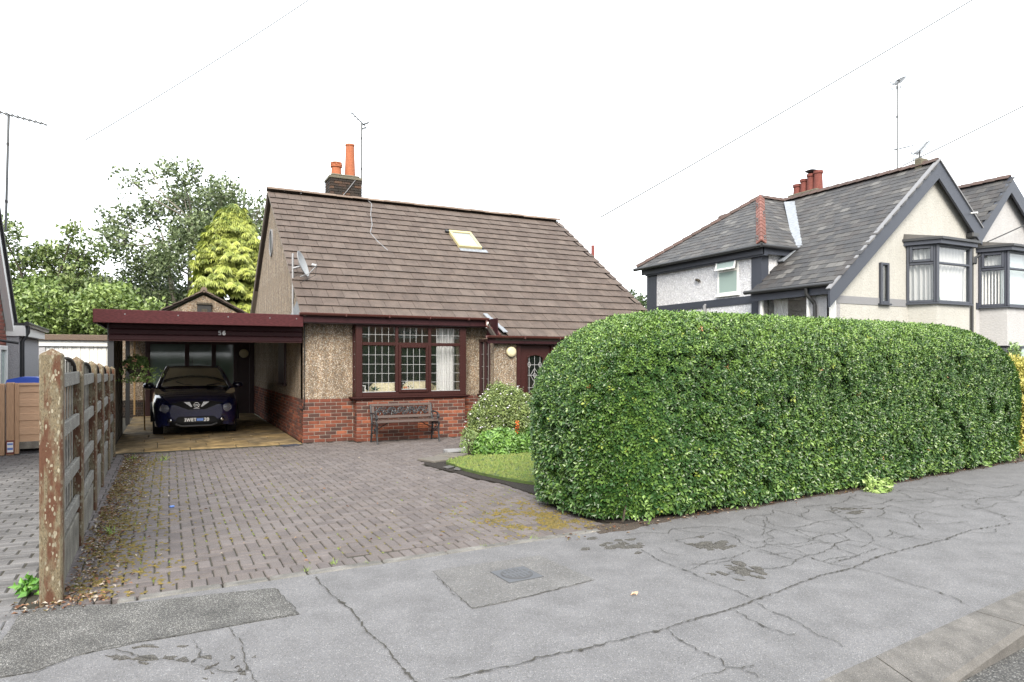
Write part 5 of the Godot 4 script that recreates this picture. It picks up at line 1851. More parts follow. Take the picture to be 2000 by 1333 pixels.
	for s in [-0.2, 0.2]:
		g = G.new()
		g.tube([V3(-2.35 + s, 0.1, -15.98), V3(-2.35 + s * 1.3, 0.1, -15.98)], 0.1, 12)
		part(bn, "wheel", g, M.tyre)
	# dark wooden fence beside the passage
	var pf = thing("passage_fence", "weathered grey fence boards between the extension and the garage", "fence", V3(-2.7, 0, -21.5))
	for k in 7:
		g = G.new()
		g.bx(-3.4 + k * 0.1, 0, -21.52, -3.31 + k * 0.1, 1.75, -21.5 + 0.01 * (k % 2), 0.004)
		part(pf, "board", g, M.greyboard)

# ---------------------------------------------------------------- trees and plants
func clump(n: int, l: float, w: float, spread: float, droop := 0.0) -> ArrayMesh:
	var g = G.new()
	for k in n:
		var d = V3(rnd(-1, 1), rnd(-1, 1), rnd(-1, 1)).normalized()
		var up = V3(rnd(-1, 1), rnd(-1, 1), rnd(-1, 1)).normalized()
		if absf(up.dot(d)) > 0.8:
			up = V3(d.y, -d.x, d.z * 0.3).normalized()
		g.leaf(V3(rnd(-1, 1), rnd(-1, 1), rnd(-1, 1)) * spread, (d - Vector3.UP * droop).normalized(), up, l * rnd(0.7, 1.2), w * rnd(0.8, 1.2), 0.2)
	return g.mesh()

func blob_leaves(blobs: Array, per: float, xf: Array, cc: Array, c0: Color, c1: Color, fill := 0.45) -> void:
	var nz = FastNoiseLite.new()
	nz.seed = rng.randi() % 1000
	nz.frequency = 0.55
	for b in blobs:
		var c: Vector3 = b[0]
		var r: float = b[1]
		var n = int(per * r * r * r)
		for k in n:
			var d = V3(rng.randfn(), rng.randfn(), rng.randfn()).normalized()
			var p = c + d * r * pow(rnd(0, 1), fill) * V3(1, 0.85, 1)
			var q = nz.get_noise_3dv(p)
			if q < -0.12 + rnd(-0.12, 0.12):
				continue
			xf.append(Transform3D(Basis.from_euler(V3(rnd(0, TAU), rnd(0, TAU), rnd(0, TAU))) * Basis.from_scale(Vector3.ONE * rnd(0.7, 1.3)), p))
			cc.append(c0.lerp(c1, clampf(rnd(-0.2, 0.9) + q * 0.7, 0, 1)))

func tree(called: String, label: String, at: Vector3, stems: Array, blobs: Array, per: float, c0: Color, c1: Color, leaf: ArrayMesh, bark: Material, fill := 0.45) -> void:
	var t = thing(called, label, "tree", at, "")
	var g = G.new()
	for s in stems:
		g.tube(s[0], s[1], 7)
	for b in blobs:
		var best: Vector3 = stems[0][0][-1]
		for s in stems:
			for p in s[0]:
				if p.y < b[0].y and p.distance_to(b[0]) < best.distance_to(b[0]):
					best = p
		var mid: Vector3 = best.lerp(b[0], 0.55) + V3(rnd(-0.2, 0.2), -0.15, rnd(-0.2, 0.2))
		g.tube([best, mid, b[0]], [0.055, 0.035, 0.015], 5)
		for k in 5:
			var e: Vector3 = b[0] + V3(rnd(-1, 1), rnd(-0.2, 1), rnd(-1, 1)).normalized() * b[1] * 0.9
			g.tube([mid.lerp(b[0], rnd(0.2, 1)), mid.lerp(e, 0.6) + V3(0, 0.1, 0), e], [0.02, 0.013, 0.006], 4, false)
	part(t, "trunk", g, bark)
	var xf = []
	var cc = []
	blob_leaves(blobs, per, xf, cc, c0, c1, fill)
	stuff(t, "crown", leaf, M.leaf, xf, cc)

func build_trees() -> void:
	var r = V3(cos(0.466), 0, sin(0.466))
	var f = V3(sin(0.466), 0, -cos(0.466))
	var leaf = clump(8, 0.2, 0.115, 0.24)
	# the tall tree with three pale stems
	var o = V3(0.6, -0.3, -37.8)
	var blobs = []
	for b in [[-3.0, 8.9, 0.9], [-1.7, 9.6, 1.0], [-2.6, 7.6, 1.0], [-1.9, 10.7, 0.8], [-0.6, 10.5, 1.15], [0.6, 11.0, 0.9], [1.2, 9.8, 1.2], [2.3, 10.1, 1.0], [3.3, 9.5, 1.1], [4.2, 9.0, 1.0], [4.9, 8.2, 0.9], [-0.2, 8.8, 1.4], [1.3, 8.2, 1.3], [2.6, 8.1, 1.2], [-1.4, 7.2, 1.2], [-2.4, 6.1, 1.0], [0.2, 6.9, 1.1], [3.8, 7.1, 1.0], [-1.2, 5.2, 1.0], [0.9, 5.4, 0.8], [-3.3, 5.0, 0.9], [-1.9, 11.5, 0.6]]:
		blobs.append([o + r * b[0] + f * rnd(-1.6, 1.6) + Vector3.UP * b[1], b[2] * 1.05])
	var stems = []
	for s in [[-0.15, -0.9, 7.9], [0.15, 0.5, 9.0], [0.45, 1.5, 8.3]]:
		var b0: Vector3 = o + r * (s[0] * 1.6)
		stems.append([[b0, b0 + Vector3.UP * 2.5 + r * s[0] * 0.6, b0 + Vector3.UP * 4.7 + r * s[0] * 1.0, o + r * (s[1] * 0.7) + Vector3.UP * 6.3, o + r * s[1] + Vector3.UP * s[2]], [0.2, 0.16, 0.135, 0.1, 0.04]])
	tree("garden_tree", "tall airy tree with three pale stems behind the carport, left of the golden conifer", o, stems, blobs, 104, Color(0.065, 0.095, 0.042), Color(0.19, 0.24, 0.115), leaf, M.bark, 0.4)
	# bushier trees to its left
	var specs = [
		["broad_tree", "broad bushy tree with a ragged top above the white garage door", V3(-5.2, 0, -35.5), [[-1.6, 5.0, 1.2], [-0.6, 6.2, 1.1], [0.6, 5.9, 1.2], [1.6, 6.5, 0.8], [-0.2, 4.6, 1.5], [1.7, 5.0, 1.3], [-1.9, 3.7, 1.3], [0.9, 3.4, 1.6], [-0.6, 7.3, 0.7], [2.5, 4.0, 1.2], [-1.2, 7.0, 0.6], [1.9, 7.2, 0.5]], 160, Color(0.07, 0.11, 0.032), Color(0.20, 0.255, 0.085)],
		["leafy_tree", "light green leafy tree low behind the left end of the carport fascia", V3(-2.6, 0, -31.5), [[-1.4, 3.6, 1.2], [0.0, 3.9, 1.2], [1.2, 3.6, 1.1], [0.6, 2.7, 1.3], [-0.9, 2.6, 1.3], [2.1, 3.3, 0.9]], 240, Color(0.085, 0.135, 0.032), Color(0.22, 0.30, 0.085)],
		["leafy_tree", "dark green tree filling the gap under the tall pale stems", V3(-1.2, 0, -41.0), [[-1.5, 4.8, 1.5], [0.2, 4.4, 1.5], [1.7, 4.3, 1.3], [3.0, 4.6, 1.3], [-2.6, 5.6, 1.2], [0.7, 5.9, 1.0], [4.0, 4.2, 1.2]], 170, Color(0.04, 0.065, 0.025), Color(0.115, 0.155, 0.065)],
		["leafy_tree", "green tree beside the brick house gable, hill showing behind it", V3(-7.6, 0, -33.0), [[-0.6, 2.6, 1.0], [0.9, 3.2, 1.0], [1.9, 3.2, 1.2], [-1.5, 2.2, 1.0], [0.3, 2.0, 1.2], [2.6, 4.2, 1.0]], 230, Color(0.08, 0.13, 0.03), Color(0.19, 0.26, 0.075)],
		["roadside_tree", "small round tree top showing right of the tiled roof above the hedge", V3(24.6, 0, -33.0), [[-0.9, 4.2, 1.0], [0.3, 4.9, 1.1], [0.9, 4.0, 1.1], [-0.3, 5.4, 0.7], [0.1, 3.0, 1.2]], 230, Color(0.03, 0.055, 0.02), Color(0.08, 0.12, 0.045)],
	]
	for s in specs:
		blobs = []
		for b in s[3]:
			blobs.append([s[2] + r * b[0] + f * rnd(-1.2, 1.2) + Vector3.UP * b[1], b[2]])
		tree(s[0], s[1], s[2], [[[s[2], s[2] + Vector3.UP * 1.6 + r * 0.15, s[2] + Vector3.UP * 3.6], [0.16, 0.12, 0.05]]], blobs, s[4], s[5], s[6], leaf, M.darkbark, 0.42)
	# golden conifer
	var c = V3(2.5, 0, -32.4)
	var t = thing("golden_conifer", "golden yellow conifer with drooping sprays against the bungalow gable", "tree", c)
	var g = G.new()
	g.tube([c, c + Vector3.UP * 5, c + Vector3.UP * 7.8], [0.2, 0.12, 0.03], 8)
	part(t, "trunk", g, M.darkbark)
	g = G.new()
	for k in 9:
		var a = -1.1 + 2.2 * k / 8.0
		var d = V3(sin(a) * 0.8, -0.55 + 0.25 * cos(a * 2.0), cos(a)).normalized()
		g.leaf(d * 0.03, d, (Vector3.UP + V3(rnd(-0.4, 0.4), 0, rnd(-0.4, 0.4))).normalized(), rnd(0.22, 0.36), 0.06, 0.1)
		g.leaf(d * 0.16 + V3(0, -0.02, 0), (d + V3(rnd(-0.6, 0.6), -0.5, 0)).normalized(), V3(rnd(-0.4, 0.4), 0.8, 0.6).normalized(), rnd(0.12, 0.2), 0.045, 0.1)
	var spray = g.mesh()
	var xf = []
	var cc = []
	# boughs: each a spreading drooping tongue of sprays
	for k in 620:
		var y = 2.2 + 6.3 * pow(rnd(0, 1), 1.05)
		var tt = clampf((y - 2.0) / 6.5, 0, 1)
		var a = rnd(0, TAU)
		var rad = 2.35 * pow(1.0 - tt, 0.6) * rnd(0.66, 1.18) * (1.0 + 0.13 * sin(a * 3.0 + y * 1.7) + 0.1 * sin(a * 5.0 - y * 2.9)) + 0.05
		var dir = V3(cos(a), 0, sin(a))
		for j in 17:
			var q = sqrt(rnd(0.05, 1.0))
			var p = c + dir * rad * (0.35 + 0.65 * q) + V3(-dir.z, 0, dir.x) * rng.randfn(0, 0.16) * (0.5 + q) + Vector3.UP * (y + 0.18 * q - 0.34 * q * q * q + rng.randfn(0, 0.05))
			xf.append(Transform3D(Basis(Vector3.UP, PI / 2 - a + rnd(-0.6, 0.6)) * Basis(Vector3.RIGHT, rnd(0.0, 0.6)) * Basis.from_scale(Vector3.ONE * rnd(0.7, 1.25)), p))
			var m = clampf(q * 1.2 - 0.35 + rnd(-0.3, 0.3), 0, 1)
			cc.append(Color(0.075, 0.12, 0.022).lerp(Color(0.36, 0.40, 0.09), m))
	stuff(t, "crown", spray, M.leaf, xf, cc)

func build_street_behind() -> void:
	# what the panes of the bungalow mirror: the other side of the road
	var h = thing("brick_house", "red brick house with white windows across the road, mirrored in the bay panes", "house", V3(14, 0, 21))
	var g = G.new()
	g.bx(6, 0, 18, 24, 5.2, 26)
	part(h, "wall", g, M.redbrick1)
	g = G.new()
	g.prism([Vector2(-17.7, 5.1), Vector2(-26.4, 5.1), Vector2(-22, 8.6)], V3(5.6, 0, 0), Vector3.FORWARD, Vector3.UP, 18.8, Vector3.RIGHT)
	part(h, "roof", g, M.slate2)
	for k in 5:
		for y in [0.9, 3.3]:
			var x = 7.2 + k * 3.4
			var w = framed(h, "window", V3(x + 1.7, 0, 17.95), V3(x, 0, 17.95), y, y + 1.3, y + 0.9, M.white, M.darkglass, false, 0.09)
	var hd = thing("far_hedge", "dark hedge on the other side of the road, mirrored in the windows", "hedge", V3(10, 0, 11))
	var xf = []
	var cc = []
	var lf = clump(9, 0.12, 0.07, 0.16)
	for k in 9000:
		var p = V3(rnd(-8, 30), 0, rnd(9.6, 11.4))
		p.y = rnd(0.3, 2.1)
		if rnd(0, 1) < 0.8:
			p.z = 9.6 + absf(rng.randfn(0, 0.12))
		xf.append(Transform3D(Basis.from_euler(V3(rnd(0, TAU), rnd(0, TAU), 0)), p))
		cc.append(Color(0.03, 0.07, 0.015).lerp(Color(0.09, 0.15, 0.03), rnd(0, 1)))
	stuff(hd, "foliage", lf, M.leaf, xf, cc)
	g = G.new()
	g.bx(-8, 0, 9.9, 30, 1.95, 11.2)
	part(hd, "dark_core", g, M.core)

# ---------------------------------------------------------------- fence on the left
func build_fence() -> void:
	var z = [-5.70, -7.36, -9.03, -10.63, -12.34, -13.95]
	var x = [-0.73, -0.755, -0.785, -0.835, -0.875, -0.905]
	var hgt = [1.735, 1.69, 1.65, 1.62, 1.585, 1.555]
	var f = thing("garden_fence", "weathered wooden panel fence between lichened concrete posts beside the drive", "fence", V3(-0.8, 0, -9.8))
	for i in 6:
		var g = G.new()
		var c = 0.012
		var hw = 0.068 if i == 0 else 0.055
		var hd = 0.06
		g.box(V3(x[i], hgt[i] * 0.5 - 0.05, z[i]), V3(hw * 2, hgt[i] + 0.1, hd * 2), c)
		# weathered cap
		var t = V3(x[i], hgt[i] + 0.035, z[i])
		var q = []
		for s in [[-1, 1], [1, 1], [1, -1], [-1, -1]]:
			q.append(V3(x[i] + s[0] * (hw - c), hgt[i] - 0.001, z[i] + s[1] * (hd - c)))
		for k in 4:
			g.tri(q[k], q[(k + 1) % 4], t)
		part(f, "concrete_post", g, M.post)
	for i in 5:
		var a = V3(x[i], 0, z[i] - 0.06)
		var b = V3(x[i + 1], 0, z[i + 1] + 0.06)
		var d = (b - a).normalized()
		var l = a.distance_to(b)
		var nn = V3(-d.z, 0, d.x)
		if nn.x < 0:
			nn = -nn
		var top: float = lerpf(hgt[i], hgt[i + 1], 0.5) - 0.02
		var bs = Basis(nn, Vector3.UP, nn.cross(Vector3.UP))
		var pn = Node3D.new()
		put(f, pn, "fence_panel")
		var g = G.new()
		g.box((a + b) * 0.5 + V3(0, 0.13, 0) + nn * 0.0, V3(0.05, 0.36, l), 0.006, bs)
		part(pn, "gravel_board", g, M.gravelboard)
		var n = 16
		for k in n:
			g = G.new()
			var t = (k + 0.5) / n
			var dome = 0.13 * sqrt(maxf(0.0, 1.0 - pow(absf(t * 2.0 - 1.0), 2.2)))
			var y1 = top - 0.13 + dome
			g.box(a + d * l * t - nn * (0.018 + 0.008 * (k % 2)) + V3(0, (0.3 + y1) * 0.5, 0), V3(0.013, y1 - 0.3, l / n + 0.012), 0.003, bs * Basis(Vector3.UP, 0.07))
			part(pn, "board", g, M.greyboard)
		for y in [0.42, 0.76, 1.16, 1.54]:
			g = G.new()
			var yy: float = y * top / 1.7
			g.box(a + d * l * 0.5 + nn * 0.012 + V3(0, yy, 0), V3(0.036, 0.11, l - 0.01), 0.006, bs)
			part(pn, "rail", g, M.greywood)
		g = G.new()
		var prev = Vector3.ZERO
		for k in 15:
			var t = k / 14.0
			var p: Vector3 = a + d * l * t + V3(0, top - 0.115 + 0.13 * sqrt(maxf(0.0, 1.0 - pow(absf(t * 2.0 - 1.0), 2.2))), 0) - nn * 0.012
			if k:
				g.bar(prev, p, 0.045, 0.016, 0.003)
			prev = p
		part(pn, "cap_rail", g, M.capwood)

# ---------------------------------------------------------------- hedges and shrubs
func build_hedges() -> void:
	var lf = []
	for s in 2:
		var g = G.new()
		for k in 7:
			var a = k * 2.4 + s
			var e = 0.25 + 0.5 * k / 7.0
			var d = V3(cos(a) * cos(e), sin(e), sin(a) * cos(e)).normalized()
			var up = (Vector3.UP * 1.2 - d * 0.5 + V3(rnd(-0.3, 0.3), 0, rnd(-0.3, 0.3))).normalized()
			g.leaf(V3(0, 0.008 * k, 0) + d * 0.006, d, up, rnd(0.03, 0.042), rnd(0.018, 0.025), 0.2)
		lf.append(g.mesh())
	var h = thing("clipped_hedge", "large clipped green hedge with rounded top along the pavement", "hedge", V3(8.49, 0, -6.88))
	var ctr = h.position
	var t = V3(1, 0, -0.087).normalized()
	var s = V3(0.087, 0, 1).normalized()
	var Lh = 4.70
	var Wh = 0.9
	var nz = FastNoiseLite.new()
	nz.seed = 31
	nz.frequency = 0.9
	nz.fractal_octaves = 4
	var tm = func(y: float) -> float:
		if y > 1.1:
			return Lh - 1.45 * (1.0 - sqrt(maxf(0.0, 1.0 - pow((y - 1.1) / 1.12, 2.0))))
		return Lh - 0.13 * pow((1.1 - y) / 1.1, 2.0)
	var tr = func(y: float) -> float:
		if y > 1.1:
			return 4.8 - 2.2 * (1.0 - sqrt(maxf(0.0, 1.0 - pow((y - 1.1) / 1.12, 2.0))))
		return 4.8 - 0.13 * pow((1.1 - y) / 1.1, 2.0)
	var wm = func(y: float) -> float:
		if y > 1.5:
			return Wh - 0.6 * (1.0 - sqrt(maxf(0.0, 1.0 - pow((y - 1.5) / 0.73, 2.0))))
		return Wh - 0.05 * pow((1.55 - y) / 1.5, 2.0)
	# near-black inner core, the shade between the leaves put into its colour
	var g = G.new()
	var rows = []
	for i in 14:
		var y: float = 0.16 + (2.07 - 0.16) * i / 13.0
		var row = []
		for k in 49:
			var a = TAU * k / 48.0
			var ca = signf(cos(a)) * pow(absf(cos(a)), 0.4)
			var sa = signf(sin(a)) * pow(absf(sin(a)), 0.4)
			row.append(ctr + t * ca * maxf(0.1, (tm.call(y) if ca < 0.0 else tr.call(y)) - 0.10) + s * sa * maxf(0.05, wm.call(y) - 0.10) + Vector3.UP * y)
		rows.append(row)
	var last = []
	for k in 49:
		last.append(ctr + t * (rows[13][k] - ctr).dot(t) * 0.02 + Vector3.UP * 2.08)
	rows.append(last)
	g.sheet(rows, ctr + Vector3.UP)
	part(h, "dark_core", g, M.core)
	g = G.new()
	for k in 46:
		var a = rnd(-4.6, 4.6)
		var p = ctr + t * a + s * rnd(0.2, 0.72)
		g.tube([p, p + V3(rnd(-0.1, 0.1), 0.25, rnd(-0.05, 0.1)), p + V3(rnd(-0.2, 0.2), 0.6, 0)], [0.014, 0.01, 0.006], 5, false)
	part(h, "stems", g, M.darkbark)
	var holes = [V3(-3.95, 1.48, 0.06), V3(-4.0, 1.36, 0.045), V3(-3.9, 0.5, 0.09), V3(-3.55, 0.42, 0.11), V3(-2.2, 0.66, 0.07), V3(-1.2, 0.5, 0.06)]
	for k in 12:
		holes.append(V3(rnd(-4.2, 4.0), rnd(0.15, 1.2), rnd(0.03, 0.07)))
	var sets = [[[], []], [[], []]]
	var n = 0
	while n < 84000:
		# a point on the box, moved inward until it meets the rounded body
		var f = rnd(0, 1)
		var p: Vector3
		var dn: Vector3
		if f < 0.58:
			p = V3(rnd(-Lh, Lh), rnd(0.06, 2.23), Wh)
			dn = V3(0, 0, -1)
		elif f < 0.64:
			p = V3(rnd(-Lh, Lh), rnd(1.2, 2.23), -Wh)
			dn = V3(0, 0, 1)
		elif f < 0.86:
			p = V3(rnd(-Lh, Lh), 2.23, rnd(-Wh, Wh))
			dn = V3(0, -1, 0)
		elif f < 0.97:
			p = V3(-Lh, rnd(0.06, 2.23), rnd(-Wh, Wh))
			dn = V3(1, 0, 0)
		else:
			p = V3(Lh, rnd(0.3, 2.23), rnd(-Wh, Wh))
			dn = V3(-1, 0, 0)
		var ok = false
		for k in 70:
			if p.y < 2.22:
				var a: float = tm.call(p.y) if p.x < 0.0 else tr.call(p.y)
				var b: float = wm.call(p.y)
				if pow(absf(p.x / a), 5.0) + pow(absf(p.z / b), 5.0) < 1.0:
					ok = true
					break
			p += dn * 0.02
		if not ok:
			continue
		var gone = false
		if dn.z < 0.0 and p.y < 1.8:
			for q in holes:
				gone = gone or Vector2(p.x - q.x, (p.y - q.y) * 1.4).length() < q.z
		if gone:
			continue
		# outward direction, roughly
		var a0: float = tm.call(p.y) if p.x < 0.0 else tr.call(p.y)
		var b0: float = wm.call(p.y)
		var out = V3(signf(p.x) * pow(absf(p.x / a0), 9.0), 0, signf(p.z) * pow(absf(p.z / b0), 9.0))
		out.y = (2.2 if dn.y < 0 else 0.25) * clampf((p.y - 1.3), 0.0, 1.0)
		out = (out + V3(0, 0.02, 0)).normalized()
		var q = nz.get_noise_3dv(p)
		var sunk = 0.045 * q * clampf(2.2 - p.y, 0.2, 1.0) + rnd(-0.02, 0.055)
		if p.y < 1.75 and q < -0.22:
			if rnd(0, 1) < 0.6:
				continue
			sunk += 0.06
		p -= out * sunk
		var w = ctr + t * p.x + s * p.z + Vector3.UP * p.y
		var yd = (t * out.x + s * out.z + Vector3.UP * (out.y + 0.35) + V3(rnd(-1, 1), rnd(-0.7, 0.9), rnd(-1, 1)) * 0.6).normalized()
		var xd = yd.cross(V3(rnd(-1, 1), rnd(-1, 1), rnd(-1, 1))).normalized()
		var b2 = Basis(xd, yd, xd.cross(yd))
		var fresh = clampf(rnd(-0.6, 0.75) + 0.85 * clampf(p.y - 1.5, 0, 0.8) + q * 0.25, 0, 1)  # random new growth; the lighter top also carries light from above in its colour
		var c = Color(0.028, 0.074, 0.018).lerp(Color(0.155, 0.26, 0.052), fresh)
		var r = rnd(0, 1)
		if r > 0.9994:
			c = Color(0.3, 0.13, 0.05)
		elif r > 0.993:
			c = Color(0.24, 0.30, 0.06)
		var k2 = n % 2
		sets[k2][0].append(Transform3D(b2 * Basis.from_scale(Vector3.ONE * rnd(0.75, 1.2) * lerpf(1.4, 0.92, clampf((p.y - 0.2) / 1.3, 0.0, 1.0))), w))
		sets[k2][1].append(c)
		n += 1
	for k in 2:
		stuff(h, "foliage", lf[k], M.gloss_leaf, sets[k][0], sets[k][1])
	# young shoots at the foot
	var xf = []
	var cc = []
	for k in 300:
		var a = rnd(-4.5, 4.2)
		if nz.get_noise_1d(a * 9.0) < 0.05:
			continue
		var w = ctr + t * a + s * (Wh + rng.randfn(0.0, 0.05)) + Vector3.UP * rnd(0.03, 0.26)
		xf.append(Transform3D(Basis(V3(rnd(-1, 1), 0.5, rnd(-1, 1)).normalized(), rnd(0, 2.0)) * Basis.from_scale(Vector3.ONE * rnd(1.0, 1.6)), w))
		cc.append(Color(0.12, 0.22, 0.05).lerp(Color(0.22, 0.32, 0.1), rnd(0, 1)))
	stuff(h, "shoots", lf[0], M.gloss_leaf, xf, cc)

func bush(called: String, label: String, cat: String, at: Vector3, rad: Vector3, n: int, leaf: ArrayMesh, m: Material, c0: Color, c1: Color, core := 0.72) -> Node3D:
	var b = thing(called, label, cat, at)
	var nz = FastNoiseLite.new()
	nz.seed = int(at.x * 100)
	nz.frequency = 1.6
	var g = G.new()
	var rows = []
	for i in 9:
		var row = []
		for k in 17:
			var a = TAU * k / 16.0
			var e = -0.2 + (PI / 2 + 0.2) * i / 8.0
			row.append(at + V3(cos(a) * cos(e) * rad.x, 0.15 + maxf(0.0, sin(e)) * (rad.y - 0.15), sin(a) * cos(e) * rad.z) * V3(core, core, core))
		rows.append(row)
	g.sheet(rows, at)
	if core > 0.0:
		part(b, "dark_core", g, M.core)
	g = G.new()
	var thin = clampf(rad.y, 0.15, 1.0)
	for k in (24 if rad.y > 0.3 else 5):
		var a = rnd(0, TAU)
		var e = at + V3(cos(a) * rad.x * 0.8, rad.y * rnd(0.5, 0.95), sin(a) * rad.z * 0.8)
		g.tube([at + V3(cos(a) * 0.1, 0, sin(a) * 0.1) * thin, at.lerp(e, 0.5) + V3(0, 0.1, 0) * thin, e], [0.012 * thin, 0.009 * thin, 0.004 * thin], 4, false)
	part(b, "stems", g, M.darkbark)
	var xf = []
	var cc = []
	while xf.size() < n:
		var d = V3(rng.randfn(), rng.randfn(), rng.randfn()).normalized()
		if d.y < -0.15:
			continue
		var q = nz.get_noise_3dv(at + d * 2.0)
		var k = 1.0 + 0.16 * q - absf(rng.randfn(0, 0.09))
		var p = at + V3(d.x * rad.x, d.y * rad.y, d.z * rad.z) * k
		p.y = maxf(p.y, 0.06)
		if q < -0.25 and rnd(0, 1) < 0.5:
			continue
		var yd = (d + V3(rnd(-1, 1), rnd(-0.4, 1), rnd(-1, 1)) * 0.7).normalized()
		var xd = yd.cross(V3(rnd(-1, 1), rnd(-1, 1), rnd(-1, 1))).normalized()
		xf.append(Transform3D(Basis(xd, yd, xd.cross(yd)) * Basis.from_scale(Vector3.ONE * rnd(0.7, 1.2)), p))
		cc.append(c0.lerp(c1, clampf(rnd(-0.3, 1.0) + q * 0.5, 0, 1)))
	stuff(b, "foliage", leaf, m, xf, cc)
	return b

func build_garden() -> void:
	var lf = clump(8, 0.05, 0.024, 0.035)
	var b = bush("flowering_shrub", "rounded shrub with pale leaves and tiny white flowers in front of the porch", "shrub", V3(5.75, 0.02, -11.7), V3(0.82, 1.2, 0.75), 5200, lf, M.leaf, Color(0.07, 0.105, 0.03), Color(0.23, 0.295, 0.095), 0.6)
	var g = G.new()
	for k in 5:
		var a = TAU * k / 5.0
		g.leaf(Vector3.ZERO, V3(cos(a), 0.35, sin(a)).normalized(), Vector3.UP, 0.017, 0.014, 0.1)
	var fl = g.mesh()
	var xf = []
	var cc = []
	for k in 650:
		var d = V3(rng.randfn() - 0.4, rng.randfn(), rng.randfn()).normalized()
		if d.y < -0.05:
			continue
		var p = b.position + V3(d.x * 0.84, d.y * 1.22, d.z * 0.77) * rnd(0.93, 1.04)
		xf.append(Transform3D(Basis(V3(rnd(-1, 1), rnd(-1, 1), rnd(-1, 1)).normalized(), rnd(0, 2)) * Basis.from_scale(Vector3.ONE * rnd(0.8, 1.6)), p))
		cc.append(Color(0.72, 0.68, 0.72).lerp(Color(0.6, 0.56, 0.68), rnd(0, 1)))
	stuff(b, "blossoms", fl, M.blade, xf, cc)
	var lf2 = clump(9, 0.075, 0.04, 0.05)
	bush("leafy_plant", "low bright green leafy plant at the foot of the flowering shrub", "plant", V3(5.35, 0.02, -11.05), V3(0.5, 0.42, 0.35), 900, lf2, M.leaf, Color(0.05, 0.12, 0.02), Color(0.15, 0.28, 0.05), 0.0)
	bush("leafy_plant", "low bright green leafy plant spreading towards the big hedge over the lawn", "plant", V3(6.15, 0.02, -11.1), V3(0.55, 0.5, 0.35), 1000, lf2, M.leaf, Color(0.045, 0.11, 0.02), Color(0.13, 0.25, 0.05), 0.0)
	bush("pale_weed", "thin pale green upright weed at the left foot of the flowering shrub", "plant", V3(4.85, 0.02, -11.3), V3(0.14, 0.42, 0.14), 70, clump(6, 0.06, 0.012, 0.04), M.leaf, Color(0.16, 0.25, 0.08), Color(0.25, 0.34, 0.14), 0.0)
	# orange red flower spike
	var o = thing("orange_flower", "orange red flower spike glowing low in the flowering shrub", "flower", V3(5.62, 0, -10.95))
	g = G.new()
	g.tube([V3(5.62, 0.05, -10.95), V3(5.60, 0.55, -10.93)], 0.006, 5)
	part(o, "stem", g, M.bingreen)
	g = G.new()
	for k in 34:
		var a = k * 2.4
		var y = 0.36 + 0.26 * k / 34.0
		g.leaf(V3(5.605, y, -10.935), V3(cos(a), rnd(-0.5, 0.5), sin(a)).normalized(), Vector3.UP, 0.05, 0.03, 0.2)
	part(o, "petals", g, M.orange)
	# golden shrub right of the hedge
	bush("golden_shrub", "golden yellow leaved shrub at the right edge behind the hedge end", "shrub", V3(15.3, 0, -7.7), V3(1.9, 1.72, 0.9), 7000, clump(8, 0.06, 0.035, 0.05), M.leaf, Color(0.28, 0.27, 0.06), Color(0.60, 0.54, 0.17), 0.8)
	bush("tall_weed", "pale green shoot rising out of the golden shrub", "plant", V3(15.75, 1.2, -8.0), V3(0.16, 0.85, 0.16), 90, clump(6, 0.09, 0.035, 0.05), M.leaf, Color(0.12, 0.2, 0.06), Color(0.22, 0.32, 0.13), 0.0)
	# weeds
	var lf3 = clump(7, 0.075, 0.04, 0.03)
	bush("dock_weed", "small bright green weed at the foot of the nearest concrete post", "weed", V3(-0.9, 0.0, -5.95), V3(0.06, 0.1, 0.05), 10, lf3, M.leaf, Color(0.07, 0.2, 0.03), Color(0.14, 0.3, 0.05), 0.0)
	bush("fallen_sprig", "pale green sprig lying on the pavement below the hedge", "sprig", V3(8.2, 0.0, -5.75), V3(0.16, 0.14, 0.12), 26, clump(7, 0.1, 0.05, 0.04), M.leaf, Color(0.2, 0.3, 0.08), Color(0.3, 0.4, 0.14), 0.0)
	g = G.new()
	for k in 16:
		var a = rnd(0, TAU)
		var d = V3(cos(a) * rnd(0.2, 1.0), 1, sin(a) * rnd(0.2, 1.0)).normalized()
		var q = V3(rnd(-0.03, 0.03), 0, rnd(-0.03, 0.03))
		var sd = V3(-sin(a), 0, cos(a)) * 0.003
		g.tri(q - sd, q + sd, q + d * rnd(0.04, 0.1))
	var tuft = g.mesh()
	var first = true
	for e in [[1.22, -5.72, 0.8, "small grass tuft in the drive joints near the manhole side of the edging", 0], [0.98, -5.63, 0.7, "grass tuft on the pale edging stones above the asphalt patch corner", 0], [1.46, -5.58, 0.6, "lowest grass tuft on the edging beside the long crack", 0], [3.06, -5.66, 1.0, "grass tuft at the right end of the edging by the hedge corner", 0], [2.55, -5.62, 0.7, "thin grass tuft on the edging right of the middle", 0], [-0.5, -7.7, 1.6, "longer grass clump growing beside the second concrete post", 0], [-0.55, -13.3, 2.0, "grass clump at the far end of the fence by the carport slabs", 0], [-0.1, -13.0, 2.2, "flat grass clump on the drive in front of the carport slabs", 0]]:
		var t = inst(self, "grass_tuft", tuft, M["blade_green"] if M.has("blade_green") else mat("blade_green", L(0.17, 0.25, 0.05), 0.8), Transform3D(Basis(Vector3.UP, rnd(0, TAU)) * Basis.from_scale(V3(e[2] * 1.2, e[2] * 0.8, e[2] * 1.2)), V3(e[0], 0, e[1])))
		tag(t, e[3], "grass", "grass tufts in the drive")

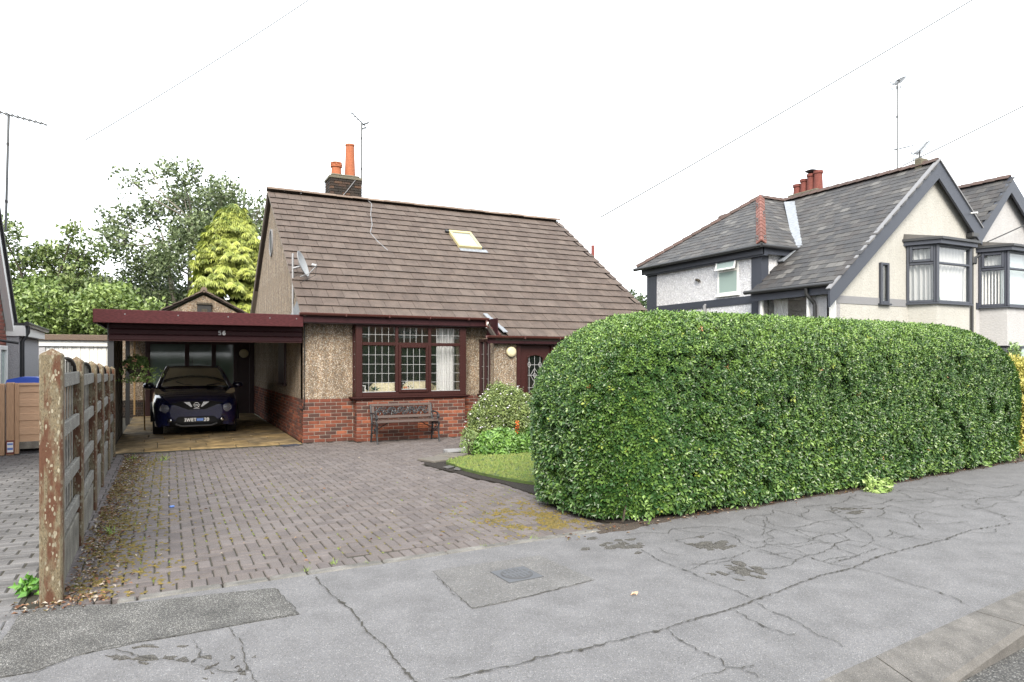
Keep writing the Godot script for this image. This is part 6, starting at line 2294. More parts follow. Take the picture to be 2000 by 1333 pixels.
# ---------------------------------------------------------------- car
func build_car() -> void:
	var at = V3(0.55, 0.0, -18.85)
	var c = thing("parked_car", "dark blue compact car with round headlights parked nose out under the carport", "car", at)
	var O = at
	# lower body: stations from the nose back, each a half section from the sill up to the middle
	var st = [
		[2.07, [0.30, 0.30], [0.50, 0.42], [0.54, 0.56], [0.50, 0.70], [0.32, 0.745], [0, 0.76]],
		[2.02, [0.60, 0.25], [0.66, 0.42], [0.68, 0.58], [0.62, 0.75], [0.40, 0.80], [0, 0.82]],
		[1.90, [0.76, 0.22], [0.80, 0.42], [0.80, 0.60], [0.75, 0.80], [0.50, 0.875], [0, 0.90]],
		[1.70, [0.82, 0.22], [0.865, 0.42], [0.87, 0.68], [0.81, 0.89], [0.55, 0.95], [0, 0.97]],
		[1.40, [0.83, 0.22], [0.885, 0.45], [0.885, 0.76], [0.82, 0.955], [0.58, 1.0], [0, 1.02]],
		[0.98, [0.83, 0.22], [0.88, 0.45], [0.885, 0.86], [0.80, 1.03], [0.6, 1.07], [0, 1.09]],
		[0.70, [0.83, 0.22], [0.87, 0.45], [0.88, 0.92], [0.80, 1.06], [0.6, 1.08], [0, 1.09]],
		[-0.4, [0.83, 0.22], [0.87, 0.45], [0.88, 0.96], [0.80, 1.08], [0.6, 1.08], [0, 1.08]],
		[-1.3, [0.83, 0.24], [0.885, 0.45], [0.89, 1.0], [0.80, 1.12], [0.6, 1.12], [0, 1.12]],
		[-1.85, [0.78, 0.3], [0.84, 0.5], [0.82, 0.98], [0.72, 1.1], [0.5, 1.1], [0, 1.1]],
		[-2.06, [0.6, 0.36], [0.7, 0.5], [0.68, 0.9], [0.6, 1.0], [0.4, 1.0], [0, 1.0]]]
	var rows = []
	for s in st:
		var row = []
		for k in range(1, 7):
			row.append(O + V3(s[k][0], s[k][1], s[0]))
		for k in range(5, 0, -1):
			row.append(O + V3(-s[k][0], s[k][1], s[0]))
		rows.append(row)
	var g = G.new()
	g.sheet(rows, O + V3(0, 0.5, 0))
	for e in [0, rows.size() - 1]:
		for k in range(1, 10):
			g.tri(rows[e][0], rows[e][k], rows[e][k + 1], V3(0, 0, 1 if e == 0 else -1))
	part(c, "body", g, M.paint)
	# greenhouse
	var wb = []
	var pts = [[0.70, 1.09, 1.05], [0.655, 1.26, 0.74], [0.61, 1.41, 0.44], [0.565, 1.50, 0.22]]
	for p in pts:
		var row = []
		for k in 13:
			var t = k / 6.0 - 1.0
			row.append(O + V3(p[0] * t, p[1] + 0.012 * (1 - t * t), p[2] + 0.09 * (1.0 - t * t) - 0.05))
		wb.append(row)
	g = G.new()
	g.sheet(wb, O + V3(0, 0.9, -0.5))
	part(c, "windscreen", g, M.carglass)
	g = G.new()
	var rr = []
	for p in [[0.565, 1.50, 0.22], [0.56, 1.545, -0.1], [0.56, 1.56, -0.6], [0.55, 1.53, -1.2], [0.52, 1.45, -1.65]]:
		var row = []
		for k in 13:
			var t = k / 6.0 - 1.0
			row.append(O + V3(p[0] * 1.02 * t, p[1] + 0.03 * (1 - t * t) - 0.01, p[2] + (0.09 * (1.0 - t * t) - 0.05 if p[2] > 0 else 0.0)))
		rr.append(row)
	g.sheet(rr, O + V3(0, 0.9, -0.6))
	part(c, "roof", g, M.paint)
	for s in [-1.0, 1.0]:
		g = G.new()
		g.tube([O + V3(s * 0.78, 1.04, 1.06), O + V3(s * 0.70, 1.27, 0.70), O + V3(s * 0.64, 1.42, 0.40), O + V3(s * 0.585, 1.51, 0.17), O + V3(s * 0.575, 1.55, -0.5), O + V3(s * 0.56, 1.5, -1.3), O + V3(s * 0.7, 1.1, -1.85)], [0.055, 0.042, 0.038, 0.035, 0.035, 0.04, 0.06], 7)
		g.tube([O + V3(s * 0.8, 1.06, -0.3), O + V3(s * 0.59, 1.53, -0.35)], 0.04, 6)
		part(c, "pillar", g, M.paint)
		g = G.new()
		g.quad(O + V3(s * 0.785, 1.07, 0.95), O + V3(s * 0.79, 1.08, -1.6), O + V3(s * 0.58, 1.49, -1.3), O + V3(s * 0.595, 1.49, 0.2))
		part(c, "side_glass", g, M.carglass)
		# mirror
		g = G.new()
		var mrow = []
		for i in 7:
			var row = []
			var e = -PI / 2 + PI * i / 6.0
			for k in 11:
				var a = TAU * k / 10.0
				row.append(O + V3(s * 0.98 + cos(e) * cos(a) * 0.125, 1.10 + cos(e) * sin(a) * 0.085, 0.62 + sin(e) * 0.085))
			mrow.append(row)
		g.sheet(mrow, O + V3(s * 0.98, 1.10, 0.62))
		g.bar(O + V3(s * 0.8, 1.04, 0.66), O + V3(s * 0.92, 1.07, 0.64), 0.05, 0.04, 0.01)
		part(c, "wing_mirror", g, M.paint)
		# round headlight
		var xf = Transform3D(Basis(Vector3.UP, s * 0.42) * Basis(Vector3.RIGHT, PI / 2 - 0.08), O + V3(s * 0.615, 0.625, 1.985))
		g = G.new()
		g.lathe([Vector2(0.125, -0.06), Vector2(0.125, 0.02), Vector2(0.112, 0.035), Vector2(0.1, 0.02)], 24, xf)
		var hl = part(c, "headlight", g, M.chrome)
		g = G.new()
		g.lathe([Vector2(0.1, 0.02), Vector2(0.085, -0.02), Vector2(0.05, -0.05), Vector2(0, -0.055)], 24, xf)
		for k in 3:
			var a = k * TAU / 3.0 + 0.5
			g.lathe([Vector2(0.036, -0.05), Vector2(0.036, -0.01), Vector2(0.028, -0.03), Vector2(0, -0.035)], 12, xf * Transform3D(Basis(), V3(cos(a) * 0.045, 0, sin(a) * 0.045)))
		part(hl, "reflector", g, M.reflector)
		g = G.new()
		g.lathe([Vector2(0.108, 0.028), Vector2(0.08, 0.055), Vector2(0.04, 0.068), Vector2(0, 0.072)], 24, xf)
		part(hl, "lens", g, M.lamp_glass)
		# high slim lamp on the wing
		g = G.new()
		g.prism([Vector2(0, 0.0), Vector2(0.34, -0.16), Vector2(0.30, -0.06), Vector2(0.13, 0.10), Vector2(0.02, 0.12)], O + V3(s * 0.83, 0.935, 1.45), (V3(-s * 0.9, 0.02, 0.55)).normalized(), V3(0, 0.75, -0.62).normalized(), 0.05, V3(s * 0.35, 0.62, 0.7).normalized())
		part(c, "position_lamp", g, M.amber)
		# fog lamp
		var fx = Transform3D(Basis(Vector3.UP, s * 0.25) * Basis(Vector3.RIGHT, PI / 2), O + V3(s * 0.53, 0.37, 2.07))
		g = G.new()
		g.lathe([Vector2(0.055, -0.05), Vector2(0.05, 0.012), Vector2(0.04, 0.016), Vector2(0.034, 0.004)], 16, fx)
		part(c, "fog_lamp", g, M.plastic)
		g = G.new()
		g.lathe([Vector2(0.036, 0.004), Vector2(0.02, 0.012), Vector2(0, 0.014)], 16, fx)
		part(c, "fog_lens", g, M.chrome)
		# bright bars of the grille
		g = G.new()
		g.prism([Vector2(s * 0.26, 0.775), Vector2(s * 0.14, 0.775), Vector2(s * 0.085, 0.665), Vector2(s * 0.115, 0.665)] if s < 0 else [Vector2(0.115, 0.665), Vector2(0.085, 0.665), Vector2(0.14, 0.775), Vector2(0.26, 0.775)], O + V3(0, 0, 2.09), Vector3.RIGHT, Vector3.UP, 0.018, Vector3.BACK)
		part(c, "grille_bar", g, M.chrome)
		# wheel arch and wheels
		for z in [1.22, -1.25]:
			g = G.new()
			var arc = []
			for k in 13:
				var a = PI * k / 12.0
				arc.append(O + V3(s * 0.885, 0.33 + sin(a) * 0.40, z + cos(a) * 0.42))
			g.tube(arc, 0.035, 6)
			part(c, "wheel_arch", g, M.plastic)
			g = G.new()
			var wx = Transform3D(Basis(Vector3.BACK, PI / 2), O + V3(s * 0.775, 0.33, z))
			g.lathe([Vector2(0.2, -0.105), Vector2(0.31, -0.105), Vector2(0.33, -0.085), Vector2(0.33, 0.085), Vector2(0.31, 0.105), Vector2(0.2, 0.105)], 28, wx)
			var w = part(c, "wheel", g, M.tyre)
			g = G.new()
			g.lathe([Vector2(0.2, -0.08), Vector2(0.2, 0.08), Vector2(0.06, 0.06), Vector2(0, 0.06)], 16, wx)
			part(w, "rim", g, M.steel)
	# black grille, lower mouth and skirts
	g = G.new()
	g.prism([Vector2(-0.56, 0.745), Vector2(-0.40, 0.70), Vector2(-0.17, 0.605), Vector2(0.17, 0.605), Vector2(0.40, 0.70), Vector2(0.56, 0.745), Vector2(0.3, 0.785), Vector2(-0.3, 0.785)], O + V3(0, 0, 2.03), Vector3.RIGHT, Vector3.UP, 0.06, Vector3.BACK)
	part(c, "grille", g, M.plastic)
	g = G.new()
	var lip = []
	for r in [[0.2, 2.03], [0.235, 2.12], [0.33, 2.115], [0.44, 2.09], [0.455, 2.05]]:
		var row = []
		for k in 13:
			var t = k / 6.0 - 1.0
			row.append(O + V3(0.80 * t, r[0] + 0.05 * t * t, r[1] - 0.34 * pow(absf(t), 3.6)))
		lip.append(row)
	g.sheet(lip, O + V3(0, 0.35, 1.0))
	part(c, "bumper", g, M.plastic)
	g = G.new()
	g.tube([O + V3(-0.42, 0.29, 2.1), O + V3(-0.3, 0.245, 2.13), O + V3(0.3, 0.245, 2.13), O + V3(0.42, 0.29, 2.1)], 0.02, 7)
	part(c, "bumper_lip", g, M.darkgutter)
	for s in [-1.0, 1.0]:
		g = G.new()
		g.bx(O.x + s * 0.80, 0.2, O.z - 0.8, O.x + s * 0.895, 0.36, O.z + 0.8, 0.02)
		part(c, "sill", g, M.plastic)
	# emblem: ring with a bar
	g = G.new()
	var ring = []
	for k in 25:
		ring.append(O + V3(cos(TAU * k / 24.0) * 0.058, 0.705 + sin(TAU * k / 24.0) * 0.052, 2.106))
	g.tube(ring, 0.011, 6, false)
	g.box(O + V3(0, 0.705, 2.108), V3(0.15, 0.024, 0.012), 0.003)
	part(c, "emblem", g, M.chrome)
	g = G.new()
	g.bx(O.x - 0.06, 0.622, O.z + 2.09, O.x + 0.06, 0.638, O.z + 2.1)
	part(c, "emblem_bar", g, M.chrome)
	# number plate: pale letters on dark with a blue field
	g = G.new()
	g.bx(O.x - 0.26, 0.325, O.z + 2.115, O.x + 0.26, 0.435, O.z + 2.13, 0.004)
	var np = part(c, "number_plate", g, M.black)
	var f = SystemFont.new()
	f.font_names = PackedStringArray(["Droid Sans"])
	f.font_weight = 700
	for e in [["IWET", -0.125], ["20", 0.2]]:
		var tx = TextMesh.new()
		tx.font = f
		tx.text = e[0]
		tx.font_size = 32
		tx.pixel_size = 0.0031
		tx.depth = 0.004
		inst(np, "plate_letters", tx, M.platewhite, Transform3D(Basis(), O + V3(e[1], 0.38, 2.133)))
	g = G.new()
	g.bx(O.x + 0.0, 0.352, O.z + 2.13, O.x + 0.135, 0.41, O.z + 2.134, 0.002)
	part(np, "plate_field", g, M.plateblue)
	# inside
	g = G.new()
	g.bx(O.x - 0.7, 0.9, O.z + 0.35, O.x + 0.7, 1.06, O.z + 0.8, 0.04)
	g.tube([O + V3(0.22, 1.08, 0.33), O + V3(0.5, 1.08, 0.33)], 0.015, 6)
	for s in [-0.36, 0.36]:
		g.box(O + V3(s, 0.95, -0.25), V3(0.48, 0.7, 0.14), 0.05)
		g.box(O + V3(s, 1.36, -0.28), V3(0.24, 0.16, 0.08), 0.03)
	g.bx(O.x - 0.7, 0.6, O.z - 1.5, O.x + 0.7, 1.1, O.z - 1.3)
	part(c, "seats", g, M.plastic)
	g = G.new()
	g.tube([O + V3(0.0, 1.57, -0.9), O + V3(0.0, 1.78, -1.05)], 0.006, 5)
	part(c, "car_aerial", g, M.black)
	g = G.new()
	for s in [-1.0, 1.0]:
		g.tube([O + V3(s * 0.15 + 0.1, 1.115, 1.06), O + V3(s * 0.36 + 0.1, 1.14, 1.0), O + V3(s * 0.5 + 0.1, 1.2, 0.88)], 0.009, 5)
	part(c, "wipers", g, M.black)

# ---------------------------------------------------------------- bench
func build_bench() -> void:
	var at = V3(4.40, 0, -13.72)
	var b = thing("garden_bench", "slatted garden bench with cast iron scrollwork back against the brick base", "bench", at)
	var g = G.new()
	for s in [-0.66, 0.66]:
		g = G.new()
		# back leg runs up into the back post, front leg, arm and seat rail
		g.tube([at + V3(s, 0, -0.22), at + V3(s, 0.2, -0.17), at + V3(s, 0.40, -0.14), at + V3(s, 0.55, -0.2), at + V3(s, 0.78, -0.27)], [0.017, 0.02, 0.024, 0.022, 0.02], 7)
		g.tube([at + V3(s, 0, 0.28), at + V3(s, 0.12, 0.24), at + V3(s, 0.3, 0.22), at + V3(s, 0.40, 0.25)], [0.016, 0.018, 0.022, 0.024], 7)
		g.tube([at + V3(s, 0.395, -0.15), at + V3(s, 0.385, 0.0), at + V3(s, 0.40, 0.27)], 0.02, 6)
		g.tube([at + V3(s, 0.60, -0.22), at + V3(s, 0.61, 0.0), at + V3(s, 0.60, 0.16), at + V3(s, 0.55, 0.25), at + V3(s, 0.50, 0.24), at + V3(s, 0.49, 0.19), at + V3(s, 0.53, 0.17)], 0.017, 7)
		g.tube([at + V3(s, 0.40, 0.22), at + V3(s, 0.48, 0.14), at + V3(s, 0.58, 0.14)], 0.014, 6)
		var curl = []
		for k in 15:
			var a = k * 0.5
			curl.append(at + V3(s, 0.28 + cos(a) * (0.07 - 0.004 * k), 0.05 + sin(a) * (0.09 - 0.005 * k)))
		g.tube(curl, 0.011, 5)
		g.tube([at + V3(s, 0.2, -0.17), at + V3(s, 0.22, 0.05), at + V3(s, 0.2, 0.235)], 0.012, 5)
		part(b, "bench_end", g, M.iron)
	for k in 6:
		g = G.new()
		g.box(at + V3(0, 0.425 + 0.006 * absf(k - 2.5), -0.13 + k * 0.072), V3(1.30, 0.024, 0.056), 0.006)
		part(b, "seat_slat", g, M.bench_wood)
	var tilt = Basis(Vector3.RIGHT, -0.24)
	var bo = at + V3(0, 0.66, -0.235)
	for e in [[0.105, 0.055], [-0.145, 0.06]]:
		g = G.new()
		g.box(bo + tilt * V3(0, e[0], 0), V3(1.30, e[1], 0.03), 0.006, tilt)
		part(b, "back_rail", g, M.bench_wood)
	for s in [-0.62, 0.62]:
		g = G.new()
		g.box(bo + tilt * V3(s, -0.02, 0), V3(0.06, 0.2, 0.028), 0.006, tilt)
		part(b, "back_stile", g, M.bench_wood)
	# scrollwork of stems, roses and leaves
	g = G.new()
	for k in 11:
		var x = -0.55 + k * 0.11
		var sg = 1.0 if k % 2 else -1.0
		var w = []
		for j in 12:
			var t = j / 11.0
			w.append(bo + tilt * V3(x + t * 0.17 - 0.085, sg * 0.075 * sin(t * TAU * 0.75) - 0.02, 0))
		g.tube(w, 0.011, 5)
		var q = []
		for j in 11:
			var a = j * 0.62
			q.append(bo + tilt * V3(x + cos(a) * (0.045 - 0.003 * j), -0.02 + sg * 0.035 + sin(a) * (0.045 - 0.003 * j), 0.004))
		g.tube(q, 0.011, 5)
		for j in 4:
			var a = j * 1.57 + k
			g.leaf(bo + tilt * V3(x + cos(a) * 0.03, -0.02 - sg * 0.03, 0.004), tilt * V3(cos(a), sin(a), 0.1).normalized(), tilt * V3(0, 0, 1), 0.065, 0.042, 0.2)
	g.tube([bo + tilt * V3(-0.6, -0.02, 0), bo + tilt * V3(0.6, -0.02, 0)], 0.006, 5)
	part(b, "scrollwork", g, M.iron)
	g = G.new()
	for s in [-1.0, 1.0]:
		g.tube([at + V3(s * 0.655, 0.24, -0.02), at + V3(s * 0.36, 0.405, -0.02)], 0.011, 6)
	part(b, "braces", g, M.iron)

# ---------------------------------------------------------------- fittings: lamps, dish, aerials, wires, what stands in the window
func aerial(called: String, label: String, foot: Vector3, top: Vector3, boom: Vector3, n: int, el: float, back := 0.25, two := false) -> Node3D:
	var o = thing(called, label, "aerial", foot)
	var g = G.new()
	g.tube([foot, top], 0.024, 6)
	part(o, "mast", g, M.aerial)
	g = G.new()
	var a = top - boom * back + Vector3.UP * 0.02
	var b = top + boom * (1.0 - back) + Vector3.UP * 0.02
	g.tube([a, b], 0.016, 5)
	part(o, "boom", g, M.aerial)
	var side = boom.cross(Vector3.UP).normalized()
	for k in n:
		g = G.new()
		var p = a.lerp(b, (k + 0.5) / n)
		var l = el * (1.0 - 0.35 * k / n)
		g.tube([p - side * l * 0.5, p + side * l * 0.5], 0.0105, 4)
		part(o, "element", g, M.aerial)
	g = G.new()
	var up = side.cross(boom).normalized()
	for s in [-1.0, 1.0]:
		var q: Vector3 = a + up * 0.09 * s
		for j in [-1.0, 0.0, 1.0]:
			g.tube([q - side * el * 0.4 + up * j * 0.03, q + side * el * 0.4 + up * j * 0.03], 0.009, 4)
		g.tube([q - side * el * 0.4 - up * 0.05, q - side * el * 0.4 + up * 0.05], 0.009, 4)
		g.tube([q + side * el * 0.4 - up * 0.05, q + side * el * 0.4 + up * 0.05], 0.009, 4)
	part(o, "reflector", g, M.aerial)
	g = G.new()
	for y in [0.25, 0.75]:
		g.box(foot.lerp(top, y), V3(0.05, 0.06, 0.05), 0.006)
	part(o, "clamps", g, M.darkgutter)
	return o

func wire(label: String, pts: Array, sag: float) -> void:
	var g = G.new()
	var q = []
	for k in 25:
		var t = k / 24.0
		q.append(pts[0].lerp(pts[1], t) - Vector3.UP * sag * 4.0 * t * (1 - t))
	g.tube(q, 0.0125 if label.contains("upper left") else 0.017, 5)
	var w = part(self, "overhead_wire", g, M.darkgutter)
	tag(w, label, "wire", "overhead wires")

func build_fittings() -> void:
	var g = G.new()
	for e in [[V3(6.8, 1.89, -13.6), "round cream wall light on the pebbledash left of the front door", 0.115], [V3(2.13, 1.93, -23.28), "round pale wall light on the dark wall behind the parked car", 0.14]]:
		var w = thing("wall_light", e[1], "wall light", e[0], "round wall lights")
		g = G.new()
		var xf = Transform3D(Basis(Vector3.RIGHT, PI / 2), e[0])
		g.lathe([Vector2(e[2], 0.0), Vector2(e[2], 0.05), Vector2(e[2] * 0.93, 0.075), Vector2(e[2] * 0.6, 0.095), Vector2(0, 0.1)], 24, xf)
		part(w, "lamp_shade", g, M.cream)
		g = G.new()
		g.lathe([Vector2(e[2] + 0.008, 0.0), Vector2(e[2] + 0.008, 0.015), Vector2(e[2], 0.015)], 24, xf)
		part(w, "base", g, M.upvc_dark)
	# satellite dish on the left gable
	var d = thing("satellite_dish", "grey satellite dish on a pole at the left roof verge", "satellite dish", V3(2.36, 2.62, -15.1))
	g = G.new()
	g.tube([V3(2.36, 2.62, -15.1), V3(2.36, 3.98, -15.1)], 0.022, 8)
	g.tube([V3(2.36, 3.2, -15.1), V3(2.46, 3.2, -15.1)], 0.018, 6)
	g.tube([V3(2.36, 2.8, -15.1), V3(2.46, 2.8, -15.1)], 0.018, 6)
	part(d, "pole", g, M.galv)
	var ax = V3(0.86, 0.32, 0.42).normalized()
	var xd = ax.cross(Vector3.UP).normalized()
	var df = Transform3D(Basis(xd, ax, xd.cross(ax)), V3(2.5, 3.74, -15.0))
	g = G.new()
	g.lathe([Vector2(0, 0), Vector2(0.1, 0.008), Vector2(0.2, 0.034), Vector2(0.275, 0.066), Vector2(0.285, 0.066), Vector2(0.28, 0.055), Vector2(0.2, 0.022), Vector2(0.1, -0.006), Vector2(0, -0.012)], 28, df)
	part(d, "dish", g, M.dish)
	g = G.new()
	g.tube([V3(2.36, 3.66, -15.1), V3(2.5, 3.7, -15.02)], 0.025, 6)
	var lnb = df * V3(0, 0.36, 0) + V3(0, -0.14, 0)
	g.tube([df * V3(0, 0.0, 0) + V3(0, -0.26, 0), df * V3(0, 0.2, 0) + V3(0, -0.25, 0), lnb], 0.012, 6)
	g.tube([lnb, lnb - ax * 0.1 + V3(0, 0.05, 0)], [0.03, 0.035], 8)
	part(d, "arm", g, M.galv)
	g = G.new()
	g.tube([lnb, lnb + V3(-0.02, -0.2, 0), lnb + V3(-0.25, -0.33, 0.0), V3(2.42, 3.3, -15.08), V3(2.36, 2.9, -15.08)], 0.006, 4)
	part(d, "cable", g, M.black)
	# aerials
	aerial("roof_aerial", "thin aerial on a mast beside the bungalow chimney", V3(4.93, 6.75, -19.4), V3(4.93, 8.5, -19.4), V3(-0.45, 0.25, 0.2), 5, 0.3)
	aerial("roof_aerial", "long many element aerial at the left edge above the brick house", V3(-2.92, 4.3, -16.75), V3(-2.88, 6.62, -16.8), V3(1.2, -0.28, 0.3), 12, 0.42, 0.45)
	var tall = aerial("roof_aerial", "tallest aerial mast behind the cream house gable", V3(19.39, 6.0, -13), V3(19.39, 9.95, -13), V3(0.7, 0.45, -0.2), 7, 0.3, 0.2)
	g = G.new()
	g.tube([V3(19.15, 7.95, -13.05), V3(19.39, 8.0, -13), V3(20.15, 8.22, -13.0)], 0.014, 5)
	for k in 7:
		g.tube([V3(19.5 + k * 0.09, 8.03 + k * 0.026, -13.16), V3(19.5 + k * 0.09, 8.03 + k * 0.026, -12.84)], 0.009, 4)
	part(tall, "lower_boom", g, M.aerial)
	aerial("roof_aerial", "short aerial leaning right beside the tallest mast", V3(20.55, 6.8, -13), V3(20.45, 8.05, -13), V3(0.9, 0.62, -0.2), 11, 0.3, 0.25)
	# wires
	wire("overhead wire crossing the sky at the upper left", [V3(6.4, 14.4, -19.2), V3(-2.2, 8.2, -23.6)], 0.15)
	wire("long overhead wire slanting down towards the right of the bungalow roof", [V3(26.5, 16.0, -9.0), V3(11.3, 5.9, -16.7)], 0.1)
	wire("overhead wire slanting down to the aerials of the cream house", [V3(25.5, 11.0, -9.5), V3(19.5, 7.5, -12.9)], 0.05)
	wire("short wire slanting down to the white gable at the right edge", [V3(26.0, 7.6, -9.4), V3(19.75, 4.85, -10.85)], 0.05)
	# curtain and things behind the bay window
	var cu = thing("net_curtain", "white curtain hanging at the right side of the bay window", "curtain", V3(5.55, 0.95, -14.38))
	curtain(cu, V3(5.36, 0, -14.42), V3(5.74, 0, -14.36), 0.96, 2.44, 0.045, 4.5)
	var cv = thing("net_curtain", "white curtain edge at the left side of the bay window", "curtain", V3(3.6, 0.95, -14.35))
	curtain(cv, V3(3.55, 0, -14.48), V3(3.66, 0, -14.42), 0.96, 2.44, 0.03, 2.0)
	g = G.new()
	g.bx(3.5, 0.86, -14.62, 5.9, 0.93, -14.2, 0.01)
	var sh = part(self, "window_shelf", g, M.white)
	tag(sh, "pale shelf inside the foot of the bay window", "shelf")
	var so = thing("sofa", "cream sofa seen through the bay window above the sill", "sofa", V3(4.7, 0.05, -15.5))
	for e in [["seat", 3.95, 0.1, -15.6, 5.45, 0.55, -14.8, 0.08], ["back", 3.95, 0.5, -15.0, 4.68, 1.2, -14.76, 0.1], ["back", 4.72, 0.5, -15.0, 5.45, 1.22, -14.76, 0.1], ["armrest", 3.72, 0.1, -15.6, 3.96, 1.08, -14.78, 0.1], ["armrest", 5.44, 0.1, -15.6, 5.68, 1.12, -14.78, 0.1]]:
		g = G.new()
		g.bx(e[1], e[2], e[3], e[4], e[5], e[6], e[7])
		part(so, e[0], g, M.sofa)
	var va = thing("flower_vase", "orange and white flower arrangement in the middle of the bay window", "flowers", V3(4.68, 0.93, -14.35))
	g = G.new()
	g.lathe([Vector2(0, 0.93), Vector2(0.07, 0.93), Vector2(0.085, 0.97), Vector2(0.06, 1.0)], 14, Transform3D(Basis(), V3(4.68, 0, -14.35)))
	part(va, "vase", g, M.white)
	for e in [[M.orange, 22, 4.62, 1.07, 0.06], [M.white, 16, 4.74, 1.1, 0.07], [M.bingreen, 16, 4.72, 1.08, 0.09], [M.white, 6, 4.60, 1.2, 0.05]]:
		g = G.new()
		for k in e[1]:
			var dd = V3(rnd(-1, 1), rnd(-0.6, 1), rnd(-1, 1)).normalized()
			g.leaf(V3(e[2], e[3], -14.34) + dd * e[4] * 0.5, dd, V3(dd.y, -dd.x, 0.3).normalized(), 0.05, 0.04, 0.2)
		part(va, "petals" if e[0] != M.bingreen else "leaves", g, e[0])
	var po = thing("pot_plant", "small white flowered pot plant in the left pane of the bay window", "pot plant", V3(3.95, 0.93, -14.36))
	g = G.new()
	g.lathe([Vector2(0, 0.93), Vector2(0.045, 0.93), Vector2(0.06, 1.02), Vector2(0.05, 1.02)], 12, Transform3D(Basis(), V3(3.95, 0, -14.36)))
	part(po, "pot", g, M.black)
	g = G.new()
	for k in 22:
		var dd = V3(rnd(-1, 1), rnd(0.1, 1.4), rnd(-1, 1)).normalized()
		g.leaf(V3(3.95, 1.03, -14.36) + dd * 0.03, dd, V3(-dd.y, dd.x, 0.3).normalized(), rnd(0.08, 0.14), 0.03, 0.2)
	part(po, "leaves", g, M.bingreen)
	for e in [[3.66, "white framed picture standing at the left end of the bay window shelf", 0.11, 0.24], [5.42, "small picture frame standing under the curtain in the bay window", 0.07, 0.13]]:
		var pf = thing("picture_frame", e[1], "picture frame", V3(e[0], 0.93, -14.33))
		g = G.new()
		for s in [-1.0, 1.0]:
			g.bx(e[0] + s * e[2] * 0.5 - 0.01, 0.93, -14.34, e[0] + s * e[2] * 0.5 + 0.01, 0.93 + e[3], -14.32)
		g.bx(e[0] - e[2] * 0.5, 0.93 + e[3] - 0.02, -14.34, e[0] + e[2] * 0.5, 0.93 + e[3], -14.32)
		part(pf, "frame", g, M.white)
		g = G.new()
		g.bx(e[0] - e[2] * 0.5, 0.935, -14.345, e[0] + e[2] * 0.5, 0.92 + e[3], -14.338)
		part(pf, "picture", g, M.roomdark if e[2] > 0.1 else M.amber)
	# hanging basket
	var hb = thing("hanging_basket", "hanging basket of green leaves and pale flowers under the carport beam", "hanging basket", V3(-0.58, 1.5, -15.4))
	var hc = hb.position
	g = G.new()
	for k in 3:
		var a = TAU * k / 3.0
		g.tube([hc + V3(cos(a) * 0.16, 0.1, sin(a) * 0.16), hc + V3(0, 0.62, 0)], 0.005, 4)
	g.tube([hc + V3(0, 0.62, 0), hc + V3(0, 0.9, 0)], 0.006, 4)
	part(hb, "chains", g, M.stick)
	g = G.new()
	g.lathe([Vector2(0, -0.14), Vector2(0.09, -0.11), Vector2(0.155, 0.0), Vector2(0.17, 0.1), Vector2(0.15, 0.1), Vector2(0, 0.08)], 16, Transform3D(Basis(), hc))
	part(hb, "basket", g, M.darkbark)
	var xf = []
	var cc = []
	for k in 420:
		var dd = V3(rng.randfn(), rng.randfn(), rng.randfn()).normalized()
		var p = hc + V3(dd.x * 0.2, 0.15 + dd.y * 0.14, dd.z * 0.2) * rnd(0.75, 1.05)
		if k > 300:
			p = hc + V3(rng.randfn(0.05, 0.17), rnd(-0.22, 0.05), rng.randfn(0, 0.12))
		xf.append(Transform3D(Basis.from_euler(V3(rnd(0, TAU), rnd(0, TAU), 0)), p))
		cc.append(Color(0.05, 0.10, 0.025).lerp(Color(0.17, 0.25, 0.07), rnd(0, 1) if k < 300 else rnd(0.6, 1.3)))
	stuff(hb, "leaves", clump(6, 0.055, 0.032, 0.03), M.leaf, xf, cc)
	g = G.new()
	for k in 40:
		var dd = V3(rnd(-1, 1), rnd(-1, 1), rnd(-1, 1)).normalized()
		var cq: Vector3 = hc + [V3(-0.02, 0.2, 0.24), V3(0.1, 0.05, 0.25), V3(-0.14, 0.1, 0.24)][k % 3]
		g.leaf(cq + dd * 0.015, dd, V3(dd.y, -dd.x, 0.4).normalized(), 0.045, 0.035, 0.2)
	part(hb, "petals", g, M.pink)

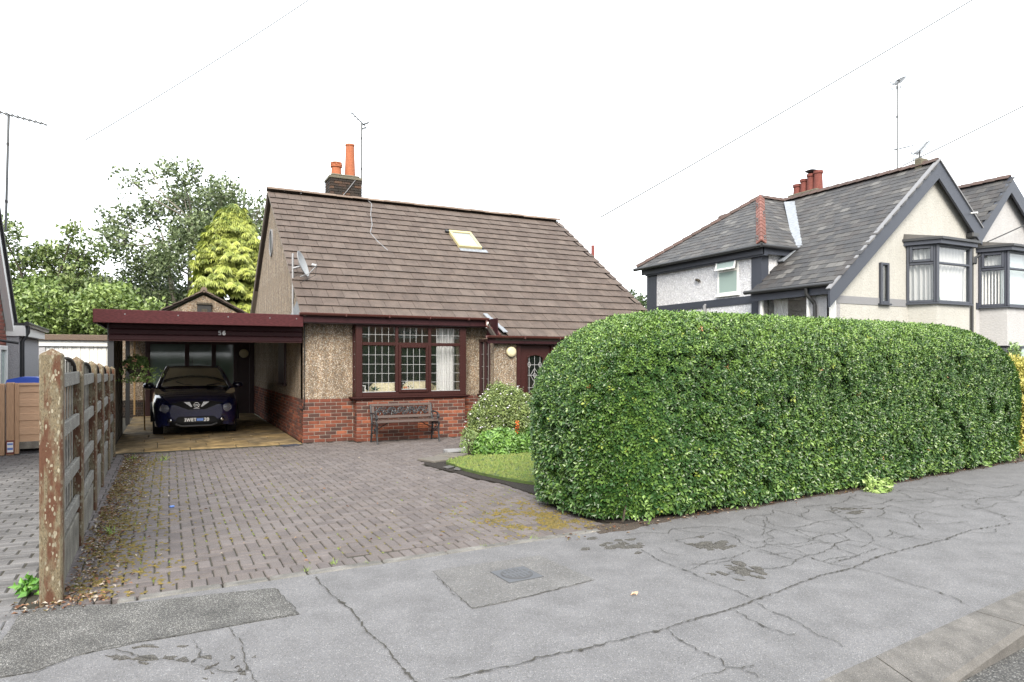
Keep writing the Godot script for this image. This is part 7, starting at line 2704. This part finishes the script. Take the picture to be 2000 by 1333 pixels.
func build_small_things() -> void:
	var g = G.new()
	# manhole cover set in the pavement
	var c = V3(2.44, 0, -4.77)
	var mc = thing("manhole_cover", "square metal cover with a round chequered lid set in the pavement", "manhole cover", c)
	var bs = Basis(Vector3.UP, 0.05)
	g = G.new()
	g.box(c + V3(0, 0.0, 0), V3(0.3, 0.02, 0.3), 0.003, bs)
	part(mc, "frame", g, M.manhole)
	g = G.new()
	for k in 4:
		var b2 = bs * Basis(Vector3.UP, k * PI / 2)
		g.box(c + b2 * V3(0.152, 0.0, 0), V3(0.006, 0.016, 0.31), 0.0, b2)
	g.lathe([Vector2(0.128, 0.0105), Vector2(0.128, 0.0125), Vector2(0.0, 0.0125)], 40, Transform3D(Basis(), c))
	part(mc, "gap", g, M.manhole_dark)
	g = G.new()
	g.lathe([Vector2(0.12, 0.0125), Vector2(0.119, 0.0145), Vector2(0.0, 0.0145)], 40, Transform3D(Basis(), c))
	part(mc, "lid", g, M.manhole_dark)
	for i in range(-3, 4):
		for j in range(-3, 4):
			if Vector2(i, j).length() * 0.034 < 0.105:
				g = G.new()
				g.box(c + bs * V3(i * 0.034, 0.0155, j * 0.034), V3(0.027 if absi(j) > 0 else 0.034, 0.006, 0.027), 0.002, bs)
				part(mc, "stud", g, M.manhole)
	# odds and ends
	g = G.new()
	g.box(V3(0.03, 0.012, -8.75), V3(0.05, 0.02, 0.03), 0.004, Basis(Vector3.UP, 0.5))
	var bl = part(self, "wrapper", g, M.plateblue)
	tag(bl, "tiny blue and white wrapper lying among the leaves on the drive", "litter")
	g = G.new()
	g.leaf(V3(2.95, 0.005, -3.98), V3(0.8, 0.25, 0.4).normalized(), Vector3.UP, 0.045, 0.03, 0.5)
	g.leaf(V3(2.99, 0.004, -3.96), V3(0.3, 0.4, -0.6).normalized(), Vector3.UP, 0.04, 0.03, 0.4)
	var dl = part(self, "dry_leaf", g, M.newwood)
	tag(dl, "single curled dry leaf lying on the open pavement", "leaf")
	g = G.new()
	g.prism([Vector2(-0.3, 0), Vector2(0.3, 0), Vector2(0.27, 0.07), Vector2(-0.28, 0.075)], V3(4.75, 0.01, -11.62), Vector3.RIGHT, V3(0, 0.8, -0.6), 0.02)
	g.bx(4.45, 0.01, -11.62, 4.5, 0.07, -11.55)
	var tr = part(self, "plastic_edging", g, M.greyband)
	tag(tr, "grey plastic edging piece lying on the dark soil by the shrub", "edging")
	for e in [[4.02, -9.95, 0.6, "grey slate scrap farther from the pavement on the soil by the lawn corner"], [4.08, -9.72, 1.0, "grey slate scrap nearest the pavement on the soil by the lawn corner"]]:
		g = G.new()
		g.box(V3(e[0] - 0.12, 0.03, e[1]), V3(0.2, 0.012, 0.1), 0.003, Basis(Vector3.UP, e[2]) * Basis(Vector3.RIGHT, 0.15))
		var s = part(self, "slate_scrap", g, M.slate3)
		tag(s, e[3], "slate")
	g = G.new()
	g.box(V3(2.15, 0.01, -14.1), V3(0.34, 0.02, 0.18), 0.004, Basis(Vector3.UP, 0.25))
	var pl = part(self, "drain_cover", g, M.anthracite2)
	tag(pl, "dark grey drain cover on the drive below the house corner", "drain")
	# timber standing in the carport
	g = G.new()
	g.bar(V3(-0.52, 0.0, -18.6), V3(-0.56, 1.75, -18.7), 0.03, 0.03, 0.004)
	var st = part(self, "timber_prop", g, M.stick)
	tag(st, "thin timber prop standing under the hanging basket", "timber")
	g = G.new()
	g.bx(-0.93, 0.1, -22.9, -0.88, 2.35, -22.85, 0.004)
	var sb = part(self, "timber_batten", g, M.stick)
	tag(sb, "yellowish upright batten at the back left corner of the carport", "timber")
	g = G.new()
	g.leaf(V3(5.1, -0.105, -2.15), V3(0.8, 0.1, 0.3).normalized(), Vector3.UP, 0.07, 0.05, 0.3)
	var rl = part(self, "road_leaf", g, M.pink)
	tag(rl, "pinkish fallen leaf in the gutter at the lower right corner", "leaf")
